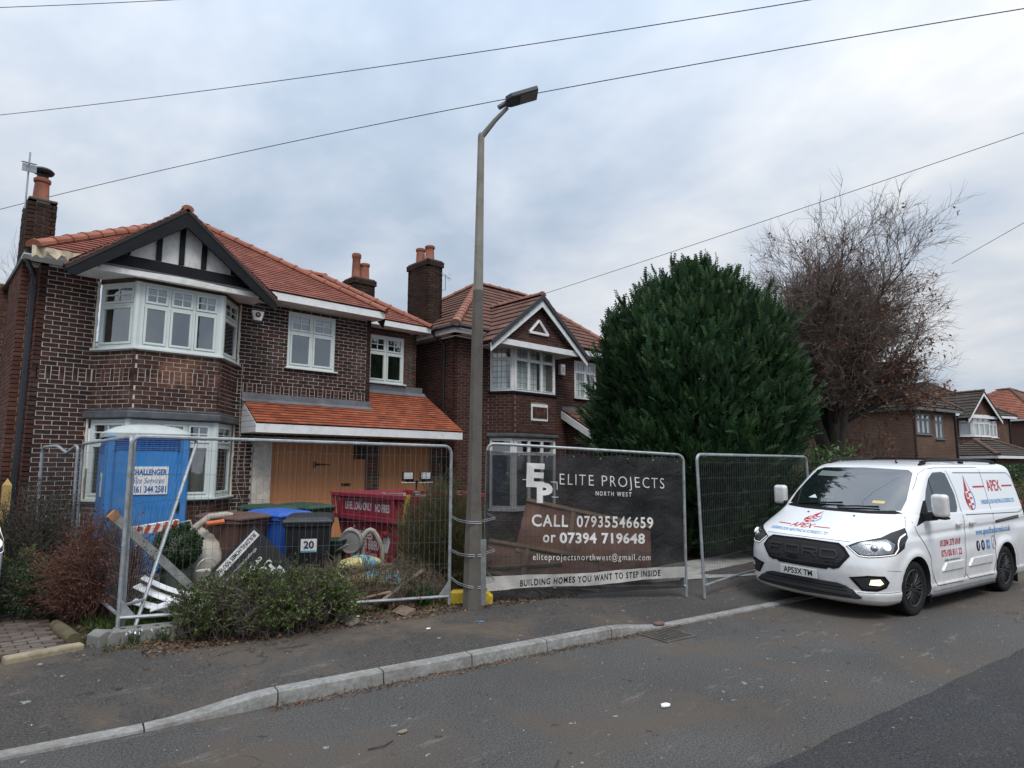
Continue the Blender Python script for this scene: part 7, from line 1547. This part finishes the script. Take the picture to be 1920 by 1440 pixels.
def shred(name, label, cat, x, y, r, m, seed, h=.012, el=1.6, rz=0):
    rr = random.Random(seed); k = 10; mb = MB(); z = ground(x, y) + .006; mb.prism([(x + (r * el * math.cos(a) * math.cos(rz) - r * math.sin(a) * math.sin(rz)) * rr.uniform(.7, 1.1), y + (r * el * math.cos(a) * math.sin(rz) + r * math.sin(a) * math.cos(rz)) * rr.uniform(.7, 1.1), z) for a in [2 * math.pi * i / k for i in range(k)]], (0, 0, h)); tag(mb.build(name, m, bevel=h * .3), label, cat, 'litter on the tarmac')
PAPER = mat('scrap_white', (.70, .70, .68), .7, var=.12, scale=30)
shred('paper_scrap', 'crumpled white scrap lying in the middle of the road', 'litter', 4.61, 3.11, .035, PAPER, 1); shred('paper_scrap', 'small white scrap on the leaves beside the fence', 'litter', 4.02, 6.92, .03, PAPER, 2); shred('plastic_scrap', 'bright green plastic scrap on the leaves by the fence corner', 'litter', 4.85, 6.58, .03, mat_flat('scrap_green', (.12, .62, .10)), 3); shred('plastic_scrap', 'thin blue plastic stick on the pavement by the street lamp', 'litter', 4.98, 5.82, .010, mat_flat('scrap_blue', (.03, .25, .50)), 4, .008, 6, R(-60)); shred('stone_chip', 'flat beige stone chip lying in the road near the kerb', 'litter', 2.79, 4.10, .025, KSTONE, 5); shred('paper_scrap', 'torn white scrap on the pavement in front of the fence', 'litter', 4.35, 5.95, .02, PAPER, 6); shred('brick_chip', 'broken brick piece on the drain grate', 'litter', 6.72, 4.60, .06, mat('brick_chip', (.15, .085, .07), .9), 7, .03, 1.8)
def road_twig(label, pts, r=.006):
    tag(MB().tube([(x, y, .008 + z) for x, y, z in pts], [r, r, r * .9, r * .8, r * .5][:len(pts)] if len(pts) <= 5 else r, 6).build('fallen_twig', BARK, smooth=True), label, 'twig', 'fallen twigs')
road_twig('long curved twig lying in the road in front of the camera', [(3.28, 3.04, 0), (3.16, 2.96, .012), (3.12, 2.88, .006), (3.18, 2.80, .004), (3.34, 2.72, 0)]); road_twig('short forked twig in the road near the kerb', [(2.46, 4.02, 0), (2.56, 3.98, .008), (2.66, 4.03, 0)], .005); road_twig('dark twig on the pavement before the hedge', [(2.9, 6.3, .12), (3.02, 6.25, .135), (3.13, 6.27, .12)], .005)
# ------------------------------------------------------------------ houses further down the street
FBR = brickmat('far_brick', [(.085, .042, .032), (.13, .06, .042)], (.19, .15, .125)); FBRB = brickmat('far_brick_brown', [(.095, .05, .035), (.13, .068, .046)], (.17, .14, .115))
FT1 = mat_rand('far_tile_grey', [(.075, .062, .055), (.095, .075, .064), (.065, .055, .05)], .9, 20, .5, blotch=.7, dirt=(.05, .055, .035)); FT2 = mat_rand('far_tile_red', [(.27, .10, .065), (.32, .125, .08), (.23, .085, .058)], .8, 20, .4, blotch=.7)
def far_house(label, loc, rz, wd, dp, ez, wins, brick, tile, gable=None, rise=2.3, porch=None, frame=WHITE, bay=None):
    t = thing('brick_house', label, 'house', loc, rz, 'far houses down the street'); Q = lambda x, y: V3((x, y, 0)); z0 = 0
    F = (Q(0, 0), X_, NF); us = [w_[:4] for w_ in wins]
    wall(None, brick, t, Q(0, 0), X_, NF, wd, 0, ez, us, lay=False); wall(None, brick, t, Q(0, dp), -Y_, -X_, dp, 0, ez, lay=False); wall(None, brick, t, Q(wd, 0), Y_, X_, dp, 0, ez, lay=False); wall(None, brick, t, Q(wd, dp), -X_, Y_, wd, 0, ez, lay=False)
    for (u0, u1, a, b, n) in wins: window(t, Q(u0, 0), X_, NF, u1 - u0, a, b, [1] * n, frame, GLASS, tr=.7, bars=None, curtain=[(.03, .97, CURT)], room=.8)
    if bay:
        x0, x1, a, b = bay; pts = [(x0, 0), (x0 + .4, -.6), (x1 - .4, -.6), (x1, 0)]
        for i in range(3):
            p, du, n, l = frame3(pts[i], pts[i + 1]); wall(None, brick, t, p, du, n, l, 0, .8, lay=False); wall(None, brick, t, p, du, n, l, 2.7, a, lay=False)
            for z0_, z1_ in ((a, b), (.85, 2.6)): window(t, p + du * .03, du, n, l - .06, z0_, z1_, [1, 1, 1] if i == 1 else [1], frame, GLASS, tr=.7, bars=None, curtain=[(.03, .97, CURT if i != 0 else CURT2)], room=.8)
            MB().fbox((p, du, n), -.04, l + .04, 2.6, 2.72, -.05, .07).build('bay_flashing', LEAD, t); MB().fbox((p, du, n), -.02, l + .02, b, b + .14, -.05, .03).build('bay_head', WPAINT, t)
    tl_ = Tiles(t, tile, 0); o = .3; sl_ = math.atan(rise / (wd / 2 + o)) if wd < dp else math.atan(rise / (dp / 2 + o)); c, s = math.cos(sl_), math.sin(sl_); hw = min(wd, dp) / 2 + o; lv = hw / c; W, D = wd + 2 * o, dp + 2 * o
    tl_.face(V3((-o, -o, ez)), X_, V3((0, c, s)), [(0, 0), (W, 0), (W - hw, lv), (hw, lv)], .28, .3, .03, deck=DECK); tl_.face(V3((-o, dp + o, ez)), -Y_, V3((c, 0, s)), [(0, 0), (D, 0), (D - hw, lv), (hw, lv)], .28, .3, .03, deck=DECK); tl_.face(V3((wd + o, -o, ez)), Y_, V3((-c, 0, s)), [(0, 0), (D, 0), (D - hw, lv), (hw, lv)], .28, .3, .03, deck=DECK)
    a, b = (V3((-o + hw, -o + hw, ez + hw * s / c)), V3((wd + o - hw, dp + o - hw, ez + hw * s / c)))
    for q in ((V3((-o, -o, ez)), a), (V3((wd + o, -o, ez)), V3((b.x, a.y, a.z))), (a, V3((a.x, b.y, a.z)) if dp > wd else V3((b.x, a.y, a.z)))):
        if (q[1] - q[0]).length > .5: ridge(t, q[0] + V3((0, 0, .04)), q[1] + V3((0, 0, .04)), mat_rand('far_ridge', [(.12, .08, .065), (.15, .10, .08)], .9, 20), .13, .45)
    MB().box((wd / 2, -o + .02, ez - .08), (W, .03, .15)).build('fascia', frame, t); MB().box((-o + .02, dp / 2, ez - .08), (.03, D, .15)).build('fascia', frame, t)
    if gable:
        cx, hw_, gz_ = gable; g = math.atan(gz_ / hw_); gc_, gs_ = math.cos(g), math.sin(g); gl_ = hw_ / gc_; yb = 2.6
        tl_.face(V3((cx - hw_, yb, ez - .35)), -Y_, V3((gc_, 0, gs_)), [(0, 0), (yb + .95, 0), (yb + .95, gl_), (0, gl_)], .28, .3, .03, deck=DECK); tl_.face(V3((cx + hw_, -.95, ez - .35)), Y_, V3((-gc_, 0, gs_)), [(0, 0), (yb + .95, 0), (yb + .95, gl_), (0, gl_)], .28, .3, .03, deck=DECK)
        MB().prism([(cx - hw_ + .2, -.62, ez - .2), (cx + hw_ - .2, -.62, ez - .2), (cx, -.62, ez - .35 + gz_ - .1)], (0, .1, 0)).build('gable_wall', brick, t); MB().box((cx, -.70, ez - .22), (hw_ * 1.8, .1, .16)).build('gable_fascia', frame, t)
        for sg in (-1, 1): MB().prism([(cx, -.93, ez - .37 + gz_), (cx + sg * hw_, -.93, ez - .37), (cx + sg * hw_, -.93, ez - .60), (cx, -.93, ez - .64 + gz_)], (0, .04, 0)).build('bargeboard', frame, t)
        ridge(t, V3((cx, -.95, ez - .33 + gz_)), V3((cx, yb, ez - .33 + gz_)), MATS['far_ridge'], .12, .45)
    if porch:
        x0, x1, z1 = porch; ps_ = math.atan(.55); tl_.face(V3((x0, -1.5, z1)), X_, V3((0, math.cos(ps_), math.sin(ps_))), [(0, 0), (x1 - x0, 0), (x1 - x0, 1.5 / math.cos(ps_)), (0, 1.5 / math.cos(ps_))], .28, .3, .03, deck=DECK); MB().box(((x0 + x1) / 2, -1.47, z1 - .08), (x1 - x0, .04, .15)).build('porch_fascia', frame, t)
        for x in (x0 + .12, x1 - .12): MB().box((x, -1.38, z1 / 2 - .08), (.14, .14, z1 - .1)).build('porch_post', frame, t)
        MB().box(((x0 + x1) / 2, -.04, 1.05), (.95, .06, 2.1)).build('door', mat_flat('far_door', (.03, .035, .04)), t)
    MB().tube([(wd - .15, -.06, .1), (wd - .15, -.06, ez - .1)], .05, 6).build('downpipe', BLACKP, t)
    tl_.finish(); return t
far_house('brown brick house half hidden by the bare tree, grey framed windows', (36.4, 9.6, 0), R(-10), 4.4, 11, 4.85, [(.15, 1.65, 3.5, 4.55, 3), (2.05, 3.0, 3.3, 4.55, 2)], FBRB, FT1, frame=mat('grey_frame', (.13, .15, .16), .5), rise=1.9)
far_house('dark brick house with a white gable and splayed white bay window down the street', (46.6, 10.4, 0), R(-18), 6.4, 9, 5.15, [(4.0, 4.9, 3.75, 4.95, 2)], FBR, FT1, gable=(2.1, 1.75, 1.75), bay=(.85, 3.45, 3.75, 4.95), porch=(4.3, 6.6, 2.4), rise=2.4)
far_house('farthest brick house with a red tiled roof at the end of the row', (57.5, 7.4, 0), R(-20), 8, 9, 5.3, [(.6, 2.0, 3.8, 4.9, 2), (5, 6.4, 3.8, 4.9, 2)], FBR, FT2, rise=2.6, porch=(3, 5, 2.4))
far_house('low brick wing with grey tiled lean to roof beside the half hidden house', (42.6, 7.6, 0), R(-12), 5.0, 3, 2.5, [], FBR, FT1, rise=.9)
